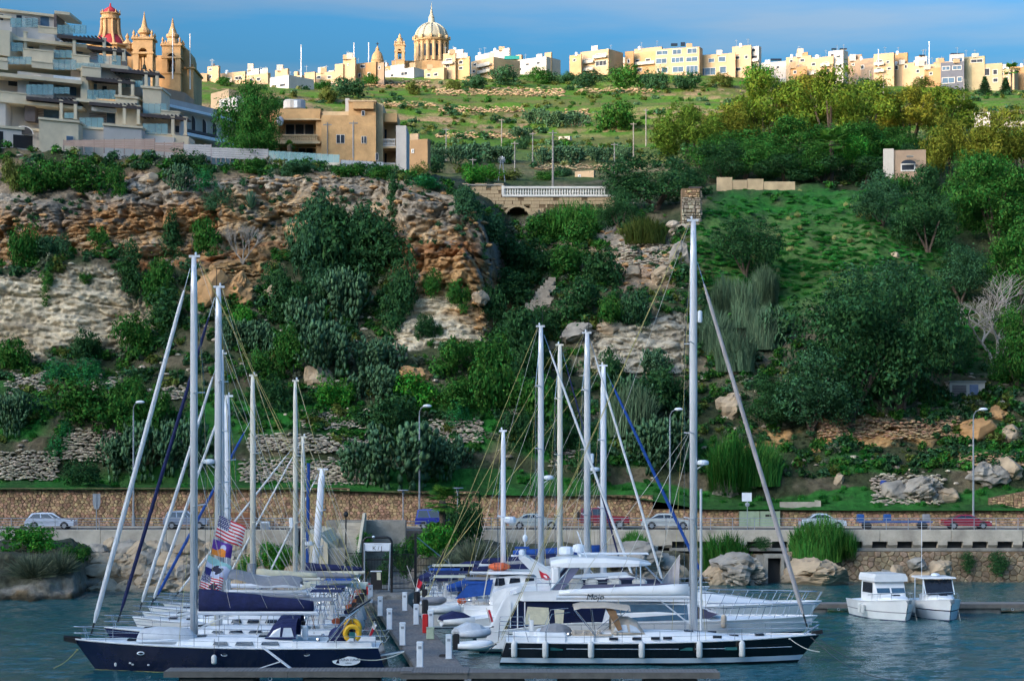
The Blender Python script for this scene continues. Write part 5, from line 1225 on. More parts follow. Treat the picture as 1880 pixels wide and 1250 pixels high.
# top floor
ob('wall',-90,100,9,60,15,9,M_APW); ob('roof_slab',-92,102,5,9.5,14.6,9.6,M_APC); ob('roof_slab',100,128,20,25,13.4,6,M_APC); ob('wall',99,104,25,52,14.5,4,M_LOUV)
ob('wall', -90, 22, 22, 62, 13.2, 2, M_APW); ob('roof_slab', -92, 21, 17, 22, 12.8, 3, M_APC)
window(0, 6, 26, 38, 13.2); window(74, 90, 31, 50, 15, M_WINB); louvre(46, 73, 32, 47, 14.6); window(30, 40, 28, 48, 15)
glass(19, 70, 33, 50, 10.6); parapet(70, 105, 47, 60, 10.2); glass(105, 158, 46, 62, 9.9)
# third floor
ob('floor_slab',-90,160,55,61,9.6,6,M_APC); ob('wall',-90,165,61,110,13,7,M_APW); ob('wall',-90,18,45,92,8.5,5,M_APC); ob('wall',72,101,66,92,10.6,3,M_APW)
window(52,61,76,90,12.9,M_WINB,True); window(104,119,82,94,12.9,M_WINB,True); window(141,152,86,98,12.9,M_WINB,True); louvre(5,44,72,86,10.2); louvre(103,132,85,96,10.6)
column(46,57,90,9.8); column(136,68,99,9.0); pergola(104,192,64,8.8,4,(191,),111); pergola(160,228,85,8.6,4,(210,227),112)
glass(-90,42,78,94,8.8); parapet(42,98,88,112,8.2); glass(98,132,92,106,8.5); parapet(132,164,99,113,8.4); glass(180,222,102,120,8.6); louvre(165,178,97,110,9.4)
# second floor
ob('floor_slab',-90,165,96,104,7.9,5,M_APC); glass(14,58,104,118,6.4); parapet(58,97,111,124,6.2); glass(97,140,109,128,6.3); parapet(-90,14,100,118,6.3); glass(140,184,116,126,7.6)
ob('floor_slab', 128, 236, 111, 118, 8.0, 4, M_APC); ob('wall', 130, 260, 117, 165, 9.2, 5, M_APW)
ob('floor_slab',-90,150,124,131,6.0,5,M_APC); ob('wall',-90,150,131,178,8.8,6,M_APW); ob('wall',32,98,131,178,7.4,1.4,M_APW)
window(15,33,143,158,8.7); window(128,140,152,176,8.7,M_WINB); louvre(98,128,150,172,8.3); ob('awning',98,150,138,147,7.0,1.2,M_PLASTIC); window(53,80,150,172,7.3,M_LOUV,True)
parapet(-90,48,158,174,5.6); glass(48,98,155,174,5.7); glass(98,128,160,172,5.8); ob('wall',148,162,124,182,6.6,4,M_APC); parapet(150,185,121,140,6.4)
pergola(203,292,126,6.8,3.4,(268,288),158); pergola(158,246,142,6.0,3.4,(220,243),176); window(165,178,154,174,9.1,M_WINB); window(188,196,158,176,9.1)
glass(160,212,165,182,5.6); ob('wall',212,252,176,232,5.6,5,M_APC); ob('parapet_coping',210,254,174,178,5.4,5.3,M_APC); ob('wall',262,296,160,215,6.0,5,M_APC); ob('parapet_coping',258,298,157,161,5.8,5.2,M_APC); glass(222,262,148,160,7.0)
# first floor
ob('floor_slab',-90,150,173,179,5.2,5,M_APC); ob('wall',-90,145,179,226,7.8,6,M_APW); ob('wall',45,64,182,222,6.2,1.6,M_LOUV); ob('wall',-90,10,175,224,5.4,3,M_APW)
pergola(48,142,178,4.6,3.4,(112,138),219); louvre(64,80,198,216,7.3); window(80,108,200,216,7.7,M_WINB); glass(118,136,207,217,4.6)
ob('floor_slab',140,252,180,186,5.3,4,M_APC); ob('wall',142,235,186,238,7.4,5,M_APW); pergola(164,260,188,4.4,3.4,(228,254),228); ob('awning',168,216,196,203,5.6,1,M_PLASTIC)
louvre(164,195,208,226,6.8); window(196,211,208,226,7.3,M_WINB); glass(146,190,216,234,4.6); ob('wall',235,262,196,260,6.4,4,M_APC); window(236,242,208,224,6.3,M_WINB)
glass(262,306,190,208,5.2); parapet(296,330,202,216,5.0); ob('wall',262,330,206,258,6.6,4,M_APW); pergola(258,342,209,4.0,3.2,(317,340),248); glass(262,308,227,246,4.2); ob('wall',316,346,248,292,3.8,4,M_APC); window(322,329,231,244,6.5); parapet(262,316,242,250,4.3)
# ground level
ob('wall',-90,74,226,285,3.2,6,M_APW); ob('parapet_coping',-90,74,222,227,3.0,6.2,M_APC); window(24,60,247,272,3.2,M_RUB,True); ob('wall',72,144,218,285,2.2,7,M_APC); ob('parapet_coping',70,146,215,219,2.0,7.2,M_APC)
window(122,134,250,262,2.1,M_WINB); ob('wall',144,192,234,285,4.0,6,M_APW); ob('parapet_coping',143,193,231,235,3.8,6.2,M_APC); ob('wall',190,260,229,290,2.6,6,mat('apartment_pale',(0.52,0.50,0.47),rough=.85,var=.08,scale=.5)); ob('parapet_coping',188,262,226,230,2.4,6.2,M_APC)
ob('wall',260,320,248,295,3.6,5,M_APW); ob('awning',284,314,262,266,3.2,.6,M_PLASTIC); window(-14,6,240,270,3.2,M_RUB)
# arcaded house
KA = 0.00042
AR = thing('arcaded_house','cream house with three dark arched windows and long white awnings','house',(WX(360,285),285,WZ(262,285)))
def ar(name, p0, p1, top, base, sb, d, m_): return ob(name, p0, p1, top, base, sb, d, m_, AR)
ar('wall',290,428,186,282,5,8,WM['pale']); ar('roof_parapet',288,430,176,187,4.8,8.3,WM['grey']); ar('awning',296,430,188,193,3.2,1.8,M_PLASTIC); ar('awning',330,425,240,246,2.5,2.0,M_PLASTIC)
ar('balcony_slab',340,396,236,240,3.4,1.6,M_PERG); ar('wall',286,340,158,196,12,6,WM['brown']); ar('wall',425,442,205,282,4.6,7,WM['orange']); ar('window_pane',430,440,222,238,4.55,.05,M_WIN)
for px_ in (352, 372, 391):
 y_ = 249 * (1 + KA * px_) + 4.9; L_ = AR.location; tp, bs = 216 + (px_ - 352) * .3, 246 + (px_ - 352) * .1
 for rr, off, m2 in ((8.2, 0, M_FRAME), (6.6, -.05, M_WIN)):
  pts = [W(px_-rr,bs,y_+off),W(px_+rr,bs,y_+off)]+[W(px_+rr*math.cos(a_),tp+8-(rr+4)*math.sin(a_),y_+off) for a_ in np.linspace(0,PI,10)]
  MB().poly([tuple(p - L_) for p in pts]).build('arched_window' if off else 'window_surround', m2, AR)
 for q in (-2.2,2.2): MB().box(*(lambda p: (p.x-.05,p.x+.05,p.y-.03,p.y+.03))(W(px_+q,bs,y_-.09)-L_),(W(px_,bs,y_)-L_).z,(W(px_,tp-3,y_)-L_).z).build('glazing_bar',M_IRON,AR)
KA = 0.00015
# ---- the sandstone house with the tower
SH_ = thing('sandstone_house','honey sandstone house with a square tower, balustraded balconies and a white end wall','house',(WX(620,256),256,WZ(300,256)))
M_SAND = mat('sandstone_blocks', (0.56, 0.335, 0.15), rough=0.9, var=0.22, scale=0.8, bump=0.35, bscale=5)
M_SANDL = mat('sandstone_pale', (0.62, 0.44, 0.25), rough=0.9, var=0.2, scale=0.8, bump=0.3, bscale=5)
def sb_(name, p0, p1, top, base, Y, d, m_):
 L_ = SH_.location
 return MB().box(WX(p0,Y)-L_.x,WX(p1,Y)-L_.x,Y-L_.y,Y+d-L_.y,WZ(base,Y)-L_.z,WZ(top,Y)-L_.z).build(name,m_,SH_)
def balus(p0, p1, top, base, Y, m_, step=3.4):
 sb_('handrail',p0,p1,top,top+2.5,Y,.25,m_); sb_('plinth',p0,p1,base-2,base,Y,.25,m_); L_ = SH_.location
 h = (base - top - 4.5) * Y / F; first = None
 for q in np.arange(p0 + 1.5, p1, step):
  if first is None: first = MB().lathe(0,0,[(.05,0),(.1,h*.3),(.05,h*.7),(.08,h)],6).build('baluster',m_,SH_); o = first
  else: o = first.copy(); COL.objects.link(o); o.parent = SH_
  o.location = (WX(q, Y) - L_.x, Y + .12 - L_.y, WZ(base - 2, Y) - L_.z)
sb_('wall',470,507,200,300,258.6,9,M_SAND); sb_('parapet',506,588,200,219,257.0,9,M_SAND); sb_('cornice',505,589,218,220.5,256.8,.6,M_SANDL)
sb_('wall',506,588,219,262,259.6,7,M_SANDL); sb_('pier',580,590,219,300,257.2,3,M_SAND); sb_('pier',505,511,219,300,257.2,3,M_SAND); sb_('balcony_slab',506,588,260,264,256.6,3.2,M_SANDL); balus(508,584,247,260,256.7,M_SANDL)
sb_('wall', 508, 588, 264, 302, 260.2, 6, M_SAND)
for q in range(3): sb_('window_frame',524+q*17.6,541+q*17.6,228,248,259.55,.06,M_FRAME); sb_('window_pane',525+q*17.6,540+q*17.6,229,248,259.53,.03,M_WIN)
for q in range(2): sb_('window_frame',548+q*14,561+q*14,272,285,260.15,.06,M_FRAME); sb_('window_pane',549+q*14,560+q*14,273,285,260.13,.03,M_WIN)
L_ = SH_.location; pts = [W(482,264,258.5),W(497,264,258.5)]+[W(489.5+7.5*math.cos(a_),252-7*math.sin(a_),258.5) for a_ in np.linspace(0,PI,10)]
MB().poly([tuple(p - L_) for p in pts]).build('arched_window', M_WIN, SH_)
for q in (486.5, 489.5, 493): sb_('glazing_bar', q - .5, q + .5, 247, 264, 258.46, .03, M_FRAME)
sb_('wall',590,690,212,312,256.4,9,M_SAND); sb_('parapet',592,640,205,213,257.2,7,M_SANDL); sb_('wall',640,690,186,214,256.8,7,M_SAND); sb_('cornice',639,691,184,187,256.6,7.4,M_SANDL); sb_('wall',648,686,188,200,256.2,.7,M_SAND)
sb_('chimney', 634, 641, 181, 208, 260, .8, WM['white']); sb_('chimney', 641, 647, 183, 208, 260.5, .8, M_LOUV)
for p0, p1, tp, bs in ((618, 632, 248, 263), (664, 672, 251, 263), (664.5, 669, 204, 212), (690, 694, 282, 294)):
 Yq = 256.4
 sb_('window_frame',p0-.8,p1+.8,tp-.8,bs+.8,Yq-.05,.06,M_FRAME); sb_('window_pane',p0,p1,tp,bs,Yq-.07,.03,M_WIN)
 if p1 - p0 > 6: sb_('glazing_bar', (p0 + p1) / 2 - .6, (p0 + p1) / 2 + .6, tp, bs, Yq - .09, .02, M_FRAME)
sb_('wall',690,703,190,318,258.0,9,M_SANDL); sb_('wall',702,729,208,224,258.6,7,M_SAND); sb_('wall',703,729,224,320,261.5,4,M_SANDL); sb_('end_wall',727,746,231,335,258.0,8,WM['white'])
for tp,bs in ((255,269),(299,312)): sb_('balcony_slab',702,727,bs,bs+3,258.1,3.4,M_SANDL); balus(703,726,tp,bs,258.2,WM['white'],2.8)
for tp, bs in ((238, 268), (282, 310)): sb_('window_pane', 704, 710, tp, bs, 261.4, .06, M_WIN)
for px_ in (601, 648):
 sb_('drainpipe', px_ - .8, px_ + .8, 225, 290, 256.3, .08, M_GALV)
o = MB().lathe(0,0,[(.9,0),(.9,.9),(.7,1.05)],12).build('water_tank',WM['white'],SH_); o.location = W(534,200,262)-L_
o = MB().lathe(0,0,[(.9,0),(.9,.9),(.7,1.05)],12).build('water_tank',M_GALV,SH_); o.location = W(547,200,262)-L_
MB().ell((0, 0, 0), (.45, .12, .6), 12, 6).build('satellite_dish', M_GALV, SH_).location = W(514, 223, 256.6) - L_
# fences on the cliff edge, every board a piece
def fence(label, p0, p1, top0, top1, base0, base1, Y, m_, boards=5, panel=18):
 t_ = thing('fence', label, 'fence', W((p0 + p1) / 2, (base0 + base1) / 2, Y)); L_ = t_.location
 n = max(1, round((p1 - p0) / panel))
 for i in range(n + 1):
  f_ = i / n; px_ = p0 + (p1 - p0) * f_
  a_, b_ = W(px_, top0 + (top1 - top0) * f_ - 1, Y) - L_, W(px_, base0 + (base1 - base0) * f_ + 10, Y) - L_
  MB().box(a_.x - .06, a_.x + .06, -.03, .06, b_.z, a_.z).build('post', M_LOUV, t_)
  if i < n:
   q1 = p0 + (p1 - p0) * (i + 1) / n; f1 = (i + 1) / n
   tz0,bz0,tz1,bz1 = top0+(top1-top0)*f_,base0+(base1-base0)*f_,top0+(top1-top0)*f1,base0+(base1-base0)*f1
   for k_ in range(boards):
    u0, u1 = (k_ + .06) / boards, (k_ + .94) / boards
    r_ = lambda y: [tuple(W(px_,tz0+(bz0-tz0)*u1,Y)-L_+Vector((0,y,0))),tuple(W(q1,tz1+(bz1-tz1)*u1,Y)-L_+Vector((0,y,0))),tuple(W(q1,tz1+(bz1-tz1)*u0,Y)-L_+Vector((0,y,0))),tuple(W(px_,tz0+(bz0-tz0)*u0,Y)-L_+Vector((0,y,0)))]
    MB().loft([r_(-.05), r_(-.01)]).build('board', m_, t_)
fence('brown board fence on the cliff edge below the pale apartment pier',117,284,258,255,268,276,247.5,mat('brown_board',(0.27,0.20,0.17),var=.15,scale=1))
fence('low brown board fence continuing right along the cliff edge',284,337,262,262,278,282,247.3,MATS['brown_board'],4)
fence('grey board fence below the arcaded house',337,388,265,266,284,288,247.2,mat('grey_board',(0.33,0.33,0.34),var=.12,scale=1),5,10)
fence('long grey board fence below the tall tree', 388, 492, 271, 274, 290, 295, 247.0, MATS['grey_board'], 5, 9)
t_ = thing('pool_fence','glass panel fence round the pool terrace below the sandstone house','fence',W(560,300,247)); L_ = t_.location
for q in np.arange(492, 624, 11):
 p, r_ = W(q, 300, 247) - L_, W(q + 10.4, 277 + (q - 492) * .06, 247) - L_
 MB().box(p.x,r_.x,-.02,.02,p.z,r_.z).build('glass_panel',M_BGL,t_); MB().box(p.x-.03,p.x-.005,-.03,.03,p.z-.5,r_.z).build('post',M_GALV,t_)
MB().box((W(500,0,247)-L_).x,(W(626,0,247)-L_).x,-.8,.6,(W(0,306,247)-L_).z,(W(0,300.5,247)-L_).z).build('terrace_slab',M_CONC,t_)
fence('thin wire fence below the square tower house', 626, 704, 294, 298, 306, 312, 247.2, M_GALV, 6, 8)
# ---- upper road wall with balustrade and arch
BR = thing('road_viaduct','coursed stone road wall with an arch and a white balustrade across the valley','viaduct',W(960,400,260)); L_ = BR.location
def brx(px): return WX(px, 260) - L_.x
def brz(py): return WZ(py, 260) - L_.z
M_VIA = mat('viaduct_stone', (0.40, 0.31, 0.18), rough=0.9, var=0.28, scale=0.7, island=0.22, bump=0.4, bscale=5)
core = MB(); core.box(brx(800),brx(928),.05,5,brz(445),brz(345)); core.box(brx(972),brx(1130),.05,5,brz(445),brz(362)); core.box(brx(928),brx(972),.05,5,brz(378),brz(362)); core.build('wall_core',M_MORT,BR)
MB().box(brx(926), brx(974), 2.2, 2.4, brz(445), brz(375)).build('arch_shadow_wall', M_MORT, BR)
z_ = brz(440); row = 0; top_z = brz(362)
proto = {}
nb = 0
while z_ < brz(341) - .05:
 h_ = .42; x_ = brx(800) - (row % 2) * .5
 while x_ < brx(1128):
  w_ = random.choice((.8, 1.0, 1.2)); x1_ = min(x_ + w_, brx(1128))
  cxp = (x_+x1_)/2; in_arch = math.hypot(cxp-brx(950),max(0,(z_+.2)-brz(402))) < 24*260/F and z_ < brz(378)
  if z_ > top_z - .3 and cxp > brx(922): in_arch = True
  if not in_arch and x1_ - x_ > .2 and nb < 300 * 4:
   key = (w_, row % 3)
   if x1_ - x_ == w_ and key in proto: o = link('stone_block', proto[key], BR)
   else:
    i = .02; mb = MB(); j_ = random.uniform(0, .03)
    mb.loft([[(i,.05,i),(x1_-x_-i,.05,i),(x1_-x_-i,.05,h_-i),(i,.05,h_-i)],[(i,-.03-j_,i),(x1_-x_-i,-.03-j_,i),(x1_-x_-i,-.03-j_,h_-i),(i,-.03-j_,h_-i)]])
    o = mb.build('stone_block', M_VIA, BR); proto[key] = o.data
   o.location = (x_, random.uniform(-.02, .01), z_); nb += 1
  x_ += w_
 z_ += h_; row += 1
for q in range(13):                                   # arch ring, stone by stone
 a0, a1 = PI * q / 13, PI * (q + .93) / 13
 rr0, rr1 = 22 * 260 / F, 26.5 * 260 / F; c_ = (brx(950), brz(402))
 pr = [(c_[0] + r_ * math.cos(a_), c_[1] + r_ * math.sin(a_)) for r_, a_ in ((rr0, a0), (rr0, a1), (rr1, a1), (rr1, a0))]
 MB().prism(pr, -.12, .3).build('voussoir', M_VIA, BR)
MB().box(brx(800), brx(922), -.15, .4, brz(341), brz(338.5)).build('coping', M_CONCD, BR)
MB().box(brx(922),brx(1130),-.2,.45,brz(361.5),brz(358)).build('balustrade_base',M_FRAME,BR); MB().box(brx(922),brx(1112),-.18,.2,brz(346.2),brz(342.5)).build('balustrade_rail',M_FRAME,BR)
first = MB().lathe(0,0,[(.12,0),(.12,.08),(.07,.12),(.13,.35),(.06,.62),(.1,.7),(.1,.74)],8).build('baluster',M_FRAME,BR)
first.location = (brx(927), 0, brz(358))
for q in np.arange(931.8,1110,4.8): o = first.copy(); COL.objects.link(o); o.parent = BR; o.location = (brx(q),0,brz(358))
MB().box(brx(921), brx(926), -.2, .25, brz(358), brz(341)).build('pier', M_FRAME, BR)
t_ = thing('road_parapet','broken grey stone parapet of the upper road behind the ruined tower','wall',W(1380,345,262)); L_ = t_.location
for a_, b_, tp, bs in ((1316, 1345, 326, 345), (1345, 1372, 331, 346), (1372, 1402, 329, 347), (1402, 1460, 334, 350)):
 p,r_ = W(a_,bs+14,262)-L_,W(b_,tp,262)-L_; MB().box(p.x,r_.x-.05,-.2,.25,p.z,r_.z).build('parapet_panel',M_VIA,t_)
# ruined tower on the knoll
t_ = thing('ruined_tower','little ruined stone tower standing on the knoll above the tallest mast','ruin',W(1268,412,246)); L_ = t_.location; k = 246/F
tag(MB().box(-1.05, 1.0, -.9, 1.0, -1.5, 64 * k).build('tower_core', M_MORT, t_))
st = rubble(MB(),-1.1,1.05,-1.2,48*k,-.95,.46,.32,.16); st2 = rubble(MB(),-.75,.95,48*k,62*k,-.92,.4,.3,.16)
tag(st.build('stones', M_RUBG, t_), kind='stuff'); tag(st2.build('stones', M_RUBO, t_), kind='stuff')
st = MB();
for v_ in rubble(MB(), -.9, 1.0, -1.2, 60 * k, -1.0, .46, .32, .16).v: st.v.append((-v_[1] + .05, v_[0], v_[2]))
nv = len(st.v)
for q in range(0, nv, 8):
 for f_ in [(4,5,6,7),(0,1,5,4),(1,2,6,5),(2,3,7,6),(3,0,4,7)]: st.f.append([q+i for i in f_]); st.mi.append(0)
tag(st.build('side_stones', M_RUBG, t_), kind='stuff')
MB().box(-.2, 1.2, -.8, 1.0, 65 * k, 67.5 * k).build('roof_slab', M_PERG, t_)
for q in range(9):
 MB().ell((random.uniform(-2.4,-.6) ,random.uniform(-1.6,0),random.uniform(-1.6,.2)),(random.uniform(.5,.9),random.uniform(.4,.7),random.uniform(.35,.6)),8,5,.15).build('fallen_stone',M_RUBG,t_)
# little stone house in the wood, shed lower down, poles
LH = house('little flat-roofed stone house with an arched window among the trees',268,[(1640,1700,1702,275,345,'brown',0),(1622,1641,1642,273,345,'pale',.5)],[(0,1655,1681,300,314)],a=10,cat='house')
L_ = LH.location
MB().poly([tuple(W(1668+13.5*math.cos(a_),300.5-7*math.sin(a_),267.5)-L_) for a_ in np.linspace(0,PI,12)]).build('window_arch',M_WIN,LH)
MB().box(*(lambda p,q: (p.x,q.x,p.y-.5,p.y))(W(1664,290,267.6)-L_,W(1676,290,267.6)-L_),(W(0,290,268)-L_).z,(W(0,287.5,268)-L_).z).build('hood',M_CONCD,LH)
for a_ in ((1650,352,318,70,'mid','green shrub in front of the little stone house'),(1700,350,300,70,'dark','dark shrub at the right of the little stone house'),(1612,352,312,60,'teal','bluish shrub left of the little stone house')): plant('bush',a_[0],0,*a_[2:5],a_[5],'shrubs round the little stone house',Y=264)
house('grey concrete block of a house above the golden trees',400,[(1845,1888,1890,222,262,'pale',0),(1790,1818,1820,206,230,'white',6)],[(0,1850,1856,232,240)],a=12)
t_ = thing('shed','small concrete shed with a blue-grey door and a louvred shutter','shed',W(1775,742,221)); L_ = t_.location; k = 221/F
MB().box(-31*k,33*k,0,3,-2.2,40*k).build('wall',WM['pale'],t_); MB().box(-33*k,35*k,-.15,3.2,40*k+.003,43*k).build('roof_slab',M_CONCD,t_)
MB().box(5*k,21*k,-.06,-.005,-1*k,36*k).build('door',mat('shed_door',(0.16,0.20,0.30),var=.15,scale=2),t_)
for q in range(9): MB().box(-27*k,-1*k,-.07,-.01,(8+q*3.1)*k,(8+q*3.1+2.3)*k).build('shutter_slat',M_LOUV,t_)
for q in range(6): MB().box(10*k,40*k,-1.2-q*.3,-.9-q*.3,-2.2-q*.42,-.15-q*.25).build('step',M_RUBG,t_)
for k_,(px_,tp,bs,Yp,r_) in enumerate(((1015,240,345,262.5,.13),(945,260,322,300,.1),(921,218,245,400,.11),(978,243,275,350,.09),(1128,262,298,300,.09),(1163,225,265,370,.11),(1186,200,235,400,.11),(819,235,272,340,.09),(868,290,318,300,.07),(1597,130,178,560,.14),(1622,135,165,600,.12),(1770,145,185,480,.12),(649,222,300,254.0,.07),(601,225,296,254.2,.06))):
 t_ = thing('utility_pole','wooden utility pole '+['standing behind the white balustrade, the tallest','behind the cottage gardens left of the tallest pole','in the green field left of the round tree','among the cactus hedge','right of the cactus hedge','beside the round field tree','right of the round field tree on the slope','left of the fields at the terrace wall','near the windpump','at the road above the golden wood','second on the road above the golden wood','right on the road above the golden wood','in front of the square tower house','left in front of the square tower house'][k_],'pole',W(px_,bs,Yp),0,'poles of the hillside')
 h_ = (bs - tp) * Yp / F
 MB().lathe(0, 0, [(r_ * 1.2, -4), (r_, h_ * .5), (r_ * .75, h_)], 7).build('pole', M_BARKG, t_)
 MB().box(-.5, .5, -.05, .05, h_ - .35, h_ - .22).build('crossarm', M_BARKG, t_)
t_ = thing('windpump','small metal windpump with a white fan left of the road lamp','windpump',W(921,320,290)); k = 290/F
for q in (-1, 1): MB().tube([(q * .45, 0, -1), (q * .1, 0, 26 * k)], .05, 5).build('leg', M_GALV, t_)
for q in range(10):
 an = 2*PI*q/10; MB().add([(0,-.2,26*k),(math.cos(an)*.5,-.2,26*k+math.sin(an)*.5),(math.cos(an+.3)*.5,-.1,26*k+math.sin(an+.3)*.5)],[(0,1,2)]).build('blade',M_GALV,t_)

# ------------------------------------------------------------------ dry stone walls and loose rock on the hillside
def lump(mb, p, s, flat=.75):
 """one rough stone"""
 rings = []
 ax = random.uniform(.8, 1.25)
 for z, r in ((-.5, .55), (-.15, 1.0), (.3, .85), (.55, .4)):
  rings.append([(p[0]+s*r*ax*math.cos(a)*random.uniform(.8,1.15),p[1]+s*r*math.sin(a)*random.uniform(.8,1.15),p[2]+s*z*flat*random.uniform(.85,1.15)) for a in np.arange(6)*PI/3+random.uniform(0,1)])
 mb.loft(rings)
def stone_patch(label, x0, x1, y0, y1, m_, size=6.0, skew=0.0, name='dry_stone_wall', fill=.98, rag=.2):
 mb = MB(); c_ = None; r_ = y0
 pts = []
 while r_ < y1:
  q = x0 + random.uniform(0, size)
  while q < x1:
   if random.random() < fill and not ((r_ - y0) < rag * (y1 - y0) and random.random() < .5):
    p, nr = hit(q, r_ + skew * (q - x0) + random.uniform(-.5, .5) * size)
    if p is not None: pts.append(p)
   q += size * random.uniform(.6, 1.1)
  r_ += size * random.uniform(.5, .7)
 if not pts: return
 c_ = sum(pts, Vector()) / len(pts); t_ = thing(name, label, 'wall', c_)
 for p in pts: lump(mb, (p.x - c_.x, p.y - c_.y - .28 * p.y / 210, p.z - c_.z), size * p.y / F * random.uniform(.5, .85))
 tag(mb.build('stones', m_, t_), kind='stuff')
for a in [('lowest grey dry stone wall at far left, below the green ball shrub',0,108,828,880,'g'),('grey dry stone wall beside the green ball shrub',118,240,788,846,'g'),('rubble patch at far left under the white cliff',12,86,682,724,'g'),('short stone wall left of the street lamp among shrubs',168,230,694,728,'g'),('stone wall just behind the furled headsail at left',292,345,704,734,'g'),
          ('pale dry stone wall at the grassy terrace left of centre',553,712,752,786,'g'),('second dry stone wall down at the left masts',455,706,796,830,'g'),('lowest dry stone wall behind the left masts',440,640,842,884,'g'),('dry stone wall left of the huge prickly pear',560,700,862,888,'g'),
          ('dry stone wall right of the second street lamp',788,886,770,815,'g'),('dry stone wall behind the first of the four tall masts',930,1012,745,790,'g'),('dry stone wall between the four tall masts',1010,1100,800,850,'g'),('small round-stoned wall above the pale valley rocks',1138,1232,448,486,'g'),('rubble band under the dark evergreens at right',1500,1712,772,806,'o'),
          ('stone wall at the right edge below the shed',1758,1884,832,856,'o'),('rubble below the shed',1700,1760,762,800,'o'),('scattered stones left of the right street lamp',1600,1730,872,926,'g'),('stones in the far left rubble bank',0,60,735,760,'g')]:
 stone_patch(a[0], *a[1:5], M_RUBG if a[5] == 'g' else M_RUBO)
M_RUBF = mat('field_rubble', (0.42, 0.30, 0.17), rough=0.9, var=0.3, scale=.6, island=0.35)
for a in [('upper tan field wall below the middle skyline houses',800,965,163,176),('tan field wall right of the upper one',965,1036,164,178),('lower tan field wall on the left of the far fields',806,962,198,208),('short tan field wall beside the round tree',1036,1082,204,212),('tan field wall above the round tree',1060,1210,164,170),('tan wall of the garden terrace under the big dome',652,790,150,160),('pale field wall behind the cactus hedge',800,960,246,256),('pale field wall across the lower fields',980,1180,304,311),('left field wall above the cottage',700,800,190,196)]:
 stone_patch(a[0], *a[1:5], M_RUBF, size=4.2, name='field_wall')
t_ = thing('stone_ramp_wall','orange stone wall rising at the right edge above the road','wall',W(1860,930,203)); L_ = t_.location; k = 203/F
MB().prism([(-44 * k, -.3), (60 * k, -.3), (60 * k, 36 * k), (-44 * k, 16 * k)], .05, .5).build('wall_core', M_MORT, t_)
mb = MB()
for q in range(7): rubble(mb, (-44 + q * 15) * k, (-44 + (q + 1) * 15) * k, -.3, (16 + q * 3) * k, .04)
tag(mb.build('stones', M_RUBO, t_), kind='stuff')
def boulder_me(i, m_):
 mb = MB(); nn_, nr_ = (22, 14) if i % 10 < 6 else (46, 30)
 mb.loft([[(max(math.sin(PI*j/nr_),.02) ** .8*math.cos(b_),max(math.sin(PI*j/nr_),.02) ** .8*math.sin(b_),-math.cos(PI*j/nr_)*.8) for b_ in np.arange(nn_)*2*PI/nn_] for j in range(nr_+1)])
 v = np.array(mb.v); o_ = i * 7.3
 f1 = fbm(v * .9 + o_, 2) - .5; f2 = fbm(v * 2.3 + o_, 3) - .5; f3 = 1 - np.abs(fbm(v * 4.0 + o_, 3) * 2 - 1)
 v = v * (1 + f1 * 1.1 + f2 * .7 + (f3 - .7) * .5 + (fbm(v * 9 + o_, 2) - .5) * .16)[:, None]
 rnd = random.Random(i)
 for _ in range(5):                                 # flat break faces
  d_ = np.array([rnd.uniform(-1,1),rnd.uniform(-1,1),rnd.uniform(-.6,1)]); d_ /= np.linalg.norm(d_); h_ = v @ d_; c_ = rnd.uniform(.62,.85)
  v -= np.where(h_ > c_, (h_ - c_) * .8, 0)[:, None] * d_
 me = bpy.data.meshes.new('boulder'); me.from_pydata([tuple(p) for p in v], [], mb.f); me.materials.append(m_)
 return me
M_BLD = mat('boulder_limestone', (0.37, 0.285, 0.19), rough=0.9, var=0.3, scale=0.9, bump=1.0, bscale=2.2)
M_BLDG = mat('boulder_grey', (0.27, 0.245, 0.205), rough=0.9, var=0.45, scale=0.9, bump=1.0, bscale=2.2)
M_BLDO = mat('boulder_orange', (0.40, 0.23, 0.10), rough=0.9, var=0.35, scale=0.9, bump=1.0, bscale=2.2)
BM = {c_: [boulder_me(i+10*j,m_) for i in range(8)] for j,(c_,m_) in enumerate((('t',M_BLD),('g',M_BLDG),('o',M_BLDO)))}
nbo = [0]
def boulder(px, py, w, h, c_='t', label=None, group=None, parent=None, Y=None, ground=hit):
 nbo[0] += 1
 if Y is None:
  p, nr = ground(px, py)
  if p is None: return
 else: p = W(px, py, Y)
 k = p.y / F
 o = link('boulder',BM[c_][6+nbo[0] % 2 if w > 60 else nbo[0] % 6],parent,(p if parent is None else p-parent.location),0,(w*k*.56,w*k*.5,h*k*.68))
 o.rotation_euler = (random.uniform(-.25, .25), random.uniform(-.3, .3), random.uniform(0, 6.28))
 if parent is None: tag(o, label, 'boulder', group)
 return o
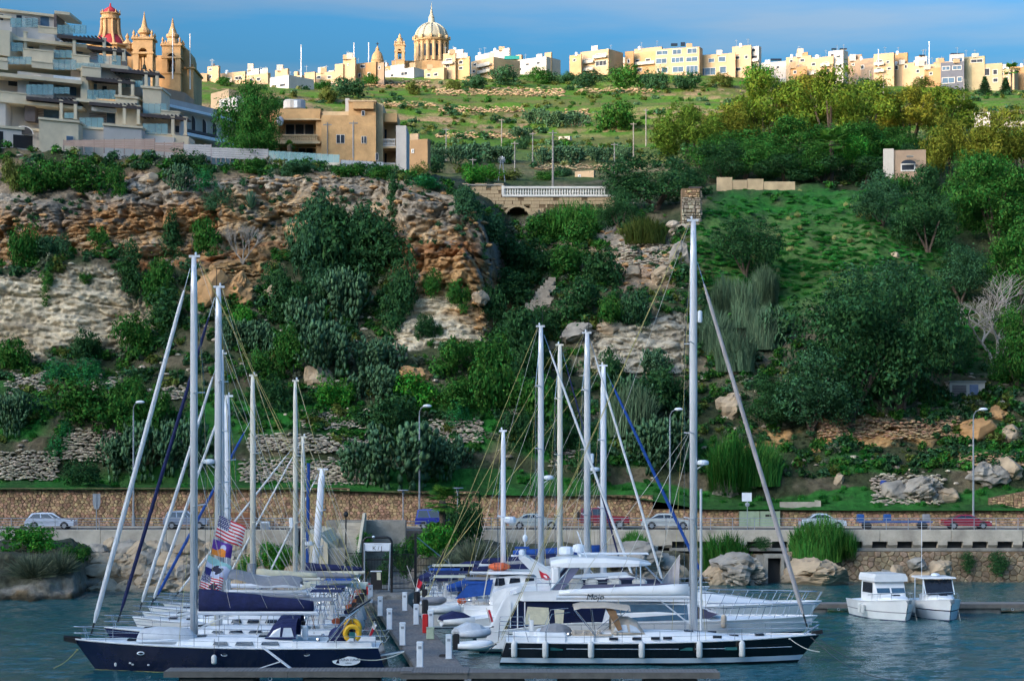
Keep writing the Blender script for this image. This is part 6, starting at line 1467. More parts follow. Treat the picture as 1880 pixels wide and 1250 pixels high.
# rock armour below the road, left
RV = thing('rock_armour', 'bank of big tan boulders below the road edge at left', 'rock armour', W(340, 1050, 182))
for row,(py,n,w,h) in enumerate(((1012,15,36,30),(1034,13,44,36),(1056,12,44,36),(1076,11,46,30),(1090,9,50,24))):
 for i in range(n):
  px = 166 + (i + .5 + (row % 2) * .4) * 385 / n + random.uniform(-6, 6)
  if 440 < px < 540 and py < 1060 and random.random() < .6: continue
  boulder(px,py+random.uniform(-5,5),w*random.uniform(.7,1.35),h*random.uniform(.75,1.25),random.choice('tttg'),parent=RV,ground=bhit)
for px,py,w,h,c_,lb in [(1506,1056,116,52,'t','huge pitted tan rock at the waterside right of the culvert'),(1364,1050,92,56,'g','large undercut grey rock left of the culvert'),(1318,1056,54,40,'t','pale rock at the water left of the culvert rock'),(1644,1052,24,28,'t','single upright stone behind the white fishing boat'),(1724,1050,46,36,'t','round tan rock behind the right motor boat'),(1684,1034,36,22,'g','grey rock with grass behind the right motor boat'),(1622,1058,36,24,'g','dark rock behind the white fishing boat'),(1690,1058,34,20,'t','low rock between the two small motor boats'),
                             (1080,1022,70,40,'g','grey rock on the bank behind the tall masts'),(1150,1024,100,50,'g','broad grey rock under the road edge left of the tallest mast'),(1208,1040,80,36,'g','flat grey rock behind the tallest mast foot'),(1240,1052,50,30,'t','tan rock behind the tallest mast foot'),(1176,1056,110,30,'g','low rock shelf behind the flybridge yacht'),(995,1030,60,36,'t','tan rock behind the white radar arch'),(560,1062,40,34,'t','left tan rock at the foot of the cream wall'),(528,1075,34,26,'t','rounded tan rock by the cream quay wall'),(490,1082,40,30,'t','tan rock at the water below the creepers')]:
 boulder(px,py,w,h,c_,lb,'rocks along the waterside',Y={True: 186.5,False: 181}[px > 1300] if px > 1050 else (180 if px > 900 else 176))
for px,py,w,h,c_,lb in [(394,530,56,66,'o','left half of the split orange boulder behind the second tall mast'),(436,536,54,56,'o','right half of the split orange boulder behind the second tall mast'),(275,330,34,18,'t','pale slab on the cliff top'),(78,326,24,14,'g','pale stone left of the cliff top shrubs'),(250,345,34,20,'g','grey stones below the pale slab on the cliff top'),(505,545,44,40,'t','tan rock above the cactus patch'),(600,535,40,36,'g','rock beside the big mid-slope prickly pear'),(590,700,50,46,'t','pale block at the foot of the cactus patch'),(730,655,44,40,'t','pale rock left of the right cliff foot'),(690,670,40,30,'t','tan rock in the mid-slope scrub'),(760,690,60,30,'o','orange rock below the right cliff'),
                             (880,548,28,24,'t','tan rock below the cliff corner'),(905,585,40,30,'g','grey rock at the corner of the right cliff foot'),(1160,502,36,26,'t','left tan rock of the outcrop above the valley'),(1212,508,40,30,'t','right tan rock of the outcrop above the valley'),(1250,480,40,60,'g','grey rock beside the tallest mast top'),(1060,610,60,34,'g','grey rock at the valley bottom'),(1120,604,50,26,'t','tan rock over the pale valley face'),
                             (1345,750,50,60,'t','tan rock face right of the tallest mast'),(1640,905,54,44,'g','grey rock right of the blue barrel'),(1690,900,70,40,'g','pale grey rock left of the right street lamp'),(1740,912,50,36,'t','tan rock left of the right street lamp'),(1810,870,60,40,'g','grey rocks right of the right street lamp'),(1850,860,50,36,'t','tan rock at the right edge of the slope'),(1800,790,60,44,'o','orange block below the shed'),(1830,765,40,30,'o','smaller orange block below the shed'),(1860,800,40,30,'t','tan rock at the right edge below the shed'),(1540,880,20,24,'t','small standing stone left of the blue barrel'),(1500,828,20,18,'o','small orange rock on the orange bank'),(1465,850,24,14,'t','white stone below the orange bank'),(1645,470,16,14,'t','pale stone on the grassy knoll'),(1330,900,40,36,'g','pale rock above the low wall right of the tallest mast'),(1380,830,50,26,'o','orange rock at the left end of the bank')]:
 boulder(px, py, w, h, c_, lb, 'rocks on the hillside')
mb = MB()
for p in pick(veg_ok & (sg0 > 2.5) & (knoll < .3), 700): lump(mb, p, random.uniform(.12, .45))
tag(mb.build('loose_stones', M_RUBG), 'loose grey stones strewn over the slopes', 'stones', kind='stuff')
mb = MB()
for p in pick((high > .3) | (mid > .3), 420): lump(mb, p, random.uniform(.15, .5))
tag(mb.build('rock_fragments', M_BLDO), 'rough fragments standing out of the cliff faces', 'stones', kind='stuff')
# valley steps
t_ = thing('stone_steps','worn stone steps climbing through the valley shrubs','steps',hit(1000,560)[0]); L_ = t_.location
for q in range(11):
 f_ = q / 10; w_ = (44 - 26 * f_) * random.uniform(.7, 1.25); px = 985 + 26 * f_ + random.uniform(-4, 4)
 a_,b_ = W(px-w_*.45,566-52*f_,L_.y+f_*5-1.2)-L_,W(px+w_*.45,561-52*f_,L_.y+f_*5-1.2)-L_
 MB().box(a_.x, b_.x, a_.y, a_.y + 1.4, a_.z - .5, b_.z).build('step', M_RUBG, t_)
# leafless trees
def bare_tree(label, px, base, top, spread, m_, seed, Y=None):
 p = hit(px, base)[0] if Y is None else W(px, base, Y); rnd = random.Random(seed)
 t_ = thing('bare_tree', label, 'tree', p); H_ = (base - top) * p.y / F; tr, br = MB(), MB()
 def grow(p, d, L_, r_, lv):
  q = p+d*L_; mid_ = p+d*L_*.5+Vector((rnd.uniform(-.1,.1),rnd.uniform(-.1,.1),rnd.uniform(-.05,.1)))*L_
  (tr if lv == 0 else br).tube([p, mid_, q], [r_, r_ * .85, r_ * .68], 5 if lv < 3 else 3)
  if lv < 5:
   for _ in range(3 if lv < 4 else 2):
    dd = (d + Vector((rnd.uniform(-1, 1) * spread, rnd.uniform(-.7, .7), rnd.uniform(-.15, .5)))).normalized()
    grow(q, dd, L_ * rnd.uniform(.62, .85), r_ * .62, lv + 1)
 for s_ in (-.5,.1,.6): grow(Vector((0,0,-.3)),Vector((s_,rnd.uniform(-.2,.2),1)).normalized(),H_*.30,H_*.022,0)
 tr.build('trunk', m_, t_); br.build('branches', m_, t_)
bare_tree('leafless grey tree with spreading twigs at the right', 1825, 668, 505, 1.5, M_BARKG, 5)
bare_tree('small dead grey tree on the cliff ledge', 445, 482, 400, .6, M_BARKG, 8)
# ------------------------------------------------------------------ lamps, signs, roadside things
def street_lamp(label, px, top, Y=200.1, z0=RZ + .13, lean=1):
 h_ = WZ(top, Y) - z0
 t_ = thing('street_lamp', label, 'street lamp', (WX(px, Y), Y, z0), 0, 'tall street lamps along the coast road')
 MB().lathe(0, 0, [(.16, 0), (.16, .9), (.10, 1.0), (.065, h_ - 1.1)], 10).build('pole', M_GALV, t_)
 MB().tube([(0,0,h_-1.15),(.02*lean,-.1,h_-.7),(.18*lean,-.3,h_-.35),(.5*lean,-.6,h_-.22)],.05,8).build('arm',M_GALV,t_)
 MB().ell((.75 * lean, -.8, h_ - .18), (.42, .30, .16), 12, 6).build('lamp_head', M_PLASTIC, t_)
street_lamp('tall street lamp behind the left furled sail', 245, 735)
street_lamp('tall street lamp behind the jetty gate', 770, 742)
street_lamp('tall street lamp left of the tallest mast', 1230, 748)
street_lamp('tall street lamp at the far right by the burgundy coupe', 1787, 748)
for px,top,base,Y,kind,lb in ((740,900,962,195,'T','flat-topped path lamp left of the blue van'),(840,896,950,195,'T','flat-topped path lamp behind the fan palm'),(635,944,1052,172,'G','black globe lamp post beside the stairs')):
 t_ = thing('path_lamp', lb, 'lamp post', W(px, base, Y)); k = Y / F; h_ = (base - top) * k
 MB().lathe(0, 0, [(.09, -.4), (.06, .3), (.05, h_)], 8).build('post', M_IRON if kind == 'G' else M_GALV, t_)
 if kind == 'T': MB().lathe(0,0,[(.1,h_-.35),(.12,h_-.02),(.55,h_),(.5,h_+.06)],12).build('lamp_head',M_GALV,t_)
 else: MB().ell((0, 0, h_), (.2, .2, .24), 10, 6).build('lamp_globe', M_IRON, t_)
t_ = thing('road_sign', 'grey back of a shield-shaped road sign at the left', 'sign', W(177, 968, 192.5)); k = 192.5 / F
MB().tube([(0,0,-.2),(0,0,62*k)],.04,6).build('post',M_GALV,t_); MB().prism([(-7*k,62*k),(7*k,62*k),(7*k,44*k),(4*k,34*k),(-4*k,34*k),(-7*k,44*k)],.045,.07).build('sign_plate',M_GALV,t_)
t_ = thing('road_sign', 'white rectangular sign on a thin post right of the tallest mast', 'sign', W(1372, 970, 192.5))
MB().tube([(0,0,-.2),(0,0,64*k)],.035,6).build('post',M_GALV,t_); MB().box(-10*k,8*k,-.06,-.036,50*k,66*k).build('sign_plate',M_PLASTIC,t_); MB().ell((0,-.05,44*k),(.2,.03,.2),12,6).build('round_plate',M_GALV,t_)
t_ = thing('utility_cabinet','pale grey utility cabinet behind the road railing at left','cabinet',W(487,978,192.6)); MB().bbox(-.4,.4,-.25,.25,0,1.0,.04).build('cabinet_body',M_PLASTIC,t_); MB().box(-.33,.33,-.27,-.252,.1,.9).build('door',M_GALV,t_)
t_ = thing('bollard','white cylinder bollard on a low block by the stairs','bollard',W(535,985,190.9)); MB().lathe(0,0,[(.19,.8),(.19,1.6),(.15,1.68)],12).build('cylinder',M_PLASTIC,t_); MB().box(-.4,.4,-.3,.3,-.3,.8).build('block',M_CONCD,t_)
t_ = thing('brown_kiosk','small rust-brown slatted hut beyond the road behind the flags','hut',W(430,970,197.5)); k = 197.5/F
MB().box(-16 * k, 40 * k, .0, 2.0, 0, 30 * k).build('wall', M_BLDO, t_)
for q in range(8): MB().box(-16*k,40*k,-.05,-.003,(1+q*3.6)*k,(3.6+q*3.6)*k).build('slat',mat('rust_slat',(0.28,0.11,0.05),var=.2,scale=2),t_)
t_ = thing('green_gate','pale green metal gate set in the low wall behind the road','gate',W(1395,976,200.2)); k = 200.2/F; M_GG = mat('green_gate_paint',(0.30,0.38,0.26),rough=.5,var=.15,scale=1)
for q in range(2):
 MB().box((-38 + q * 38) * k, (-1 + q * 38) * k, -.02, .04, .1, 38 * k).build('leaf', M_GG, t_)
 for w_ in range(5): MB().box((-38+q*38+w_*9)*k,(-37+q*38+w_*9)*k,-.06,-.021,.1,38*k).build('bar',M_GG,t_)
MB().box(10 * k, 27 * k, -.05, -.022, 28 * k, 32 * k).build('name_plate', M_IRON, t_)
t_ = thing('concrete_planter','low white concrete wall corner above the road right of the green gate','wall',W(1468,938,201.6)); k = 201.6/F
MB().box(-36*k,34*k,0,.25,-.2,17*k).build('front',M_CONC,t_); MB().box(34*k+.003,34*k+.25,0,3,-.2,19*k).build('side',M_CONC,t_)
t_ = thing('barrel','blue plastic barrel on the terrace above the far right road','barrel',hit(1622,898)[0]); MB().lathe(0,0,[(.25,-.1),(.3,0),(.33,.35),(.3,.75),(.22,.85)],12).build('drum',mat('barrel_blue',(0.015,0.05,0.25),rough=.4,var=.1,scale=2),t_)
MB().lathe(0, 0, [(.34, .3), (.345, .34), (.34, .38)], 12).build('hoop', M_NCLOTH, t_)
# culvert
t_ = thing('culvert','dark square culvert mouth in concrete under the road edge','culvert',W(1422,1070,188.6)); k = 188.6/F
for a_,b_,lo,hi in ((-18,-12,-4,46),(12,18,-4,46),(-18,18,46.05,53)): MB().box(a_*k,b_*k,0,1.4,lo*k,hi*k).build('frame',M_CONCD,t_)
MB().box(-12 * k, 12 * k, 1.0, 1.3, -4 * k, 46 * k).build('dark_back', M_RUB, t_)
MB().box(-32*k,-18.1*k,.3,1.6,-4*k,50*k).build('side_wall',M_CONCD,t_); MB().box(18.1*k,30*k,.3,1.6,-4*k,50*k).build('side_wall',M_CONCD,t_)
# ------------------------------------------------------------------ cars
M_TYRE = mat('tyre', (0.02, 0.02, 0.021), rough=.85, var=.2, scale=3)
M_RIM = mat('wheel_rim', (0.5, 0.51, 0.53), rough=.3, var=.1, scale=3, metal=.7)
M_LITR = mat('tail_light',(0.4,0.01,0.01),rough=.2,var=.1,scale=3); M_LITW = mat('head_light',(0.7,0.72,0.75),rough=.1,var=.1,scale=3)
def car(label, px0, px1, shape, paint, face=1, Y=196.2, L_=4.25):
 """side outline as (x, z) along the length, front towards +x; face -1 turns it round"""
 t_ = thing('car', label, 'car', ((WX(px0, Y) + WX(px1, Y)) / 2, Y, RZ), 0 if face > 0 else PI, 'cars on the coast road')
 S_ = {'hatch': ([(-.5,.30),(-.5,.62),(-.47,.92),(-.02,.98),(.24,.95),(.42,.86),(.5,.70),(.5,.32)],[(-.45,.94),(-.36,1.44),(-.20,1.50),(.06,1.48),(.26,.95)]),
          'sedan': ([(-.5,.34),(-.5,.62),(-.48,.88),(-.30,.95),(.22,.93),(.42,.82),(.5,.64),(.5,.32)],[(-.34,.94),(-.20,1.36),(-.08,1.43),(.06,1.41),(.25,.92)]),
          'suv': ([(-.5,.42),(-.5,.8),(-.48,1.02),(.2,1.05),(.44,.98),(.5,.8),(.5,.42)],[(-.46,1.03),(-.40,1.60),(-.1,1.68),(.06,1.65),(.22,1.04)]),
          'jeep': ([(-.46,.55),(-.46,1.05),(-.45,1.18),(.12,1.2),(.14,1.18),(.48,1.1),(.5,.95),(.5,.55)],[(-.45,1.19),(-.44,1.86),(-.1,1.92),(.04,1.86),(.13,1.2)]),
          'van': ([(-.5,.4),(-.5,.95),(-.48,1.0),(.3,1.02),(.46,.9),(.5,.6),(.5,.4)],[(-.48,1.01),(-.45,1.75),(-.3,1.82),(.12,1.78),(.34,1.03)]),
          'coupe': ([(-.5,.36),(-.5,.62),(-.47,.84),(-.28,.9),(.2,.88),(.42,.74),(.5,.56),(.5,.3)],[(-.36,.89),(-.18,1.28),(-.06,1.33),(.06,1.3),(.27,.87)])}[shape]
 W_ = .86
 def shell(prof, w0, w1, zlo, zhi, name, m_):
  rings = []
  wd = lambda z: w0 + (w1 - w0) * (z - zlo) / (zhi - zlo)
  left = [(x * L_, -wd(z), z) for x, z in prof]; right = [(x * L_, wd(z), z) for x, z in prof]
  mb = MB().loft([left, [(x, y * .985, z) for x, y, z in left][:0] or left]) if False else MB()
  n = len(prof); mb.add(left+right,[tuple(range(n))[::-1],tuple(range(n,2*n))]+[(i,(i+1) % n,n+(i+1) % n,n+i) for i in range(n)])
  return mb.build(name, m_, t_)
 shell(S_[0], W_, W_ * .96, .3, 1.0, 'body', paint)
 cab = S_[1]; zl, zh = cab[0][1], max(z for x, z in cab)
 shell(cab, W_ * .95, W_ * .74, zl, zh, 'cabin', paint)
 # side windows and screens set a little proud of the cabin
 def wdt(z): return W_ * (.95 + (.74 - .95) * (z - zl) / (zh - zl)) + .012
 xr0 = np.interp(zl + .06, [cab[0][1], cab[1][1]], [cab[0][0], cab[1][0]]);
 xa, xb, xt0, xt1 = cab[0][0] + .035, cab[-1][0] - .035, cab[1][0] + .04, cab[-2][0] - .015
 zt = min(cab[1][1], cab[-2][1]) - .07; zb = zl + .05
 cuts = [0, .36, .4, .78, .82, 1] if shape in ('hatch', 'suv', 'van', 'jeep') else [0, .46, .5, 1]
 for i in range(0, len(cuts), 2):
  for s_ in (-1, 1):
   pts = []
   for u, top in ((cuts[i], 0), (cuts[i + 1], 0), (cuts[i + 1], 1), (cuts[i], 1)):
    z_ = zt if top else zb; x_ = (xt0 + (xt1 - xt0) * u) if top else (xa + (xb - xa) * u)
    pts.append((x_ * L_, s_ * wdt(z_), z_))
   MB().poly(pts if s_ < 0 else pts[::-1]).build('side_window', M_GLASS, t_)
 for (c0, c1, nm) in ((cab[-1], cab[-2], 'windscreen'), (cab[0], cab[1], 'rear_window')):
  d = .02 if nm == 'windscreen' else -.02; q = []
  for f_, s_ in ((.1, -1), (.1, 1), (.9, 1), (.9, -1)):
   x_,z_ = c0[0]+(c1[0]-c0[0])*f_,c0[1]+(c1[1]-c0[1])*f_; q.append((x_*L_+d,s_*(wdt(z_)-.1),z_+.012))
  MB().poly(q).build(nm, M_GLASS, t_)
 r_ = .37 if shape == 'jeep' else .31
 for x_ in (-.30, .31):
  for s_ in (-1, 1):
   w_ = MB(); w_.loft([[(x_*L_+rr*math.cos(a_),s_*yy,r_+rr*math.sin(a_)) for a_ in np.arange(16)*PI/8] for rr,yy in ((r_*.9,W_-.18),(r_,W_-.14),(r_,W_+.01),(r_*.9,W_+.03))])
   wo_ = w_.build('wheel',M_TYRE,t_); rm = MB(); rm.loft([[(x_*L_+rr*math.cos(a_),s_*yy,r_+rr*math.sin(a_)) for a_ in np.arange(12)*PI/6] for rr,yy in ((r_*.64,W_+.0),(r_*.6,W_+.045),(r_*.1,W_+.035))]); rm.build('rim',M_RIM,wo_)
   MB().add([(x_*L_+(r_+.07)*math.cos(a_),s_*(W_+.004),r_+(r_+.07)*math.sin(a_)) for a_ in np.linspace(-.1,PI+.1,10)]+[(x_*L_+r_*.95*math.cos(a_),s_*(W_+.004),r_+r_*.95*math.sin(a_)) for a_ in np.linspace(-.1,PI+.1,10)],[(i,i+1,11+i,10+i) for i in range(9)]).build('wheel_arch',M_TYRE,t_)
 hz_ = S_[0][-3][1]
 for s_ in (-.62, .62):
  MB().ell((.485*L_,s_,hz_*.98-.08),(.08,.16,.08),8,5).build('headlight',M_LITW,t_); MB().box(-.5*L_-.012,-.48*L_,s_-.14,s_+.14,.68,.86).build('tail_light',M_LITR,t_)
 for s_ in (-1,1): MB().ell((cab[-1][0]*L_-.25,s_*(W_+.08),zl+.06),(.09,.09,.07),8,5).build('mirror',paint,t_)
 MB().box(.5*L_-.06,.5*L_+.03,-.7,.7,.34,.52).build('bumper',M_TYRE if shape in ('jeep','suv') else paint,t_); MB().box(-.5*L_-.03,-.5*L_+.06,-.7,.7,.36,.54).build('bumper',M_TYRE if shape in ('jeep','suv') else paint,t_)
 MB().box(-.3 * L_, .2 * L_, -W_ - .006, -W_ + .004, .60, .625).build('trim_strip', M_TYRE, t_)
 return t_
def paint(n, c_): return mat('car_paint_' + n, c_, rough=.25, var=.06, scale=1, spec=.5, coat=.6)
car('pale silver-blue hatchback at far left behind the railing',45,142,'hatch',paint('silver',(0.50,0.56,0.66)),L_=4.4)
car('grey-blue off-roader behind the left masts', 303, 382, 'suv', paint('greyblue', (0.22, 0.27, 0.36)), L_=4.0)
car('dark blue van beside the fan palm', 763, 842, 'van', paint('blue', (0.025, 0.035, 0.28)), L_=3.9)
car('dull green-grey saloon left of the burgundy off-roader',930,1035,'sedan',paint('sage',(0.34,0.40,0.40)),L_=4.7)
jp = car('burgundy boxy off-roader with a spare wheel',1058,1158,'jeep',paint('burgundy',(0.24,0.014,0.030)),L_=4.6,Y=197.2)
MB().loft([[(-2.16-yy,rr*math.cos(a_),1.15+rr*math.sin(a_)) for a_ in np.arange(14)*PI/7] for rr,yy in ((.34,0),(.37,.05),(.37,.18),(.3,.22))]).build('spare_wheel',M_TYRE,jp)
car('silver saloon right of the burgundy off-roader', 1172, 1275, 'sedan', paint('silver2', (0.48, 0.52, 0.52)), L_=4.6)
car('pale blue-white saloon half hidden by the reeds', 1468, 1552, 'sedan', paint('ice', (0.55, 0.62, 0.70)), L_=4.1)
car('burgundy coupe at the far right', 1730, 1818, 'coupe', paint('wine', (0.26, 0.014, 0.035)), L_=4.3)
t_ = thing('boat_trailer','long blue boat trailer parked behind the right railing','trailer',(WX(1640,195.5),195.5,RZ)); M_BT = mat('trailer_blue',(0.02,0.09,0.30),rough=.5,var=.2,scale=2)
for s_ in (-.7, .7): MB().box(-3.2, 3.4, s_ - .08, s_ + .08, .62, .78).build('beam', M_BT, t_)
for x_ in (-2.8, -1, 1, 2.8): MB().box(x_ - .06, x_ + .06, -.62, .62, .64, .74).build('crossbar', M_BT, t_)
for x_ in (-2.4, 2.6):
 for s_ in (-.85,.85): MB().loft([[(x_+rr*math.cos(a_),s_+yy,.33+rr*math.sin(a_)) for a_ in np.arange(14)*PI/7] for rr,yy in ((.28,-.08),(.33,-.06),(.33,.06),(.28,.08))]).build('wheel',M_TYRE,t_)
for x_ in (-3.0,-.6,2.9): MB().bbox(x_-.25,x_+.35,-.4,.4,.79,1.35,.06).build('cradle',M_BT if x_ < 2 else M_GREYC,t_)
# ------------------------------------------------------------------ stairs, quay walls and the jetty gate
M_CREAMW = mat('cream_quay_wall', (0.58, 0.50, 0.36), rough=.85, var=.15, scale=.6, bump=.25)
t_ = thing('quay_building','cream quay wall block with a sloping top at the foot of the stairs','wall',W(585,1072,172)); k = 172/F
MB().prism([(-30*k,-1),(17*k,-1),(17*k,74*k),(-2*k,92*k),(-30*k,94*k)],0,15).build('wall',M_CREAMW,t_)
MB().box(17*k+.003,52*k,.3,1.2,-1,66*k).build('lower_wall',M_CONCD,t_); MB().box(2*k,6*k,-.08,-.004,52*k,68*k).build('meter_box',M_GALV,t_)
t_ = thing('staircase', 'concrete stairs climbing from the quay to the road', 'stairs', W(622, 1030, 176)); k = 176 / F
for q in range(14): MB().box(-32*k+q*.05,28*k,2.0+q*.62,2.0+(q+1)*.62+.3,-1.4+q*.0,-.6+q*.26).build('step',M_CONC,t_)
MB().prismx([(1.5,-1.5),(11,-1.5),(11,3.6),(9.5,3.6),(1.5,.3)],29*k,34*k).build('stair_wall',M_CREAMW,t_)
MB().box(-45 * k, 110 * k, 11.05, 12.6, -1.5, 2.95).build('landing', M_CONCD, t_)
for a_ in ((655,1075,1012,46,'mid','green bush behind the fence left of the jetty gate'),(640,1070,1030,30,'dark','dark bush at the foot of the globe lamp'),(702,1075,1035,40,'mid','bush seen through the bars of the jetty gate'),(744,1060,985,44,'mid','bush behind the fence right of the jetty gate'),(668,1010,975,44,'bright','bright bush on the stair landing behind the sign'),(725,1040,1000,50,'teal','bluish bush on the bank behind the jetty gate')):
 p = W(a_[0],a_[1],170 if a_[1] > 1030 else 183); o = link('shrub',veg_me('bush',nveg[0] % 4,None),None,p,nveg[0],(a_[3]*p.y/F,a_[3]*p.y/F,(a_[1]-a_[2])*p.y/F)); nveg[0] += 1; set_mat(o,LM[a_[4]]); tag(o,a_[5],'shrub','bushes round the jetty gate')
for px,w_,h_,lb in ((575,5,66,'left red post on the quay by the cream wall'),(583,5,64,'right red post on the quay by the cream wall')):
 t_ = thing('red_post',lb,'post',W(px,1070,166),0,'red posts by the cream wall'); k = 166/F; MB().lathe(0,0,[(.16,-.3),(.16,1.55),(.1,1.62)],10).build('shaft',M_RED,t_); MB().lathe(0,0,[(.22,-.3),(.22,.05),(.17,.06)],10).build('base',M_IRON,t_)
Yg = 161.0; k = Yg / F
GT = thing('jetty_gate', 'black iron jetty gate with a white K/J sign over it', 'gate', W(693, 1086, Yg))
for s_ in (-1, 1):
 MB().tube([(s_*26*k,0,-.1),(s_*26*k,0,93*k),(s_*23*k,0,98*k),(s_*18*k,0,100*k),(0,0,100*k)],.09,8).build('frame_post',M_IRON,GT)
 MB().tube([(s_ * 24 * k, -.15, 88 * k), (s_ * 22 * k - .03, -.5, .1)], .055, 6).build('brace', M_GALV, GT)
MB().box(-25 * k, 25 * k, -.14, -.09, 75 * k, 90 * k).build('sign_board', M_PLASTIC, GT)
MB().box(-25*k,25*k,-.135,-.092,73.5*k,74.9*k).build('sign_edge',M_IRON,GT); MB().box(-25*k,25*k,-.135,-.092,90.1*k,91.5*k).build('sign_edge',M_IRON,GT)
def text_me(s_, size, m_, parent, loc, rot=(R(90), 0, 0), name='lettering', ext=.004, shear=0):
 cu = bpy.data.curves.new(name,'FONT'); cu.body = s_; cu.size = size; cu.align_x = 'CENTER'; cu.align_y = 'CENTER'; cu.extrude = ext; cu.shear = shear
 tmp = bpy.data.objects.new(name,cu); COL.objects.link(tmp); dg = bpy.context.evaluated_depsgraph_get(); me = bpy.data.meshes.new_from_object(tmp.evaluated_get(dg)); bpy.data.objects.remove(tmp)
 me.materials.clear(); me.materials.append(m_); o = link(name, me, parent, loc); o.rotation_euler = rot
 return o
text_me('K / J', .42, M_IRON, GT, (0, -.15, 80 * k), name='sign_lettering', ext=.006)
for q in range(12): MB().box((-6+q*1.2)*k,(-5.3+q*1.2)*k,-.148,-.141,86.6*k,87.6*k).build('small_print',M_GALV,GT)
for q in range(17): MB().box((-22+q*2.75)*k-.014,(-22+q*2.75)*k+.014,-.02,.02,.05,(66-6*abs(q-8)/8)*k).build('bar',M_IRON,GT)
for z_ in (4, 38, 58): MB().box(-23 * k, 23 * k, -.03, .03, z_ * k, (z_ + 2) * k).build('crossbar', M_IRON, GT)
MB().box(-12*k,8*k,-.05,-.03,4*k,36*k).build('lower_panel',M_RUB,GT); MB().box(-1*k,6*k,-.08,-.055,22*k,36*k).build('notice',M_BEIGE,GT); MB().box(-13*k,8*k,-.06,-.04,37*k,39*k).build('white_bar',M_PLASTIC,GT)
MB().ell((-7 * k, -.1, 101 * k), (.12, .12, .1), 8, 5).build('lamp', M_PLASTIC, GT)
def iron_fence(label, px0, px1, top, base, Y, n):
 t_ = thing('iron_fence',label,'fence',W((px0+px1)/2,base,Y)); k = Y/F; x0,x1 = (px0-px1)/2*k,(px1-px0)/2*k; h_ = (base-top)*k
 for i in range(n+1): x_ = x0+(x1-x0)*i/n; MB().box(x_-.016,x_+.016,-.016,.016,0,h_).build('bar',M_IRON,t_)
 for z_ in (.1, h_ * .5, h_ - .06): MB().box(x0, x1, -.025, .025, z_, z_ + .05).build('rail', M_IRON, t_)
iron_fence('black iron fence panel left of the jetty gate', 634, 666, 1014, 1080, 161.3, 14)
iron_fence('black iron fence panel right of the jetty gate', 721, 760, 1016, 1082, 161.3, 16)
iron_fence('lower black iron fence at the rocks right of the gate', 766, 806, 1024, 1052, 162.5, 14)
t_ = thing('gate_mast','black steel post with a stay right of the jetty gate','post',W(763,1078,161.5)); k = 161.5/F; MB().box(-.09,.09,-.09,.09,-.3,100*k).build('post',M_IRON,t_); MB().tube([(0,0,96*k),(-1.6,1,62*k)],.03,5).build('stay',M_IRON,t_); MB().tube([(.1,0,92*k),(2.4,3,40*k)],.045,5).build('pipe',M_GALV,t_)
t_ = thing('leaning_post','black leaning post on the rocks right of the gate','post',W(802,1050,163)); MB().tube([(0,0,-.3),(.55,0,1.75)],.07,6).build('shaft',M_IRON,t_); MB().ell((0,0,-.2),(.2,.2,.15),8,5).build('foot',M_CONCD,t_)
# fan palm
def palm(label, px, base, top, Y, spread, n=34, seed=1):
 rnd = random.Random(seed); p = W(px, base, Y); t_ = thing('fan_palm', label, 'palm tree', p); h_ = (base - top) * Y / F
 th = h_ - spread * .55
 MB().lathe(0, 0, [(.30, -.6), (.26, 0), (.24, th * .6), (.34, th), (.2, th + .3)], 10).build('trunk', M_BARK, t_)
 me_parts = []
 for i in range(n):
  a_ = i*2.4; el = rnd.uniform(-.5,1.2); d = Vector((math.cos(a_)*math.cos(el),math.sin(a_)*math.cos(el),math.sin(el))); L_ = spread*rnd.uniform(.75,1.0)
  base_ = Vector((0,0,th+.1)); hub = base_+d*L_*.5; sd = d.cross(Vector((0,0,1))).normalized(); up = sd.cross(d)
  mb = MB()
  mb.tube([base_, hub], .02, 4)
  for q in range(13):
   an = (q-6)/6*1.25; dd = (d*math.cos(an)+sd*math.sin(an)).normalized(); e = hub+dd*L_*.5*(1-.15*abs(q-6)/6)-Vector((0,0,.08*L_)); m2 = hub+dd*L_*.28
   s2 = dd.cross(up).normalized() * .03 * spread
   mb.add([hub, m2 + s2, e, m2 - s2], [(0, 1, 2, 3)])
  mb.build('frond', LM['palm'], t_)
palm('fan palm with a shaggy trunk beside the blue van', 812, 992, 900, 180, 2.0, 36)
palm('low fan palm on the bank above the jetty gate', 800, 1010, 962, 184, 1.5, 26, 3)
palm('fan palm with upright fronds in the wood by the little stone house', 1527, 350, 240, 272, 3.0, 30, 4)
palm('small palm on the pool terrace before the sandstone house', 532, 300, 262, 249, .9, 24, 5)
palm('palm on the skyline beside the modern block', 1857, 165, 118, 640, 3.4, 26, 6)
palm('round palm left of the stone arch', 915, 418, 384, 257, 1.2, 26, 7)
for px,base,top,Y,lb in ((1808,185,138,600,'tiered pine in front of the beige modern block'),(1846,185,140,600,'tiered pine right of the beige modern block')):
 t_ = thing('norfolk_pine',lb,'tree',W(px,base,Y)); h_ = (base-top)*Y/F; MB().lathe(0,0,[(.3,-3),(.2,h_*.5),(.03,h_)],6).build('trunk',M_BARK,t_); rng = np.random.default_rng(px); parts = []
 for q in range(11):
  z_ = h_ * (.12 + .86 * q / 11); r_ = h_ * .36 * (1 - q / 11.5)
  for w_ in range(9):
   an = w_*2*PI/9+q; n_ = 26; u = np.linspace(.1,1,n_); C_ = np.stack([np.cos(an)*r_*u,np.sin(an)*r_*u,z_+.10*r_*u ** 2+0*u],1)+rng.normal(size=(n_,3))*.08
   parts.append(leaves(C_, rng.normal(size=(n_, 3)) * .4 + np.array([0, 0, 1]), .3, rng, .4))
 v, f = join_np(parts); link('crown', np_mesh('crown', v, f, LM['teal']), t_)

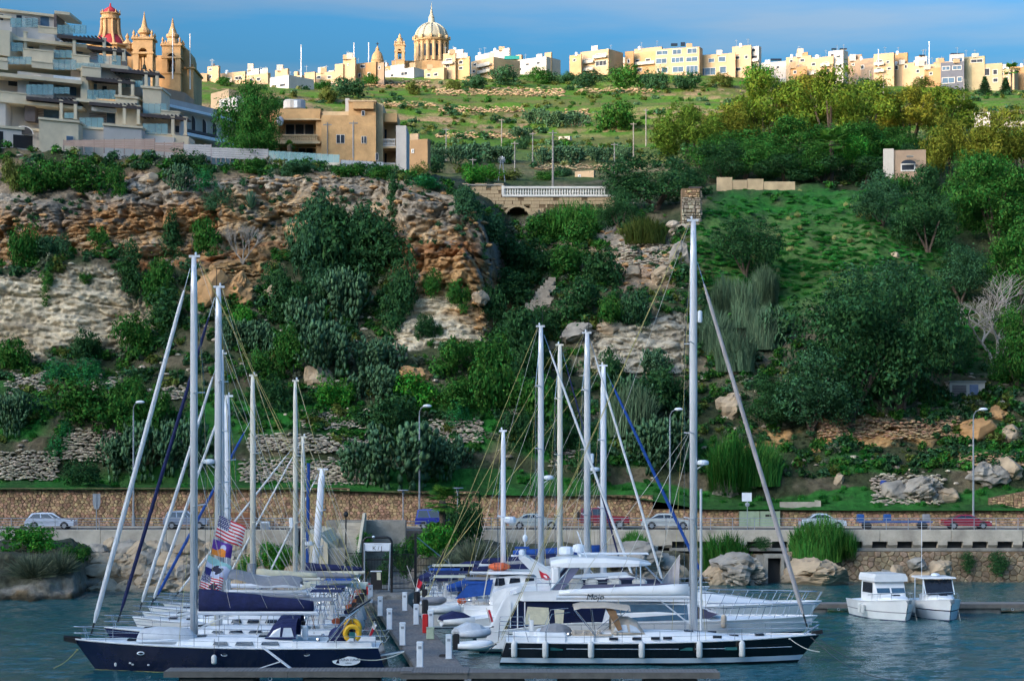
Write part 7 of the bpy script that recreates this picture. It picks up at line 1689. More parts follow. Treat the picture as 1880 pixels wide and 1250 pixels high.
# ------------------------------------------------------------------ pontoons
M_PLANK = mat('grey_decking', (0.19, 0.17, 0.155), rough=.85, var=.25, scale=1.2, bump=.3, stretch=(1, 6, 1))
M_FASC = mat('pontoon_fascia', (0.13, 0.12, 0.105), rough=.7, var=.25, scale=1.5)
M_FLOAT = mat('pontoon_float', (0.035, 0.037, 0.035), rough=.7, var=.4, scale=1.5)
M_FLOATG = mat('concrete_float', (0.13, 0.13, 0.12), rough=.85, var=.4, scale=1.5)
PA, PB = Vector((-3.6, 108.2, 0)), Vector((-8.95, 158.0, 0))       # centre line of the jetty
pd = (PB - PA).normalized(); pn = Vector((pd.y, -pd.x, 0)); PL = (PB - PA).length
JT = thing('jetty', 'long grey planked jetty running from the gate to the viewer', 'jetty', PA, math.atan2(pd.y, pd.x))
nsec = 18; w_ = PL / nsec
def decksec(x0, x1, hw, parent, z=.62, m_=None):
 n = max(2, round((x1 - x0) / .34)); d = (x1 - x0) / n
 mb = MB()
 for i in range(n): mb.bbox(x0+i*d+.008,x0+(i+1)*d-.008,-hw,hw,z-.05,z+random.uniform(0,.008),.006)
 return mb
for i in range(nsec):
 tag(decksec(i * w_ + .03, (i + 1) * w_ - .03, 1.16, JT).build('deck_boards', M_PLANK, JT), kind='stuff')
 for s_ in (-1,1): MB().box(i*w_+.02,(i+1)*w_-.02,s_*1.17-.05,s_*1.17+.05,.30,.60).build('edge_beam',M_FASC,JT)
 if i % 2 == 0: MB().bbox(i * w_ + .3, i * w_ + 2.6, -1.0, 1.0, -.3, .29, .08).build('float', M_FLOAT, JT)
HD = thing('jetty_end','wooden planked head of the jetty at the bottom of the picture','pontoon',(WX(800,107),107.0,0))
MB().box(-1.65,1.6,-1.5,1.1,.32,.60).build('frame',M_FASC,HD); MB().bbox(-1.4,1.4,-1.3,.9,-.3,.31,.1).build('float',M_FLOAT,HD)
n = 22
for i in range(n): MB().bbox(-1.68+i*3.32/n+.006,-1.68+(i+1)*3.32/n-.006,-1.55,1.15,.601,.66,.006).build('plank',M_PLANK,HD)
def pontoon(label, px0, px1, y0, y1, z=.66, fl=M_FLOAT, step=5.0):
 x0, x1 = WX(px0, y0), WX(px1, y0)
 t_ = thing('pontoon', label, 'pontoon', (x0, y0, 0)); n = max(1, round((x1 - x0) / step)); w_ = (x1 - x0) / n
 for i in range(n):
  mb = MB(); m2 = max(2, round(w_ / .2)); d = w_ / m2
  for j in range(m2): mb.bbox(i * w_ + j * d + .012, i * w_ + (j + 1) * d - .012, 0, y1 - y0, z - .04, z, .005)
  tag(mb.build('deck_boards', M_PLANK, t_), kind='stuff')
  MB().box(i*w_+.01,(i+1)*w_-.01,-.06,-.003,z-.28,z+.02).build('fascia',M_FASC,t_); MB().box(i*w_+.01,(i+1)*w_-.01,.02,y1-y0,z-.2,z-.045).build('frame',M_FASC,t_)
  MB().bbox(i * w_ + w_ * .12, i * w_ + w_ * .74, .1, y1 - y0 - .1, -.35, z - .21, .1).build('float', fl, t_)
  rg = MB(); rg.loft([[(i*w_+w_*.86+rr*math.cos(a_),-.09+yy,z-.34+rr*math.sin(a_)) for a_ in np.arange(10)*PI/5] for rr,yy in ((.07,0),(.10,-.03),(.10,.03))],cap=False); rg.build('mooring_ring',M_GALV,t_)
 return t_
pontoon('long floating pontoon along the bottom edge, left of the jetty head', 300, 756, 105.6, 107.6, .68)
pontoon('long floating pontoon along the bottom edge, right of the jetty head', 846, 1322, 105.6, 107.6, .62)
pontoon('far floating pontoon behind the two small motor boats', 1402, 2200, 153.2, 155.6, .62, M_FLOATG, 5.6)
# fittings on the jetty
def on_jetty(px, py):
 Y = (CH - .66) * F / (py - HZ); return Vector((WX(px, Y), Y, .66))
for k_,(px,py) in enumerate(((680,1106),(743,1121),(698,1130),(764,1146),(715,1155),(739,1184),(824,1209),(771,1224),(791,1158))):
 t_ = thing('service_pedestal',['white service pedestal nearest the gate on the left of the jetty','white service pedestal nearest the gate on the right of the jetty','second white pedestal from the gate on the left of the jetty','white service pedestal beside the red hose box','third white pedestal from the gate on the left of the jetty','fourth white pedestal from the gate on the left of the jetty','white service pedestal at the right corner of the jetty head','nearest white service pedestal at the left of the jetty head','white service pedestal behind the pale green box'][k_],'pedestal',on_jetty(px,py),0,'white service pedestals on the jetty')
 MB().bbox(-.16,.16,-.13,.13,.02,1.18,.03).build('column',M_PLASTIC,t_); MB().box(-.2,.2,-.17,.17,0,.03).build('base_plate',M_GALV,t_); MB().bbox(-.17,.17,-.14,.14,1.185,1.27,.03).build('cap',M_PLASTIC,t_); MB().box(-.08,.08,-.15,-.131,.92,1.05).build('socket',M_GALV,t_)
for px,py,lb in ((676,1098,'red fire point box near the gate'),(781,1161,'red fire point box halfway down the jetty')):
 t_ = thing('fire_point',lb,'fire box',on_jetty(px,py)); MB().bbox(-.17,.17,-.15,.15,0,1.1,.05).build('cabinet',M_RED,t_); MB().box(-.12,.12,-.165,-.151,.2,.9).build('door',M_RED,t_)
t_ = thing('valve_box','pale green box on the jetty in front of the red fire box','box',on_jetty(790,1172)); MB().bbox(-.22,.22,-.2,.2,0,.62,.03).build('body',mat('pale_green_box',(0.42,0.50,0.36),var=.1,scale=2),t_); MB().box(-.23,.23,-.21,.21,.622,.66).build('lid',MATS['pale_green_box'],t_)
for px,py,lb in ((690,1140,'cleat hose coil on the left edge of the jetty'),(815,1205,'dark hose coil by the right pedestal of the jetty head')):
 t_ = thing('hose_coil', lb, 'hose', on_jetty(px, py)); mb = MB()
 mb.tube([(.28*math.cos(a_)*(1-a_/60),.28*math.sin(a_)*(1-a_/60),.03+a_/200) for a_ in np.linspace(0,18,60)],.02,5); mb.build('hose',M_RUB,t_)

# ------------------------------------------------------------------ boats
def hull(t_, L_, B, fb, bands, bow=1.25, stern=1.02, rake=.09, scoop=.5, fine=1.0, n=30, zb=-.5):
 """bands from the keel up: (z0,z1,material,name); z1 None reaches the sheer. x forward,y to port,z from the waterline"""
 us = np.linspace(0, 1, n)
 hb = np.interp(us, [0, .15, .35, .55, .72, .85, .94, 1], np.array([.80, .93, 1, .98, .84, .55, .27, .02])) * B / 2
 sh = fb*(stern+(1-stern)*np.sin(np.clip(us/.35,0,1)*PI/2)+(bow-1)*np.clip((us-.35)/.65,0,1) ** 1.6)
 def pt(i, z, s_):
  u = us[i]; v = np.clip((z - zb) / (sh[i] - zb), 0, 1)
  w = hb[i] * (.62 + .38 * v ** .55) * (1 - (1 - v) * .5 * max(0, (u - .6) / .4) ** 1.2)
  x = u*L_-(1-v)*rake*L_*u ** 8+(v*scoop if u < .001 else 0)*1.0+(scoop*v*(1-u/.06) if 0 < u < .06 else 0)
  return (x, s_ * w, z)
 for z0, z1, m_, nm in bands:
  for s_ in (-1, 1):
   mb = MB(); rows = 6 if z1 is None else 2
   grid = [[pt(i,(z0+((sh[i] if z1 is None else min(z1,sh[i]))-z0)*r_/rows),s_) for i in range(n)] for r_ in range(rows+1)]
   vs = [p for g_ in grid for p in g_]
   mb.add(vs,[(r_*n+i,r_*n+i+1,(r_+1)*n+i+1,(r_+1)*n+i) if s_ < 0 else (r_*n+i,(r_+1)*n+i,(r_+1)*n+i+1,r_*n+i+1) for r_ in range(rows) for i in range(n-1)])
   mb.build(nm, m_, t_, smooth=True)
 mb = MB(); zz = [bands[0][0] + (sh[0] - bands[0][0]) * q / 4 for q in range(5)]
 for q in range(4): mb.add([pt(0,zz[q],-1),pt(0,zz[q],1),pt(0,zz[q+1],1),pt(0,zz[q+1],-1)],[(0,1,2,3)])
 mb.build('transom', bands[-1][2], t_)
 mb = MB()
 for i in range(n - 1):
  a_, b_ = pt(i, sh[i], 1), pt(i + 1, sh[i + 1], 1); c1, c2 = sh[i] + .05 * hb[i], sh[i + 1] + .05 * hb[i + 1]
  mb.add([(a_[0],-a_[1],a_[2]-.02),(b_[0],-b_[1],b_[2]-.02),(b_[0],0,c2),(a_[0],0,c1),(b_[0],b_[1],b_[2]-.02),(a_[0],a_[1],a_[2]-.02)],[(0,1,2,3),(3,2,4,5)])
 mb.build('deck', M_DECK, t_)
 for s_ in (-1,1): MB().tube([(pt(i,sh[i],s_)[0],pt(i,sh[i],s_)[1],sh[i]+.03) for i in range(n)],.04,5).build('toe_rail',M_WHITE,t_)
 f_sh = lambda x: float(np.interp(x / L_, us, sh)); f_hb = lambda x: float(np.interp(x / L_, us, hb))
 return f_sh, f_hb
def coach(t_, secs, zf, m_, name='coachroof', top=.72):
 rg = []
 for x, hw, h in secs:
  z = zf(x)-.05; rg.append([(x,-hw,z),(x,-hw*.93,z+h*.75+.02),(x,-hw*top,z+h+.05),(x,0,z+h*1.05+.07),(x,hw*top,z+h+.05),(x,hw*.93,z+h*.75+.02),(x,hw,z)])
 return MB().loft(rg).build(name, m_, t_)
def rails(t_, L_, fs, fh, x0=.02, x1=.9, h=.62, step=2.0):
 xs = np.arange(L_ * x0 + .3, L_ * x1, step)
 for s_ in (-1, 1):
  for x in xs: MB().tube([(x,s_*fh(x)*.97,fs(x)),(x,s_*fh(x)*.97,fs(x)+h)],.014,5).build('stanchion',M_STEEL,t_)
  for z in (h * .55, h): MB().tube([(x, s_ * fh(x) * .97, fs(x) + z) for x in xs], .010, 4).build('lifeline', M_STEEL, t_)
 xb = xs[-1]; zb_ = fs(L_)
 for z in (h * .55, h + .05):
  MB().tube([(xb,-fh(xb)*.97,fs(xb)+z),(L_*.97,-.22,zb_+z),(L_*1.0,0,zb_+z),(L_*.97,.22,zb_+z),(xb,fh(xb)*.97,fs(xb)+z)],.018,5).build('pulpit',M_STEEL,t_)
 for s_ in (-1,1): MB().tube([(L_*.955,s_*.3,fs(L_*.955)),(L_*.97,s_*.22,zb_+h+.05)],.016,5).build('pulpit_leg',M_STEEL,t_)
 for z in (h*.5,h): MB().tube([(L_*.1,-fh(.1)*1.0,fs(0)+z),(.15,-fh(0)*.95,fs(0)+z),(.15,fh(0)*.95,fs(0)+z),(L_*.1,fh(.1),fs(0)+z)],.016,5).build('pushpit',M_STEEL,t_)
def rig(t_,xm,z0,ztop,L_,fs,fh,mw=.19,m_=M_ALU,fore=None,fore_m=M_SAIL,fore_r=.09,fore_top=.97,spread=(.36,.66),back=1,boom=None,stay_m=M_STEEL,rope=M_ROPEY,radar=None,lean=0.0,inst=True):
 """mast, spreaders, shrouds, stays and a boom (length, height, cover height, cover material, boom material)"""
 H_ = ztop - z0; mx = lambda z: xm - lean * (z - z0)
 rg = []
 for z, s_ in ((z0, 1), (z0 + H_ * .6, 1), (ztop - H_ * .1, .9), (ztop, .62)):
  rg.append([(mx(z) + mw * s_ * math.cos(a_), mw * .62 * s_ * math.sin(a_), z) for a_ in np.arange(12) * PI / 6])
 MB().loft(rg).build('mast', m_, t_, smooth=True)
 MB().box(mx(ztop) - mw * 1.6, mx(ztop) + mw * 1.3, -.05, .05, ztop - .02, ztop + .1).build('masthead', m_, t_)
 if inst:
  MB().tube([(mx(ztop)+.1,0,ztop),(mx(ztop)+.1,0,ztop+1.1)],.018,4).build('aerial',M_IRON,t_); MB().tube([(mx(ztop),0,ztop+.05),(mx(ztop)-.5,0,ztop+.3)],.02,4).build('wind_vane',M_IRON,t_)
  MB().lathe(mx(ztop)-.1,0,[(.05,ztop+.1),(.06,ztop+.22),(.02,ztop+.26)],6).build('masthead_light',M_PLASTIC,t_)
 for f_ in spread:
  z = z0 + H_ * f_; w = fh(xm) * (.92 - .35 * f_)
  for s_ in (-1,1): MB().tube([(mx(z),s_*.08,z),(mx(z)-.35*abs(1) ,s_*w,z+.06)],.035,5).build('spreader',m_,t_)
  # spreaders seen from the side keep a little sweep
 for s_ in (-1, 1):
  base = (xm - .3, s_ * fh(xm) * .93, fs(xm))
  pts = [base]+[(mx(z0+H_*f_)-.35,s_*fh(xm)*(.92-.35*f_),z0+H_*f_+.06) for f_ in spread]+[(mx(ztop),0,ztop-.15)]
  MB().tube(pts, .012, 4).build('shroud', stay_m, t_)
  MB().tube([base,(mx(z0+H_*spread[0]),s_*.05,z0+H_*spread[0])],.011,4).build('shroud',stay_m,t_); MB().tube([(xm+.5,s_*fh(xm)*.93,fs(xm)),(mx(z0+H_*spread[0])+.1,0,z0+H_*spread[0]-.1)],.010,4).build('shroud',rope,t_)
 if back:
  for s_ in ((-1,1) if back == 2 else (0,)): MB().tube([(.25,s_*fh(0)*.8,fs(0)+.1),(mx(ztop)-mw,0,ztop)],.014,4).build('backstay',rope,t_)
 if fore:
  xb, zb_ = fore; zt = z0 + H_ * fore_top; xt = mx(zt) + mw; rr = fore_r
  MB().tube([(xb, 0, zb_), (xb + (xt - xb) * .04, 0, zb_ + (zt - zb_) * .04)], .05, 6).build('furler_drum', M_IRON, t_)
  fs_ = [.035, .06, .25, .5, .75, .9, .94]
  MB().tube([(xb+(xt-xb)*f_,0,zb_+(zt-zb_)*f_) for f_ in fs_],[rr*.5,rr,rr*1.05,rr,rr*.9,rr*.75,rr*.4],8).build('furled_sail',fore_m,t_)
  MB().tube([(xb, 0, zb_), (xt, 0, zt)], .014, 4).build('forestay', stay_m, t_)
 for q in range(3):
  dx = -.28+q*.07; MB().tube([(xm+dx+.9*(q-1),.1*(q-1),fs(xm)+.1),(mx(ztop*.97)-.1,.02,z0+H_*(.96-.12*q))],.009,4).build('halyard',(rope,M_ROPEW,M_ROPED)[q],t_)
 if boom:
  bl, bz, ch, cm, bm = boom
  MB().tube([(xm - mw, 0, bz), (xm - bl, 0, bz - .02)], [.13, .12], 8).build('boom', bm, t_)
  if cm is not None:
   rg = []
   for f_ in np.linspace(0, 1, 9):
    h = ch * (1 - .55 * f_) * (1 + .04 * math.sin(f_ * 17)); w = .21 - .05 * f_; x = xm - mw - .05 - (bl - .4) * f_
    rg.append([(x,-w*.6,bz+.08),(x,-w,bz+.08+h*.35),(x,-w*.55,bz+.08+h*.85),(x,0,bz+.1+h),(x,w*.55,bz+.08+h*.85),(x,w,bz+.08+h*.35),(x,w*.6,bz+.08)])
   MB().loft(rg).build('sail_cover', cm, t_, smooth=True)
   for f_ in (.3, .6, .9):
    for s_ in (-1,1): MB().tube([(xm-bl*f_,s_*.2,bz+.25),(mx(z0+H_*.5),0,z0+H_*.5)],.008,4).build('lazy_jack',M_ROPEW,t_)
  MB().tube([(xm-bl+.1,0,bz),(mx(ztop)-mw,0,ztop-.1)],.010,4).build('topping_lift',M_ROPEW,t_); MB().tube([(xm-bl*.55,0,bz-.1),(xm-bl*.5,0,fs(xm-bl*.5)+.3)],.025,4).build('mainsheet',M_ROPEW,t_)
  MB().tube([(xm - 1.9, 0, bz - .1), (xm - mw, 0, z0 + .3)], .04, 6).build('vang', M_ALU, t_)
 if radar:
  z, sd = radar; x = mx(z) + sd * (mw + .3)
  MB().lathe(x,0,[(.05,z-.12),(.3,z-.08),(.33,z+.02),(.3,z+.13),(.12,z+.17)],14).build('radar',M_PLASTIC,t_); MB().tube([(mx(z-.4),0,z-.45),(x,0,z-.1)],.04,5).build('radar_bracket',m_,t_)
def sprayhood(t_, x0, x1, hw, z, h, m_, win=M_CLEAR):
 rg = []
 for x, hh, w in ((x1 + .5, .05, hw * .9), (x1 + .1, h * .75, hw * .95), (x1 - .35, h, hw), (x0, h * 1.02, hw)):
  rg.append([(x-.15*math.sin(a_)*0,-w*math.cos(a_),z+hh*math.sin(a_) ** .6 if math.sin(a_) > 0 else z) for a_ in np.linspace(0,PI,11)])
 MB().loft(rg, cap=False, closed=False).build('sprayhood', m_, t_)
 for s_ in (-1, 1):
  MB().add([(x1+.28,s_*hw*.96,z+.08),(x1-.3,s_*(hw+.015),z+.1),(x1-.35,s_*hw*.96,z+h*.62),(x1+.02,s_*hw*.92,z+h*.45)],[(0,1,2,3)]).build('sprayhood_window',win,t_)
  MB().add([(x1-.42,s_*(hw+.015),z+.1),(x0+.12,s_*(hw+.015),z+.12),(x0+.25,s_*hw*.97,z+h*.6),(x1-.5,s_*hw*.97,z+h*.6)],[(0,1,2,3)]).build('sprayhood_window',win,t_)
def wheel(t_, x, y, z, r=.45):
 MB().tube([(x,y+r*math.cos(a_),z+r*math.sin(a_)) for a_ in np.linspace(0,2*PI,19)],.018,5).build('steering_wheel',M_STEEL,t_)
 MB().bbox(x + .03, x + .25, y - .12, y + .12, z - .7, z + .15, .03).build('pedestal', M_WHITE, t_)
def sail_yacht(label,px_st,px_bow,Y,hull_m,fb=1.25,B=4.2,mast=None,bands=None,coach_h=.42,extra=None,group='moored sailing yachts',cabin=True,rail=True,dark_win=True,**rk):
 d = 1 if px_bow > px_st else -1
 L_ = abs(px_bow - px_st) * Y / F
 t_ = thing('sailing_yacht', label, 'sailing yacht', (WX(px_st, Y), Y, 0), 0 if d > 0 else PI, group)
 bands = bands or [(-.5,.06,M_NCLOTH,'antifouling'),(.06,.14,M_STRIPE,'boot_stripe'),(.14,None,hull_m,'topsides')]
 fs, fh = hull(t_, L_, B, fb, bands)
 lx = lambda px: (WX(px, Y) - WX(px_st, Y)) * d
 if cabin:
  coach(t_,[(L_*.30,B*.30,coach_h*.95),(L_*.34,B*.31,coach_h),(L_*.52,B*.30,coach_h*.9),(L_*.66,B*.24,coach_h*.55),(L_*.74,B*.15,coach_h*.15)],fs,M_DECK)
  if dark_win:
   for f0, f1 in ((.34, .40), (.42, .48), (.50, .55)):
    for s_ in (-1,1): MB().add([(L_*f0,s_*(B*.31+.015),fs(L_*.45)+.12),(L_*f1,s_*(B*.305+.015),fs(L_*.45)+.12),(L_*f1-.1,s_*(B*.295+.015),fs(L_*.45)+coach_h*.6),(L_*f0+.08,s_*(B*.30+.015),fs(L_*.45)+coach_h*.62)],[(0,1,2,3)]).build('cabin_window',M_GLASS,t_)
  for s_ in (-1, 1):
   MB().bbox(L_*.05,L_*.30,s_*B*.30-.12,s_*B*.30+.12,fs(L_*.2)-.1,fs(L_*.2)+.33,.04).build('cockpit_coaming',M_DECK,t_)
   MB().lathe(L_*.22,s_*B*.30,[(.10,fs(L_*.2)+.331),(.10,fs(L_*.2)+.42),(.07,fs(L_*.2)+.5)],8).build('winch',M_STEEL,t_)
  MB().box(L_ * .07, L_ * .29, -B * .2, B * .2, fs(0) - .15, fs(0) + .06).build('cockpit_floor', M_TEAK, t_)
  for f_ in (.58,.72,.8): MB().bbox(L_*f_,L_*f_+.5,-.25,.25,fs(L_*f_)+(coach_h*.8 if f_ < .66 else .1),fs(L_*f_)+(coach_h*.8 if f_ < .66 else .1)+.09,.03).build('hatch',M_GLASS,t_)
 if rail: rails(t_, L_, fs, fh)
 wheel(t_, L_ * .10, 0, fs(0) + .9)
 rq = random.Random(int(px_bow))
 if Y > 119:                                            # cockpit hoops,outboard,rolled gear and poles crowding the stern
  for f_ in (.05,.13,.21): MB().tube([(L_*f_+rq.uniform(-.2,.2),B*.36*math.cos(a_),fs(0)+.3+(1.5+f_)*math.sin(a_) ** .5 if 0 < a_ < PI else fs(0)+.3) for a_ in np.linspace(0,PI,9)],.022,5).build('cockpit_hoop',M_STEEL,t_)
  MB().loft([[(L_*f_,B*.37*math.cos(a_),fs(0)+1.78+.16*math.sin(a_)) for a_ in np.linspace(.5,PI-.5,7)] for f_ in (.06,.12,.2)],cap=False,closed=False).build('bimini',rq.choice((M_BEIGE,M_GREYC,M_NCLOTH,M_BCLOTH)),t_)
  MB().bbox(.05, .4, B * .22, B * .22 + .3, fs(0) + .45, fs(0) + 1.0, .06).build('stowed_outboard', M_RUB, t_)
  for q in range(4): x_ = rq.uniform(.1,L_*.22); MB().tube([(x_,rq.uniform(-1,1)*B*.4,fs(0)+.1),(x_-rq.uniform(-.6,1.0),rq.uniform(-1,1)*B*.4,fs(0)+rq.uniform(1.0,2.6))],.02,5).build('stern_pole',rq.choice((M_STEEL,M_ROPEW,M_TEAK)),t_)
  MB().ell((rq.uniform(.3,.8),-B*.3,fs(0)+.55),(.3,.16,.2),8,5).build('rolled_gear',rq.choice((M_BCLOTH,M_ORANGE,M_BEIGE,M_NCLOTH)),t_)
  for f_ in rq.sample([.35,.45,.55,.65,.75],3): MB().ell((L_*f_,rq.uniform(-.3,.3)*B,fs(L_*f_)+rq.uniform(.15,.5)),(rq.uniform(.3,.8),.28,.18),8,5,.08).build('deck_bag',rq.choice((M_FEND,M_NCLOTH,M_BEIGE,M_DINGHY)),t_)
 if mast:
  pxm, ptop = mast[:2]
  rig(t_, lx(pxm), fs(lx(pxm)) + (coach_h if cabin else .0), WZ(ptop, Y), L_, fs, fh, **rk)
 return t_, L_, fs, fh, lx, d

# --- left row, bows to the left
t_,L_,fs,fh,lx,d = sail_yacht('long navy blue sailing yacht in the left foreground with a white furled headsail',716,136,113.6,M_NAVY,fb=1.24,B=4.7,mast=(356,472),coach_h=.5,
 bands=[(-.5,.02,M_ROPEY,'waterline_stripe'),(.02,None,M_NAVY,'topsides')],fore=(15.6,1.75),fore_r=.13,fore_m=M_SAIL,spread=(.34,.64),boom=(6.4,2.95,1.15,M_NCLOTH,M_MASTW),back=2,mw=.20,radar=None)
for px in (268, 422, 570):
 x = lx(px)
 for s_ in (-1,1): MB().ell((x,s_*(fh(x)*.955),.98),(.20,.035,.10),12,6).build('porthole',M_PLASTIC,t_); MB().ell((x,s_*(fh(x)*.962),.98),(.15,.036,.06),12,6).build('porthole_glass',M_GLASS,t_)
sprayhood(t_, lx(548), lx(508), 1.35, fs(5) + .45, .95, M_NCLOTH)
x0 = lx(640)
for s_ in (-1, 1):                                     # stern arch with davits
 MB().tube([(lx(606),s_*1.7,fs(3)+.3),(lx(640),s_*1.7,fs(1)+1.5),(lx(662),s_*1.5,fs(1)+2.0),(lx(682),s_*1.4,fs(0)+2.4)],.05,6).build('stern_arch',M_STEEL,t_)
 MB().tube([(lx(618),s_*1.7,fs(3)+.3),(lx(650),s_*1.65,fs(1)+1.6)],.035,6).build('stern_arch',M_STEEL,t_); MB().tube([(lx(655),s_*1.4,fs(0)+.2),(lx(650),s_*1.65,fs(1)+1.7)],.03,6).build('arch_leg',M_STEEL,t_)
MB().loft([[(lx(645),-1.7,fs(1)+1.72),(lx(645),1.7,fs(1)+1.72),(lx(645),1.7,fs(1)+1.8),(lx(645),-1.7,fs(1)+1.8)],[(lx(684),-1.5,fs(0)+2.42),(lx(684),1.5,fs(0)+2.42),(lx(684),1.5,fs(0)+2.5),(lx(684),-1.5,fs(0)+2.5)]]).build('solar_panel',M_SOLAR,t_)
MB().ell((lx(640), 1.2, fs(1) + .95), (.5, .35, .42), 10, 6).build('rolled_bimini', M_NCLOTH, t_)
MB().ell((lx(622), .6, fs(1) + .5), (.5, .4, .5), 10, 6).build('covered_barbecue', M_NCLOTH, t_)
plq = MB(); x = lx(641); rg = [[(x+.72*math.cos(a_)*s1,fh(x)*.93+off,.62+.24*math.sin(a_)*s1) for a_ in np.arange(24)*PI/12] for s1,off in ((1,0),(1,.03),(.97,.034))]
plq.loft(rg); plq.build('oval_name_plate', M_PLASTIC, t_)
text_me('JOLINA LUNA',.17,M_NAVY,t_,(lx(645),fh(x)*.93+.042,.68),rot=(R(90),0,PI),name='plate_lettering'); text_me('valletta',.11,M_NAVY,t_,(lx(645),fh(x)*.93+.042,.52),rot=(R(90),0,PI),name='plate_lettering')
MB().add([(lx(622),fh(x)*.93+.04,.50),(lx(629),fh(x)*.93+.04,.50),(lx(627),fh(x)*.93+.04,.78)],[(0,1,2)]).build('plate_sail_mark',M_NAVY,t_)
for q, (px, z_) in enumerate(((219, .35), (247, .45), (252, .38), (282, .38))):
 x = lx(px); MB().ell((x, fh(x) * .88, z_), (.07, .05, .11 if q == 0 else .05), 8, 5).build('hull_patch', M_FEND, t_)
MB().tube([(16.1,0,fs(16)+.1),(17.0,0,fs(16)+.15)],.09,6).build('bowsprit',M_IRON,t_); MB().prism([(16.3,1.35),(17.0,1.5),(16.95,1.7),(16.4,1.62)],-.18,.18).build('anchor',M_IRON,t_)
MB().prism([(lx(500),fs(6)+.52),(lx(478),fs(6)+.52),(lx(480),fs(6)+.62),(lx(498),fs(6)+.62)],-1.0,1.0).build('deck_hatch',M_GLASS,t_)
MB().bbox(lx(565),lx(556),-.35,.35,fs(4)+.3,fs(4)+1.05,.04).build('cockpit_table',M_WHITE,t_); MB().lathe(lx(557),0,[(.1,fs(4)+1.05),(.13,fs(4)+1.25),(.05,fs(4)+1.3)],8).build('compass',M_IRON,t_)
t2 = thing('covered_dinghy','pale covered dinghy lying keel up on the foredeck of the navy yacht','dinghy',(WX(309,113.6),113.3,fs(11.3)+.06))
rg = []
for x,w,h in ((-1.55,.3,.35),(-1.35,.6,.72),(-.6,.75,.85),(.5,.75,.82),(1.2,.6,.7),(1.55,.25,.35)): rg.append([(x,-w,.02),(x,-w*.98,h*.5),(x,-w*.6,h*.92),(x,0,h),(x,w*.6,h*.92),(x,w*.98,h*.5),(x,w,.02)])
MB().loft(rg).build('hull_cover',M_DINGHY,t2,smooth=True); MB().tube([(-1.5,-.62,.12),(0,-.79,.2),(1.5,-.55,.12)],.07,6).build('tube',M_PLASTIC,t2)
t2 = thing('life_buoy','yellow horseshoe life buoy on the stern rail of the navy yacht','life buoy',(WX(647,112),111.9,fs(0)+.42))
for q,(dz,dy) in enumerate(((0,0),(.28,.25))): MB().tube([(.36*math.cos(a_),dy,dz+.32+.36*math.sin(a_)) for a_ in np.linspace(-1.0,PI+1.0,15)],.13,8).build('float_ring',M_YELLOW,t2)
MB().box(-.15, .15, -.14, -.12, .1, .4).build('label_patch', M_TEAL, t2)

t_,L_,fs,fh,lx,d = sail_yacht('dark blue sailing yacht second in the left row with a navy furled headsail',640,192,119.8,M_NAVY2,fb=1.34,B=4.1,mast=(401,528),fore=(12.7,1.95),fore_m=M_NCLOTH,fore_r=.10,mw=.21,boom=(5.2,3.2,.35,M_GREYC,M_ALU),radar=(CH+(HZ-848)*119.8/F,1),spread=(.42,.72))
sprayhood(t_, lx(555), lx(520), 1.2, fs(4) + .4, .8, M_NCLOTH)
t_,L_,fs,fh,lx,d = sail_yacht('white sailing yacht third in the left row with a blunt white bow',655,244,125.2,M_WHITE,fb=1.45,B=4.2,mast=(406,650),fore=(12.5,2.2),fore_r=.10,mw=.2,boom=(5.0,3.3,None,None,M_ALU),coach_h=.55,spread=(.4,.7),radar=None)
MB().tube([(lx(300),-1.5,fs(9)+.1),(lx(360),-1.8,fs(7)+.6),(lx(450),-1.8,fs(5)+.3)],.1,6).build('deck_cover',M_WHITE,t_)
t_,L_,fs,fh,lx,d = sail_yacht('white sailing yacht fourth in the left row with an in-mast furled mainsail',660,262,130.8,M_WHITE,fb=1.35,B=3.9,mast=(417,728),m_=M_MASTW,fore=(12.5,2.1),fore_r=.09,mw=.22,boom=(4.5,3.3,None,None,M_MASTW),spread=(.4,.7))
t_,L_,fs,fh,lx,d = sail_yacht('white sailing yacht fifth in the left row with a blue furled headsail',668,272,136.2,M_WHITE,fb=1.3,B=3.8,mast=(464,690),m_=M_MASTC,fore=(13.1,2.0),fore_m=M_BCLOTH,fore_r=.09,mw=.17,boom=(4.2,3.4,.55,M_BEIGE,M_MASTC),fore_top=.8)
MB().lathe(lx(462), 0, [(.5, fs(8) + .6), (.4, fs(8) + 1.6), (.24, fs(8) + 3.0)], 10).build('mast_boot', M_GREYC, t_)
t_,L_,fs,fh,lx,d = sail_yacht('small white sailing yacht sixth in the left row',672,300,141.0,M_WHITE,fb=1.2,B=3.6,mast=(542,700),m_=M_MASTC,fore=(12.4,1.9),fore_r=.07,mw=.15,boom=(4.0,3.1,.5,M_GREYC,M_MASTC),fore_top=.7)
t_,L_,fs,fh,lx,d = sail_yacht('white sailing yacht seventh in the left row with a blue sail sleeve on its mast',676,400,147.5,M_WHITE,fb=1.2,B=3.4,mast=(556,803),m_=M_MASTC,fore=(10.0,1.9),fore_r=.06,mw=.15,boom=(4.2,3.2,.55,M_NCLOTH,M_MASTC),radar=(CH+(HZ-998)*147.5/F,-1))
MB().tube([(lx(563), -.1, fs(4) + .8), (lx(566), -.1, WZ(850, 147.5))], .12, 8).build('sail_sleeve', M_BCLOTH, t_)
t_,L_,fs,fh,lx,d = sail_yacht('little white yacht nearest the gate with a thick leaning white mast',664,470,153.5,M_WHITE,fb=1.1,B=3.2,mast=(575,862),m_=M_MASTW,fore=(7.1,1.6),fore_r=.06,mw=.26,boom=(3.4,2.8,.3,M_BEIGE,M_MASTW),lean=.075,inst=False)
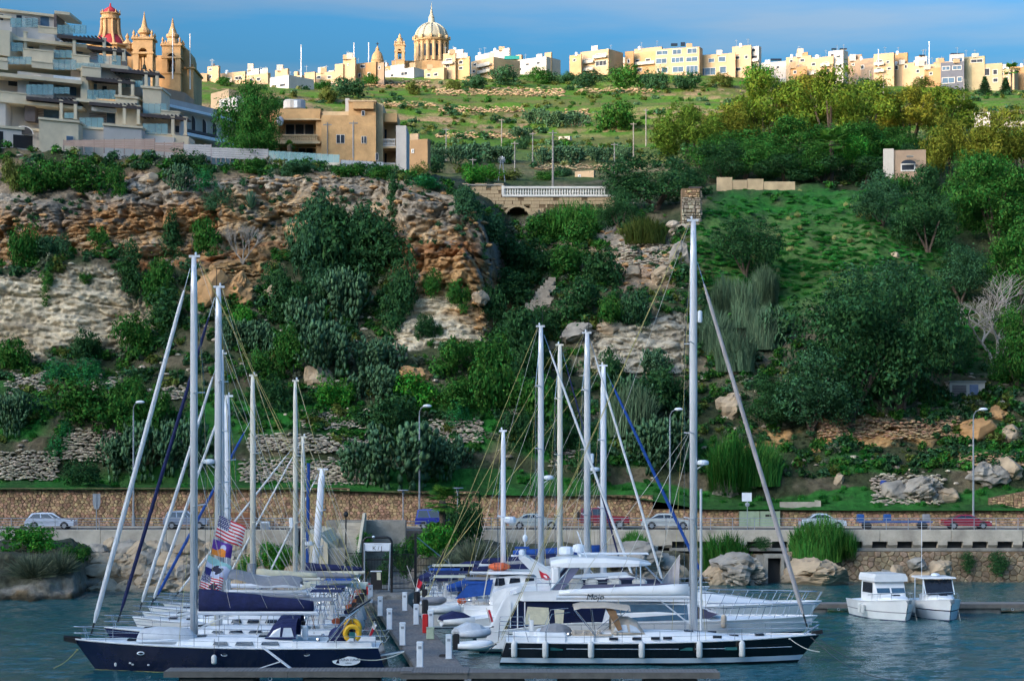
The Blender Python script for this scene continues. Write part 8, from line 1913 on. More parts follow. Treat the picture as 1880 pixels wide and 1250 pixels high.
sprayhood(t_, lx(640), lx(615), 1.1, fs(2) + .35, .9, M_WHITE, M_GLASS)
t_ = thing('boom_awning','beige awning stretched over a boom between the left yachts and the gate','awning',W(610,1085,143.0)); k = 143/F
MB().sheet(lambda u,v: ((-56+120*u)*k,-1.3+2.6*v,(6+6*math.sin(PI*u))*k+.35*math.sin(PI*v)-.0),12,6).build('cloth',M_BEIGE,t_); MB().tube([(-56*k,0,14*k),(66*k,0,14*k)],.12,8).build('spar',M_MASTC,t_)
t_ = thing('boom_awning','grey awning over the boom behind the navy sail cover','awning',W(478,1083,126.0)); k = 126/F
MB().sheet(lambda u,v: ((-70+146*u)*k,-1.2+2.4*v,(22-16*u)*k+.5*math.sin(PI*v)+.1*math.sin(9*u)),14,6).build('cloth',M_GREYC,t_); MB().tube([(-68*k,0,34*k),(76*k,0,18*k)],.06,6).build('spar',M_ALU,t_)

# --- right row, bows to the right
t_,L_,fs,fh,lx,d = sail_yacht('big black-hulled sailing yacht in the right foreground with a white waterline band',912,1504,117.6,M_BLACK,fb=1.18,B=4.9,mast=(1273,406),coach_h=.5,dark_win=False,
 bands=[(-.5,.13,M_BLACK,'antifouling'),(.13,.40,M_STRIPE,'waterline_band'),(.40,None,M_BLACK,'topsides')],fore=(16.75,1.9),fore_m=M_SAILG,fore_r=.12,fore_top=.90,mw=.21,back=2,spread=(.27,.48,.70),boom=(7.4,3.5,.62,M_WHITE,M_ALU),radar=(CH+(HZ-850)*117.6/F,1))
MB().lathe(lx(1285),0,[(.11,CH+(HZ-592)*117.6/F),(.13,CH+(HZ-588)*117.6/F),(.13,CH+(HZ-572)*117.6/F),(.05,CH+(HZ-570)*117.6/F)],10).build('radar_reflector',M_PLASTIC,t_)
MB().tube([(lx(1286), -.3, fs(10) + .5), (lx(1286), -.3, WZ(897, 117.6))], .07, 8).build('spinnaker_pole', M_ALU, t_)
text_me('Mojo', .46, M_IRON, t_, (lx(1092), -.15, 3.5), name='boom_lettering', shear=.25)
for px in (1060, 1124, 1166, 1200, 1222, 1312):
 x = lx(px); w_ = .24
 for s_ in (-1,1): MB().box(x-w_,x+w_,s_*4.9*.315-.012,s_*4.9*.315+.012,fs(x)+.12,fs(x)+.27).build('cabin_window',M_GLASS,t_)
for px in (1020, 1254, 1335):
 x = lx(px)
 for s_ in (-1,1): MB().box(x-.33,x+.33,s_*fh(x)*.955-.03,s_*fh(x)*.955+.03,.82,.97).build('hull_portlight',M_TEAL,t_)
for a_, b_ in ((935, 1005), (1038, 1240), (1270, 1325), (1350, 1450)):
 for s_ in (-1,1): MB().tube([(lx(q),s_*(fh(lx(q))*.962+.01),.90+(.25 if q > 1440 else 0)*0) for q in np.linspace(a_,b_,8)],.015,4).build('cove_line',M_STRIPE,t_)
sprayhood(t_, lx(1120), lx(1165), 1.4, fs(6) + .42, .85, M_TAN)
rgs = [[(x,-1.5*math.cos(a_)*1.0,fs(5)+1.75+.22*math.sin(a_)+dz) for a_ in np.linspace(0,PI,9)] for x,dz in ((lx(1052),-.05),(lx(1066),.06),(lx(1110),.08),(lx(1155),-.1))]
MB().loft(rgs, cap=False, closed=False).build('bimini', M_TAN, t_)
for px in (1052, 1085, 1152):
 for s_ in (-1,1): MB().tube([(lx(1092),s_*1.5,fs(5)+.3),(lx(px),s_*1.5,fs(5)+1.75)],.02,5).build('bimini_frame',M_STEEL,t_)
for s_ in (-1,1): MB().add([(lx(1112),s_*1.45,fs(5)+1.7),(lx(1128),s_*1.45,fs(5)+1.7),(lx(1140),s_*1.5,fs(5)+.7),(lx(1132),s_*1.5,fs(5)+.6)],[(0,1,2,3)]).build('side_curtain',M_TEAK,t_)
MB().box(lx(1050), lx(1120), -1.5, 1.5, fs(5) + .34, fs(5) + .42).build('cockpit_cushion', M_TAN, t_)
for px in (1052,1072,1085,1098,1128): MB().ell((lx(px),-1.35,fs(5)+.5),(.14,.12,.16),8,5).build('winch_cover',M_TAN,t_)
MB().ell((lx(1020),-.6,fs(2)+.45),(.9,.8,.5),12,6).build('stern_cover',M_GREYC,t_); MB().bbox(lx(985),lx(1040),-1.7,1.7,fs(2)-.1,fs(2)+.5,.12).build('aft_cabin',M_DECK,t_)
for s_ in (-1, 1):
 MB().tube([(lx(915),s_*1.6,fs(0)),(lx(918),s_*1.6,fs(0)+1.1),(lx(960),s_*1.9,fs(1)+1.1),(lx(970),s_*1.9,fs(1))],.022,5).build('stern_rail',M_STEEL,t_); MB().tube([(lx(1000),s_*1.8,fs(2)+.5),(lx(1012),s_*1.7,fs(2)+1.5),(lx(1045),s_*1.6,fs(4)+1.6)],.02,5).build('arch_rail',M_STEEL,t_)
MB().prism([(17.0, 1.45), (17.6, 1.55), (17.55, 1.75), (17.0, 1.66)], -.2, .2).build('anchor', M_IRON, t_)
for s_ in (-1,1): MB().tube([(16.6,s_*.2,fs(16)+.05),(17.3,s_*.15,fs(16)+.55),(17.4,0,fs(16)+.6)],.03,5).build('bow_roller',M_STEEL,t_)
BLK = (fs, fh, lx)
for k_, (px, ln) in enumerate(((944, 1), (1000, 1), (1082, 1), (1173, 1), (1277, 1), (1355, 1))):
 x = lx(px); t2 = thing('fender',['first pale fender from the stern of the black yacht','second pale fender from the stern of the black yacht','third pale fender from the stern of the black yacht','fourth pale fender on the black yacht, left of the mast','fifth pale fender on the black yacht, under the mast','pale fender nearest the bow of the black yacht'][k_],'fender',(WX(px,117.6),117.6-fh(x)-.14,.42),0,'fenders hung along the black yacht')
 MB().lathe(0,0,[(.06,0),(.14,.05),(.165,.14),(.165,.72),(.13,.84),(.05,.9),(.04,.95)],12).build('fender_body',M_FEND,t2,smooth=True); MB().tube([(0,0,.93),(0,.14,fs(x)-.42+.6)],.012,4).build('lanyard',M_ROPED,t2)
t2 = thing('fender','tan fender hanging on the white flybridge yacht behind the black yacht','fender',(WX(1329,121.5),121.6,1.5)); MB().lathe(0,0,[(.06,0),(.15,.06),(.165,.15),(.165,.6),(.12,.7),(.05,.76)],12).build('fender_body',M_TAN,t2,smooth=True); MB().tube([(0,0,.74),(0,.1,1.3)],.012,4).build('lanyard',M_ROPED,t2)
t2 = thing('fender','white fender hanging on the navy yacht above the front pontoon','fender',(WX(393,111),111.0,.5)); MB().lathe(0,0,[(.05,0),(.13,.05),(.14,.1),(.14,.4),(.1,.46),(.04,.5)],12).build('fender_body',M_FEND,t2,smooth=True); MB().tube([(0,0,.48),(0,.1,1.3)],.012,4).build('lanyard',M_ROPED,t2)

def prof_block(t_, secs, m_, name):
 """moulding lofted along x from (x, half-width bottom, half-width top, z bottom, z top)"""
 return MB().loft([[(x,-wb,zb),(x,-(wb*.97+wt*.03),zb+(zt-zb)*.5),(x,-wt,zt),(x,wt,zt),(x,(wb*.97+wt*.03),zb+(zt-zb)*.5),(x,wb,zb)] for x,wb,wt,zb,zt in secs]).build(name,m_,t_)
# white flybridge yacht
Y = 124.3; ps, pb = 884, 1500; L_ = (pb - ps) * Y / F
t_ = thing('motor_yacht','large white flybridge motor yacht with a hard top behind the black yacht','motor yacht',(WX(ps,Y),Y,0),0,'moored motor yachts')
fs,fh = hull(t_,L_,5.2,1.75,[(-.5,.12,M_NAVY,'antifouling'),(.12,.9,M_WHITE,'lower_topsides'),(.9,1.12,M_GLASS,'hull_window_band'),(1.12,None,M_WHITE,'topsides')],bow=1.12,stern=.62,rake=.12,scoop=-.3)
lx = lambda px: (WX(px, Y) - WX(ps, Y)); z = lambda py: WZ(py, Y)
prof_block(t_,[(lx(930),2.2,2.15,1.5,z(1098)),(lx(1110),2.25,2.1,1.6,z(1098)),(lx(1262),2.2,1.9,1.7,z(1103)),(lx(1300),2.0,1.5,1.8,z(1132)),(lx(1400),1.4,.9,1.8,z(1140)),(lx(1490),.2,.1,1.9,z(1146))],M_WHITE,'superstructure')
for s_ in (-1, 1):
 MB().add([(lx(926),s_*2.24,z(1148)),(lx(1100),s_*2.285,z(1146)),(lx(1112),s_*2.24,z(1100)),(lx(952),s_*2.2,z(1097))],[(0,1,2,3)]).build('saloon_window',M_NAVY,t_)
 MB().add([(lx(962),s_*2.27,z(1140)),(lx(1008),s_*2.29,z(1140)),(lx(1006),s_*2.25,z(1110)),(lx(968),s_*2.24,z(1108))],[(0,1,2,3)]).build('window_curtain',M_BEIGE,t_)
 MB().add([(lx(1018),s_*2.29,z(1138)),(lx(1032),s_*2.30,z(1138)),(lx(1034),s_*2.25,z(1114)),(lx(1016),s_*2.25,z(1112))],[(0,1,2,3)]).build('window_curtain',M_BEIGE,t_)
 MB().add([(lx(1116),s_*2.285,z(1136)),(lx(1258),s_*2.27,z(1132)),(lx(1256),s_*2.08,z(1105)),(lx(1122),s_*2.2,z(1104))],[(0,1,2,3)]).build('saloon_window',M_GLASSB,t_)
 MB().add([(lx(1262),s_*2.22,z(1108)),(lx(1312),s_*1.93,z(1122)),(lx(1296),s_*2.03,z(1130)),(lx(1264),s_*2.23,z(1130))],[(0,1,2,3)]).build('forward_window',M_TINT,t_)
 for q in range(3): MB().box(lx(936+q*13),lx(938+q*13),s_*2.26-.03,s_*2.26+.03,z(1146),z(1100)).build('window_pillar',M_WHITE,t_)
MB().add([(lx(1264),-1.85,z(1104)),(lx(1264),1.85,z(1104)),(lx(1318),1.5,z(1126)),(lx(1318),-1.5,z(1126))],[(0,1,2,3)]).build('windscreen',M_TINT,t_)
prof_block(t_,[(lx(936),1.9,2.2,z(1094),z(1088)),(lx(960),2.35,2.4,z(1098),z(1080)),(lx(1060),2.45,2.45,z(1098),z(1078)),(lx(1180),2.4,2.3,z(1098),z(1078)),(lx(1262),1.9,1.4,z(1101),z(1092))],M_WHITE,'flybridge_deck')
for s_ in (-1, 1):
 MB().add([(lx(1060),s_*2.46,z(1078)),(lx(1238),s_*2.1,z(1082)),(lx(1232),s_*2.1,z(1066)),(lx(1070),s_*2.4,z(1068))],[(0,1,2,3)]).build('wind_deflector',M_TINT,t_)
 MB().add([(lx(1010),s_*2.40,z(1078)),(lx(1032),s_*2.40,z(1078)),(lx(1066),s_*2.1,z(1034)),(lx(1050),s_*2.1,z(1034))],[(0,1,2,3)]).build('tinted_support',M_TINT,t_)
 MB().tube([(lx(1010),s_*2.42,z(1078)),(lx(1050),s_*2.12,z(1033))],.045,6).build('top_leg',M_STEEL,t_); MB().tube([(lx(1172),s_*2.2,z(1072)),(lx(1172),s_*2.0,z(1034))],.045,6).build('top_leg',M_STEEL,t_); MB().tube([(lx(1215),s_*2.1,z(1070)),(lx(1182),s_*2.0,z(1036))],.035,6).build('top_leg',M_STEEL,t_)
 MB().tube([(lx(985),s_*2.3,z(1066)),(lx(1060),s_*2.4,z(1066)),(lx(1120),s_*2.4,z(1063))],.025,5).build('fly_rail',M_STEEL,t_)
 for px in (985,1010,1040): MB().tube([(lx(px),s_*2.35,z(1080)),(lx(px),s_*2.35,z(1066))],.02,5).build('rail_post',M_STEEL,t_)
 for px in np.arange(1320,1500,24): MB().tube([(lx(px),s_*fh(lx(px))*.9,fs(lx(px))),(lx(px)+.25,s_*fh(lx(px))*.88,fs(lx(px))+.72)],.02,5).build('bow_rail_post',M_STEEL,t_)
 MB().tube([(lx(px)+.25,s_*max(.05,fh(lx(px))*.88),fs(lx(px))+.72) for px in np.arange(1296,1505,20)],.025,5).build('bow_rail',M_STEEL,t_)
prof_block(t_,[(lx(1010),1.9,1.6,z(1036),z(1026)),(lx(1040),2.2,2.0,z(1038),z(1021)),(lx(1110),2.25,2.05,z(1037),z(1021)),(lx(1170),2.1,1.9,z(1036),z(1026)),(lx(1192),1.6,1.4,z(1034),z(1031))],M_WHITE,'hard_top')
MB().bbox(lx(1012), lx(1027), -2.0, 2.0, z(1076), z(1036), .1).build('aft_arch', M_WHITE, t_)
for px,w_ in ((1056,26),(1085,22),(1126,24),(1172,26)): MB().bbox(lx(px-w_/2),lx(px+w_/2),-1.6,-.6,z(1079),z(1060),.12).build('covered_seat',M_FEND,t_)
MB().lathe(lx(1062),0,[(.1,z(1014)),(.32,z(1012)),(.35,z(1005)),(.3,z(1000)),(.1,z(998))],14).build('radar',M_PLASTIC,t_); MB().tube([(lx(1066),0,z(1022)),(lx(1062),0,z(1012))],.07,6).build('radar_mast',M_WHITE,t_)
MB().lathe(lx(1040),.8,[(.3,z(1020)),(.42,z(1017)),(.42,z(1008)),(.3,z(1004))],12).build('satellite_dome',M_PLASTIC,t_)
for s_ in (-.9,.9): MB().tube([(lx(1076),s_,z(1022)),(lx(1060),s_,z(975))],.02,4).build('whip_aerial',M_PLASTIC,t_)
MB().prism([(lx(884),.3),(lx(930),.3),(lx(960),z(1098)),(lx(946),z(1080)),(lx(930),z(1090))],-2.2,-2.08).build('stern_side_wing',M_WHITE,t_); MB().prism([(lx(884),.3),(lx(930),.3),(lx(960),z(1098)),(lx(946),z(1080)),(lx(930),z(1090))],2.08,2.2).build('stern_side_wing',M_WHITE,t_)
MB().box(lx(860), lx(890), -2.1, 2.1, .25, .4).build('swim_platform', M_TEAK, t_)
# second motor yacht
Y = 133.5; ps, pb = 872, 1508; L_ = (pb - ps) * Y / F
t_ = thing('motor_yacht','white motor yacht with a raked radar arch behind the flybridge yacht','motor yacht',(WX(ps,Y),Y,0),0,'moored motor yachts')
fs,fh = hull(t_,L_,5.0,1.9,[(-.5,.12,M_NAVY,'antifouling'),(.12,None,M_WHITE,'topsides')],bow=1.14,stern=.6,rake=.12,scoop=-.3)
lx = lambda px: (WX(px, Y) - WX(ps, Y)); z = lambda py: WZ(py, Y)
prof_block(t_,[(lx(905),1.9,1.9,1.4,z(1084)),(lx(930),2.2,2.1,1.5,z(1074)),(lx(1080),2.2,2.0,1.7,z(1056)),(lx(1150),2.2,1.8,1.8,z(1052)),(lx(1240),2.0,1.4,1.9,z(1078)),(lx(1320),1.8,1.1,1.9,z(1090)),(lx(1420),1.1,.6,1.9,z(1103)),(lx(1495),.15,.1,2.0,z(1112))],M_WHITE,'superstructure')
for s_ in (-1, 1):
 MB().add([(lx(934),s_*2.24,z(1090)),(lx(978),s_*2.24,z(1090)),(lx(976),s_*2.16,z(1082)),(lx(934),s_*2.16,z(1082))],[(0,1,2,3)]).build('side_window',mat('aqua_glass',(0.16,0.40,0.42),rough=.1,var=.2,scale=1,spec=.7),t_)
 MB().prism([(lx(952),z(1022)),(lx(962),z(1018)),(lx(1020),z(1052)),(lx(1022),z(1070)),(lx(995),z(1066))],s_*1.9-.15,s_*1.9+.15).build('arch_side',M_WHITE,t_)
 MB().add([(lx(1096),s_*2.12,z(1070)),(lx(1180),s_*2.05,z(1066)),(lx(1160),s_*1.9,z(1056)),(lx(1110),s_*2.03,z(1058))],[(0,1,2,3)]).build('side_window',M_TINT,t_)
 MB().tube([(lx(px),s_*max(.05,fh(lx(px))*.86),z(1085-(px-1280)*.0)) for px in np.arange(1280,1512,20)],.026,5).build('bow_rail',M_STEEL,t_)
 for px in np.arange(1290,1500,26): MB().tube([(lx(px),s_*fh(lx(px))*.88,fs(lx(px))),(lx(px)+.35,s_*fh(lx(px))*.86,z(1086))],.02,5).build('bow_rail_post',M_STEEL,t_)
MB().loft([[(lx(952),-1.9,z(1022)),(lx(952),1.9,z(1022)),(lx(964),1.9,z(1018)),(lx(964),-1.9,z(1018))],[(lx(958),-1.9,z(1026)),(lx(958),1.9,z(1026)),(lx(974),1.9,z(1024)),(lx(974),-1.9,z(1024))]]).build('arch_top',M_WHITE,t_)
MB().add([(lx(1152),-1.8,z(1051)),(lx(1152),1.8,z(1051)),(lx(1236),1.4,z(1076)),(lx(1236),-1.4,z(1076))],[(0,1,2,3)]).build('windscreen',M_TINT,t_)
MB().box(lx(945),lx(972),-.12,.12,z(1007),z(1003)).build('radar_scanner',M_BCLOTH,t_); MB().lathe(lx(958),0,[(.16,z(1018)),(.2,z(1012)),(.1,z(1008))],8).build('scanner_base',M_PLASTIC,t_)
MB().tube([(lx(964),.2,z(1018)),(lx(964),.2,z(968))],.035,5).build('light_mast',M_PLASTIC,t_); MB().ell((lx(964),.2,z(988)),(.16,.16,.25),8,5).build('mast_light',M_PLASTIC,t_)
for s_ in (-1,1): MB().tube([(lx(1060),s_*.5,z(1016)),(lx(1190),s_*.5,z(1016))],.05,5).build('passerelle',M_PLASTIC,t_)
# motor-sailer with the white mast and an orange raft
Y = 136.5; t_,L_,fs,fh,lx,d = sail_yacht('white motor sailer with blue canvas and an orange raft on its wheelhouse',838,1120,136.5,M_WHITE,fb=1.5,B=3.9,mast=(924,792),m_=M_MASTW,mw=.16,fore=None,spread=(.5,),boom=None,group='moored sailing yachts')
zz = lambda py: WZ(py, Y)
prof_block(t_,[(lx(900),1.6,1.5,fs(1),zz(1058)),(lx(960),1.6,1.5,fs(1),zz(1052)),(lx(1000),1.5,1.2,fs(1),zz(1060))],M_WHITE,'wheelhouse'); MB().bbox(lx(896),lx(985),-1.75,1.75,zz(1051),zz(1047),.05).build('wheelhouse_roof',M_WHITE,t_)
for s_ in (-1, 1):
 for a_,b_ in ((908,928),(934,956),(962,982)): MB().add([(lx(a_),s_*1.62,zz(1072)),(lx(b_),s_*1.62,zz(1072)),(lx(b_-2),s_*1.58,zz(1058)),(lx(a_+3),s_*1.58,zz(1058))],[(0,1,2,3)]).build('wheelhouse_window',M_GLASS,t_)
MB().add([(lx(836),-1.6,zz(1096)),(lx(900),-1.7,zz(1088)),(lx(906),-1.7,zz(1060)),(lx(860),-1.6,zz(1070))],[(0,1,2,3)]).build('side_canvas',M_BCLOTH,t_); MB().bbox(lx(850),lx(905),-1.7,1.7,zz(1068),zz(1064),.03).build('aft_canopy',M_BCLOTH,t_)
for s_ in (-1,1): MB().tube([(lx(896),s_*1.7,zz(1048)),(lx(888),s_*1.7,zz(1095))],.035,5).build('ladder_rail',M_MASTC,t_)
MB().lathe(lx(936), 0, [(.2, zz(960)), (.38, zz(958)), (.4, zz(952)), (.3, zz(948))], 12).build('radar', M_PLASTIC, t_)
t2 = thing('life_raft','orange inflatable raft on the wheelhouse roof of the motor sailer','life raft',W(917,1046,Y)); MB().ell((0,0,.22),(.72,.6,.26),14,6).build('raft',M_ORANGE,t2,smooth=True)
for q in (-.3,.3): MB().tube([(q,-.62,.2),(q,-.4,.46),(q,.4,.46),(q,.62,.2)],.02,4).build('strap',M_ROPED,t2)
# sailing yachts of the right row
t_,L_,fs,fh,lx,d = sail_yacht('white sailing yacht of the right row with the left of the four tall masts',772,1186,141.5,M_WHITE,fb=1.35,B=4.2,mast=(993,600),fore=(14.2,2.1),fore_r=.085,mw=.20,boom=(4.6,3.5,.55,M_NCLOTH,M_ALU),radar=(CH+(HZ-877)*141.5/F,1),spread=(.3,.55,.78),back=2)
t_,L_,fs,fh,lx,d = sail_yacht('white sailing yacht of the right row with the third of the four tall masts',768,1238,146.5,M_WHITE,fb=1.35,B=4.2,mast=(1078,612),fore=(16.6,2.1),fore_r=.085,mw=.22,boom=(5.6,3.6,.6,M_GREYC,M_ALU),radar=(CH+(HZ-862)*146.5/F,1),spread=(.3,.55,.78),back=2)
MB().lathe(lx(1087),0,[(.1,WZ(850,146.5)),(.13,WZ(846,146.5)),(.13,WZ(834,146.5)),(.06,WZ(832,146.5))],10).build('radar_reflector',M_PLASTIC,t_)
t_,L_,fs,fh,lx,d = sail_yacht('white sailing yacht of the right row with the cream second tall mast',764,1166,151.0,M_WHITE,fb=1.3,B=4.0,mast=(1028,634),m_=M_MASTC,fore=(14.6,2.0),fore_m=M_NCLOTH,fore_r=.06,mw=.19,boom=(5.6,3.5,.7,M_NCLOTH,M_ALU),spread=(.3,.55,.78),back=2)
t_,L_,fs,fh,lx,d = sail_yacht('white sailing yacht of the right row with a blue furled headsail',762,1302,155.5,M_WHITE,fb=1.35,B=4.2,mast=(1108,672),m_=M_MASTW,fore=(20.6,2.3),fore_m=M_BCLOTH,fore_r=.11,mw=.22,boom=(6.6,3.9,.7,M_BCLOTH,M_MASTW),spread=(.35,.66),back=2)
t2 = thing('grey_awning','taupe triangular storm sail hung at the foot of the tallest mast','sail',W(1240,1085,126)); k = 126/F; MB().sheet(lambda u,v: ((-34+40*u+0*v)*k if v == 0 else (-34+40*u)*k*(1-v)+8*k*v,.15*math.sin(3*u+2*v),(5+62*v)*k),6,8).build('cloth',M_SAILG,t2); MB().tube([(-34*k,0,5*k),(8*k,0,67*k)],.02,4).build('luff_rope',M_ROPEW,t2)
# canvas-covered sterns beside the jetty
for px,w_,rw,Y,m_,lb in ((806,72,1058,150,M_NCLOTH,'navy canvas canopy over the cockpit of a yacht beside the jetty'),(868,96,1076,144,M_BCLOTH,'bright blue boom cover stretched beside the jetty'),(880,100,1040,156,M_NCLOTH,'long navy sail cover right of the iron fence')):
 t2 = thing('canvas_cover',lb,'cover',W(px,rw,Y)); k = Y/F; MB().loft([[(x_*k,-.5*s1,-.35*s1+sl),(x_*k,-.6*s1,0+sl),(x_*k,0,.42*s1+sl),(x_*k,.6*s1,0+sl),(x_*k,.5*s1,-.35*s1+sl)] for x_,s1,sl in ((-w_/2,.5,-.15),(-w_/4,.9,0),(w_/4,1,.08),(w_/2,.7,.1))]).build('canvas',m_,t2); MB().tube([(-w_/2*k,0,-.5),(w_/2*k,0,-.28)],.08,6).build('boom',M_ALU,t2)
for px,py,w_,Y,rz,m_,lb in ((866,1172,62,118.5,.35,M_DINGHY,'silver covered dinghy hanging behind the black yacht stern'),(812,1128,60,132,.25,M_FEND,'grey inflatable dinghy on the stern of a yacht beside the jetty'),(838,1150,60,125,.3,M_NCLOTH,'dinghy under a navy cover beside the jetty'),(870,1195,60,116.8,.05,M_WHITE,'low white tender with a blue stripe behind the black yacht stern'),(790,1112,50,138,.5,M_GREYC,'small grey dinghy nearest the jetty')):
 k = Y / F; t2 = thing('dinghy', lb, 'dinghy', W(px, py, Y), rz, 'dinghies beside the jetty'); Ld = w_ * k
 pts = [(-Ld*.5,-.62),(0,-.66),(Ld*.3,-.56),(Ld*.46,-.25),(Ld*.5,0),(Ld*.46,.25),(Ld*.3,.56),(0,.66),(-Ld*.5,.62)]
 MB().tube([(x,y,.32+.22*max(0,x/Ld) ** 2) for x,y in pts],[.14]+[.21]*7+[.14],8).build('tube',m_ if m_ is not M_NCLOTH else M_FEND,t2,smooth=True)
 MB().loft([[(x,-w,.2),(x,0,.02),(x,w,.2),(x,0,.34)] for x,w in ((-Ld*.48,.5),(0,.55),(Ld*.44,.15))]).build('floor',M_DECK,t2)
 if m_ in (M_NCLOTH,M_DINGHY): MB().loft([[(x,-w,.4),(x,-w*.5,.4+h),(x,w*.5,.4+h),(x,w,.4)] for x,w,h in ((-Ld*.5,.6,.2),(-Ld*.1,.68,.5),(Ld*.2,.6,.4),(Ld*.46,.2,.15))]).build('cover',m_,t2)
 else: MB().bbox(-Ld * .5 - .25, -Ld * .5 + .1, -.16, .16, .1, .95, .06).build('outboard', M_RUB, t2)
# flags
def wave(u, v): return .16 * math.sin(5.2 * u + 1.4 * v) * u
M_FW = mat('flag_white',(0.72,0.72,0.74),rough=.85,var=.06,scale=3); M_FR = mat('flag_red',(0.52,0.02,0.04),rough=.85,var=.1,scale=3); M_FB = mat('flag_blue',(0.02,0.025,0.16),rough=.85,var=.1,scale=3)
M_FP = mat('flag_purple',(0.10,0.035,0.28),rough=.85,var=.3,scale=3); M_FO = mat('flag_orange',(0.65,0.22,0.03),rough=.85,var=.3,scale=3); M_FK = mat('flag_dark',(0.03,0.03,0.06),rough=.85,var=.3,scale=3); M_FA = mat('flag_aqua',(0.25,0.50,0.52),rough=.85,var=.2,scale=3); M_FL = mat('flag_pale',(0.50,0.55,0.72),rough=.85,var=.15,scale=3)
def flag(label, c4, Y, fn, mats, nu=44, nv=26, cat='flag', name='flag', group=None):
 """c4: hoist top, hoist bottom, fly bottom, fly top in photo pixels; fn(u, v) gives the colour of that bit of cloth"""
 o_ = W(*c4[0], Y); t2 = thing(name, label, cat, o_, 0, group); P = [W(*q, Y) - o_ for q in c4]; mb = MB()
 for j in range(nv):
  for i in range(nu):
   mb.cur = fn((i + .5) / nu, (j + .5) / nv)
   q4 = []
   for u, v in ((i / nu, j / nv), ((i + 1) / nu, j / nv), ((i + 1) / nu, (j + 1) / nv), (i / nu, (j + 1) / nv)):
    top = P[0]+(P[3]-P[0])*u; bot = P[1]+(P[2]-P[1])*u; p = top+(bot-top)*v; p.y += wave(u,v); p.z += .05*math.sin(7*u+2)*u; q4.append(tuple(p))
   mb.add(q4, [(0, 3, 2, 1)])
 mb.build('cloth',mats,t2,smooth=True); MB().tube([P[0]+Vector((0,0,.08)),P[1]-Vector((0,0,.08))],.02,4).build('hoist_rope',M_ROPEW,t2)
 return t2
def usa(u, v):
 if u < .42 and v < 7 / 13:
  i, j = u / .42 * 11, v / (7 / 13) * 9
  return 0 if (int(i) + int(j)) % 2 == 0 and math.hypot(i - int(i) - .5, j - int(j) - .5) < .42 else 2
 return 1 if int(v * 13) % 2 == 0 else 0
flag('large red, white and blue stars-and-stripes flag flying highest of the four',[(403,944),(394,983),(443,1006),(452,968)],118.6,usa,[M_FW,M_FR,M_FB],66,39,group='flags on the halyard of the second left yacht')
flag('purple and orange flag second from the top',[(392,988),(386,1016),(424,1026),(428,1002)],118.6,lambda u,v: (1 if (v > .55+.12*math.sin(9*u) and u < .72 and u > .05) else 2 if math.hypot((u-.55)*1.1,v-.4) < .2+.06*math.sin(14*u) else 3 if math.hypot(u-.62,v-.75) < .1 else 0),[M_FP,M_FO,M_FL,M_FK],group='flags on the halyard of the second left yacht')
flag('pale flag with a dark emblem third from the top',[(383,1018),(373,1052),(415,1066),(426,1040)],118.6,lambda u,v: (2 if math.hypot((u-.52),(v-.55)*1.1) < .24+.07*math.sin(23*u+11*v) else 1 if v < .3+.1*math.sin(6*u) else 3 if (v > .6 and u < .3) else 0),[M_FL,M_FA,M_FK,M_FB],group='flags on the halyard of the second left yacht')
flag('stars-and-stripes flag with a dark figure printed over it, lowest of the four',[(373,1050),(364,1076),(405,1092),(411,1062)],118.6,lambda u,v: (3 if (math.hypot((u-.62),(v-.68)*.9) < .20+.07*math.sin(31*u+17*v)) else usa(u,v)),[M_FW,M_FR,M_FB,M_FK],66,39,group='flags on the halyard of the second left yacht')
red = lambda u, v: 1 if (u > .7 and v < .2) else 0
flag('red ensign with a white corner on the flybridge yacht',[(988,1045),(994,1062),(1014,1066),(1006,1056)],126.8,lambda u,v: 1 if math.hypot(u-.55,v-.5) < .16 else 0,[M_FR,M_FW],16,10)
flag('half-red half-white flag on a yacht stern beside the jetty',[(768,1062),(762,1086),(768,1090),(776,1070)],146,lambda u,v: 0 if v < .55 else 1,[M_FR,M_FW],12,12)
flag('limp red and white flag on a staff before the flybridge yacht',[(893,1118),(900,1140),(906,1142),(900,1120)],121,lambda u,v: 0 if u > .35 else 1,[M_FR,M_FW],10,12)
flag('red flag hanging limp near the beige awning',[(642,1090),(636,1114),(650,1117),(650,1092)],138,lambda u,v: 1 if (u+v) % .5 < .2 else 0,[M_FR,M_FW],12,12)
flag('maroon burgee above the small white yacht at the gate',[(646,1042),(640,1052),(648,1053),(650,1041)],152,lambda u,v: 0,[M_REDC,M_FW],8,6)
flag('small red and white flag on the stern of the navy yacht',[(688,1142),(676,1166),(681,1170),(692,1148)],112.4,lambda u,v: 0 if v > .35 else 1,[M_FR,M_FW],10,10)
t_ = thing('flag_halyard','thin halyard carrying the four flags down to the navy sail cover','rope',W(406,930,118.65)); MB().tube([(0,0,0),W(362,1088,118.65)-t_.location],.014,4).build('rope',M_ROPEW,t_); MB().tube([W(362,1088,118.65)-t_.location,W(358,1098,118.65)-t_.location],.03,4).build('snap_hook',M_STEEL,t_)
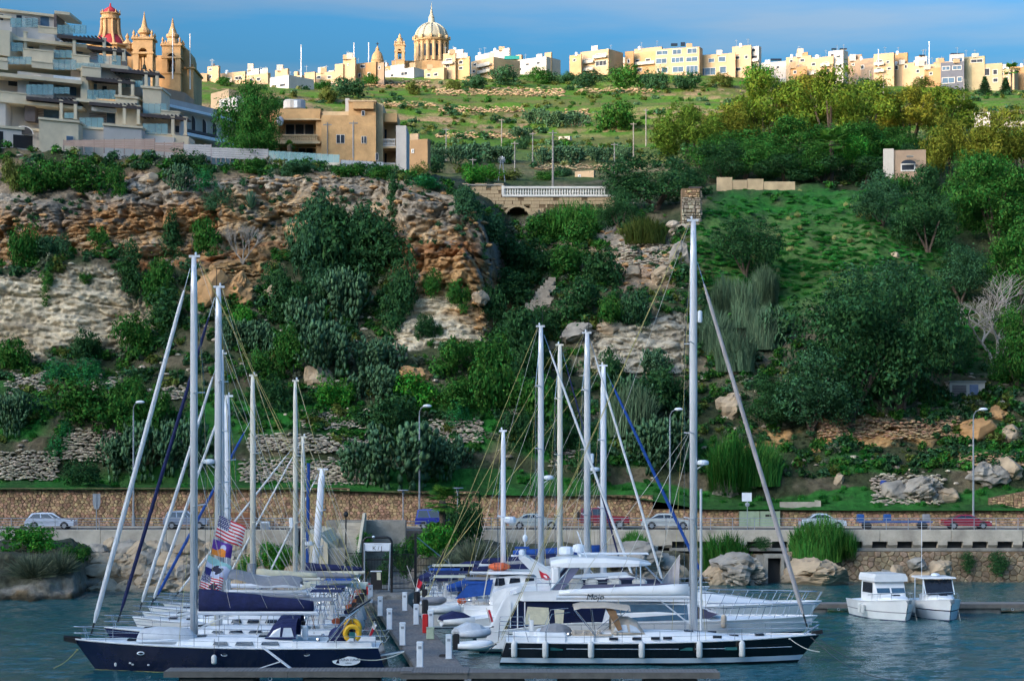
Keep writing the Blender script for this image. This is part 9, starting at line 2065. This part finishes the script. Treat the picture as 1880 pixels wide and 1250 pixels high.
# small motor boats at right, bows to the viewer
def fishing_boat(label, px, py, Y, wheel_h, style, B=2.9, L_=7.2, yaw=-64):
 t_ = thing('motor_boat', label, 'motor boat', Vector((WX(px, Y), Y, 0)), R(yaw), 'small motor boats at the far pontoon')
 fs,fh = hull(t_,L_,B,1.15,[(-.5,.08,M_NCLOTH,'antifouling'),(.08,.55,M_WHITE,'lower_topsides'),(.55,.62,M_GREYC,'rubbing_strake'),(.62,None,M_WHITE,'topsides')] if style == 0 else [(-.5,.08,M_NCLOTH,'antifouling'),(.08,.66,mat('pale_grey_gelcoat',(0.58,0.62,0.66),rough=.25,var=.06,scale=1),'lower_topsides'),(.66,.74,M_NAVY,'rubbing_strake'),(.74,None,M_WHITE,'topsides')],bow=1.28,rake=.10,scoop=0,stern=.95)
 x0, x1 = L_ * .30, L_ * .58; zf = fs(L_ * .4)
 if style == 0:
  prof_block(t_,[(x0,1.15,1.1,zf-.3,zf+1.45),(x1-.1,1.15,1.08,zf-.3,zf+1.5),(x1+.35,1.1,1.0,zf-.3,zf+.55)],M_WHITE,'wheelhouse')
  prof_block(t_,[(x0-.3,1.2,1.1,zf+1.40,zf+1.9),(x1+.3,1.2,1.05,zf+1.38,zf+1.9)],M_WHITE,'roof_visor')
  for s_ in (-1, 1):
   MB().add([(x1+.33,s_*.06,zf+.62),(x1+.33,s_*1.0,zf+.62),(x1-.04,s_*1.0,zf+1.34),(x1-.04,s_*.06,zf+1.34)],[(0,1,2,3)]).build('windscreen',M_GLASSB,t_)
   MB().add([(x0+.25,s_*1.165,zf+.6),(x1-.15,s_*1.16,zf+.6),(x1-.25,s_*1.12,zf+1.3),(x0+.25,s_*1.12,zf+1.3)],[(0,1,2,3)]).build('side_window',M_GLASS,t_)
 else:
  for s_ in (-1, 1):
   for x in (x0,x1-.1): MB().tube([(x,s_*1.05,zf),(x-.1,s_*1.0,zf+1.55)],.04,6).build('roof_post',M_PLASTIC,t_)
   MB().tube([(x1 + .4, s_ * 1.0, zf + .5), (x1 - .2, s_ * 1.0, zf + 1.5)], .035, 6).build('screen_frame', M_PLASTIC, t_)
  MB().bbox(x0-.4,x1+.2,-1.2,1.2,zf+1.55,zf+1.66,.05).build('hard_top',M_WHITE,t_); MB().add([(x1+.42,-.95,zf+.5),(x1+.42,.95,zf+.5),(x1-.16,.95,zf+1.48),(x1-.16,-.95,zf+1.48)],[(0,1,2,3)]).build('windscreen',M_GLASS,t_)
  MB().bbox(x0+.6,x1+.35,-.95,.95,zf-.2,zf+.5,.1).build('console',M_WHITE,t_); MB().lathe(x1-.7,0,[(.2,zf+1.67),(.3,zf+1.72),(.28,zf+1.85),(.1,zf+1.9)],10).build('radar',M_PLASTIC,t_); MB().tube([(x1-.9,-.9,zf+1.66),(x1-.9,-.9,zf+5.4)],.018,4).build('whip_aerial',M_PLASTIC,t_)
 coach(t_,[(x1,B*.33,.38),(L_*.72,B*.28,.34),(L_*.84,B*.16,.2),(L_*.9,B*.08,.05)],fs,M_DECK,'foredeck_cabin'); MB().bbox(L_*.7,L_*.7+.4,-.25,.25,fs(L_*.7)+.36,fs(L_*.7)+.45,.03).build('hatch',M_GLASS,t_)
 for s_ in (-1, 1):
  for f_ in (.62,.74,.86): MB().tube([(L_*f_,s_*fh(L_*f_)*.92,fs(L_*f_)),(L_*f_,s_*fh(L_*f_)*.9,fs(L_*f_)+.5)],.018,5).build('rail_post',M_STEEL,t_)
 MB().tube([(L_*.55,-fh(L_*.55)*.9,fs(4)+.45),(L_*.86,-fh(L_*.86)*.9,fs(L_*.86)+.5),(L_*.99,0,fs(L_)+.5),(L_*.86,fh(L_*.86)*.9,fs(L_*.86)+.5),(L_*.55,fh(L_*.55)*.9,fs(4)+.45)],.022,5).build('bow_rail',M_STEEL,t_)
 MB().prism([(L_*.97,fs(L_)-.05),(L_*1.03,fs(L_)),(L_*1.02,fs(L_)-.25)],-.12,.12).build('anchor',M_GALV,t_)
 MB().tube([(L_*.9,fh(L_*.9)*.9,fs(L_*.9)),(L_*.95,fh(L_*.9)+.1,.05)],.014,4).build('mooring_line',M_ROPEW,t_)
 for q in (.45, .52):
  MB().lathe(L_*q,-fh(L_*q)-.12,[(.04,.35),(.12,.4),(.13,.95),(.04,1.02)],8).build('hull_fender',M_FEND,t_)
 return t_
fishing_boat('white fishing boat with a boxy wheelhouse at the far pontoon',1586,1122,152.4,0,0,B=3.3,yaw=-77,L_=7.8)
fishing_boat('white open motor boat with a hard top right of the fishing boat',1690,1118,152.4,0,1,B=3.0,L_=7.2,yaw=-84)
t2 = thing('buoy','round red buoy beside the right motor boat','buoy',W(1728,1119,150.5)); MB().ell((0,0,0),(.2,.2,.21),12,8).build('ball',M_ORANGE,t2,smooth=True); MB().tube([(0,0,.15),(-.4,.4,.6)],.012,4).build('line',M_ROPED,t2)
# mooring lines, gangways
for k_,(a_,b_,m_,lb) in enumerate((((1490,1170,117),(1642,1248,104),M_ROPED,'dark mooring line running from the bow of the black yacht to the right'),((1500,1168,117.6),(1590,1215,116),M_ROPED,'shorter dark mooring line at the bow of the black yacht'),((1450,1172,113.4),(1505,1196,112.6),M_ROPEW,'pale rope drooping along the bow of the black yacht'),((142,1192,113.6),(98,1226,114),M_ROPEY,'yellowish bow line of the navy yacht going down to the water'),((660,1210,110),(742,1196,110.5),M_ROPEW,'pale stern line from the navy yacht to the jetty'),((910,1182,114),(846,1206,110.2),M_ROPED,'dark stern line of the black yacht to the jetty head'),((915,1178,115.5),(830,1186,117),M_ROPEW,'pale stern line of the black yacht to the jetty'),((905,1150,121.6),(805,1160,122),M_ROPED,'dark stern line of the flybridge yacht to the jetty'))):
 p,q = W(*a_),W(*b_); t2 = thing('mooring_line',lb,'rope',p); d_ = q-p; MB().tube([d_*f_-Vector((0,0,.5*math.sin(PI*f_)))*min(1,d_.length/6) for f_ in np.linspace(0,1,9)],.022,5).build('rope',m_,t2); MB().ell((0,0,0),(.07,.07,.05),8,4).build('eye_splice',m_,t2)
t2 = thing('gangway','aluminium gangway ladder leaning from the front pontoon to the navy yacht','gangway',W(478,1184,110.6)); q = W(536,1228,107.4)-t2.location
for s_ in (-.2, .2): MB().tube([(0, s_, 0), (q.x, q.y + s_, q.z)], .035, 6).build('side_rail', M_ALU, t2)
for f_ in np.linspace(.08,.92,9): MB().tube([(q.x*f_,q.y*f_-.2,q.z*f_),(q.x*f_,q.y*f_+.2,q.z*f_)],.018,5).build('rung',M_ALU,t2)
MB().tube([(q.x * .1, q.y, q.z * 1.0), (q.x * .75, q.y, q.z * .55)], .03, 5).build('strut', M_ALU, t2)
t2 = thing('passerelle','white gangplank from the stern of the navy yacht to the jetty','gangplank',W(684,1206,112.4)); q = W(742,1196,112.8)-t2.location; MB().loft([[(0,-.2,0),(0,.2,0),(0,.2,.06),(0,-.2,.06)],[(q.x,q.y-.2,q.z),(q.x,q.y+.2,q.z),(q.x,q.y+.2,q.z+.06),(q.x,q.y-.2,q.z+.06)]]).build('plank',M_WHITE,t2); MB().tube([(0,-.22,.1),(q.x,q.y-.22,q.z+.1)],.02,4).build('edge_rail',M_STEEL,t2)
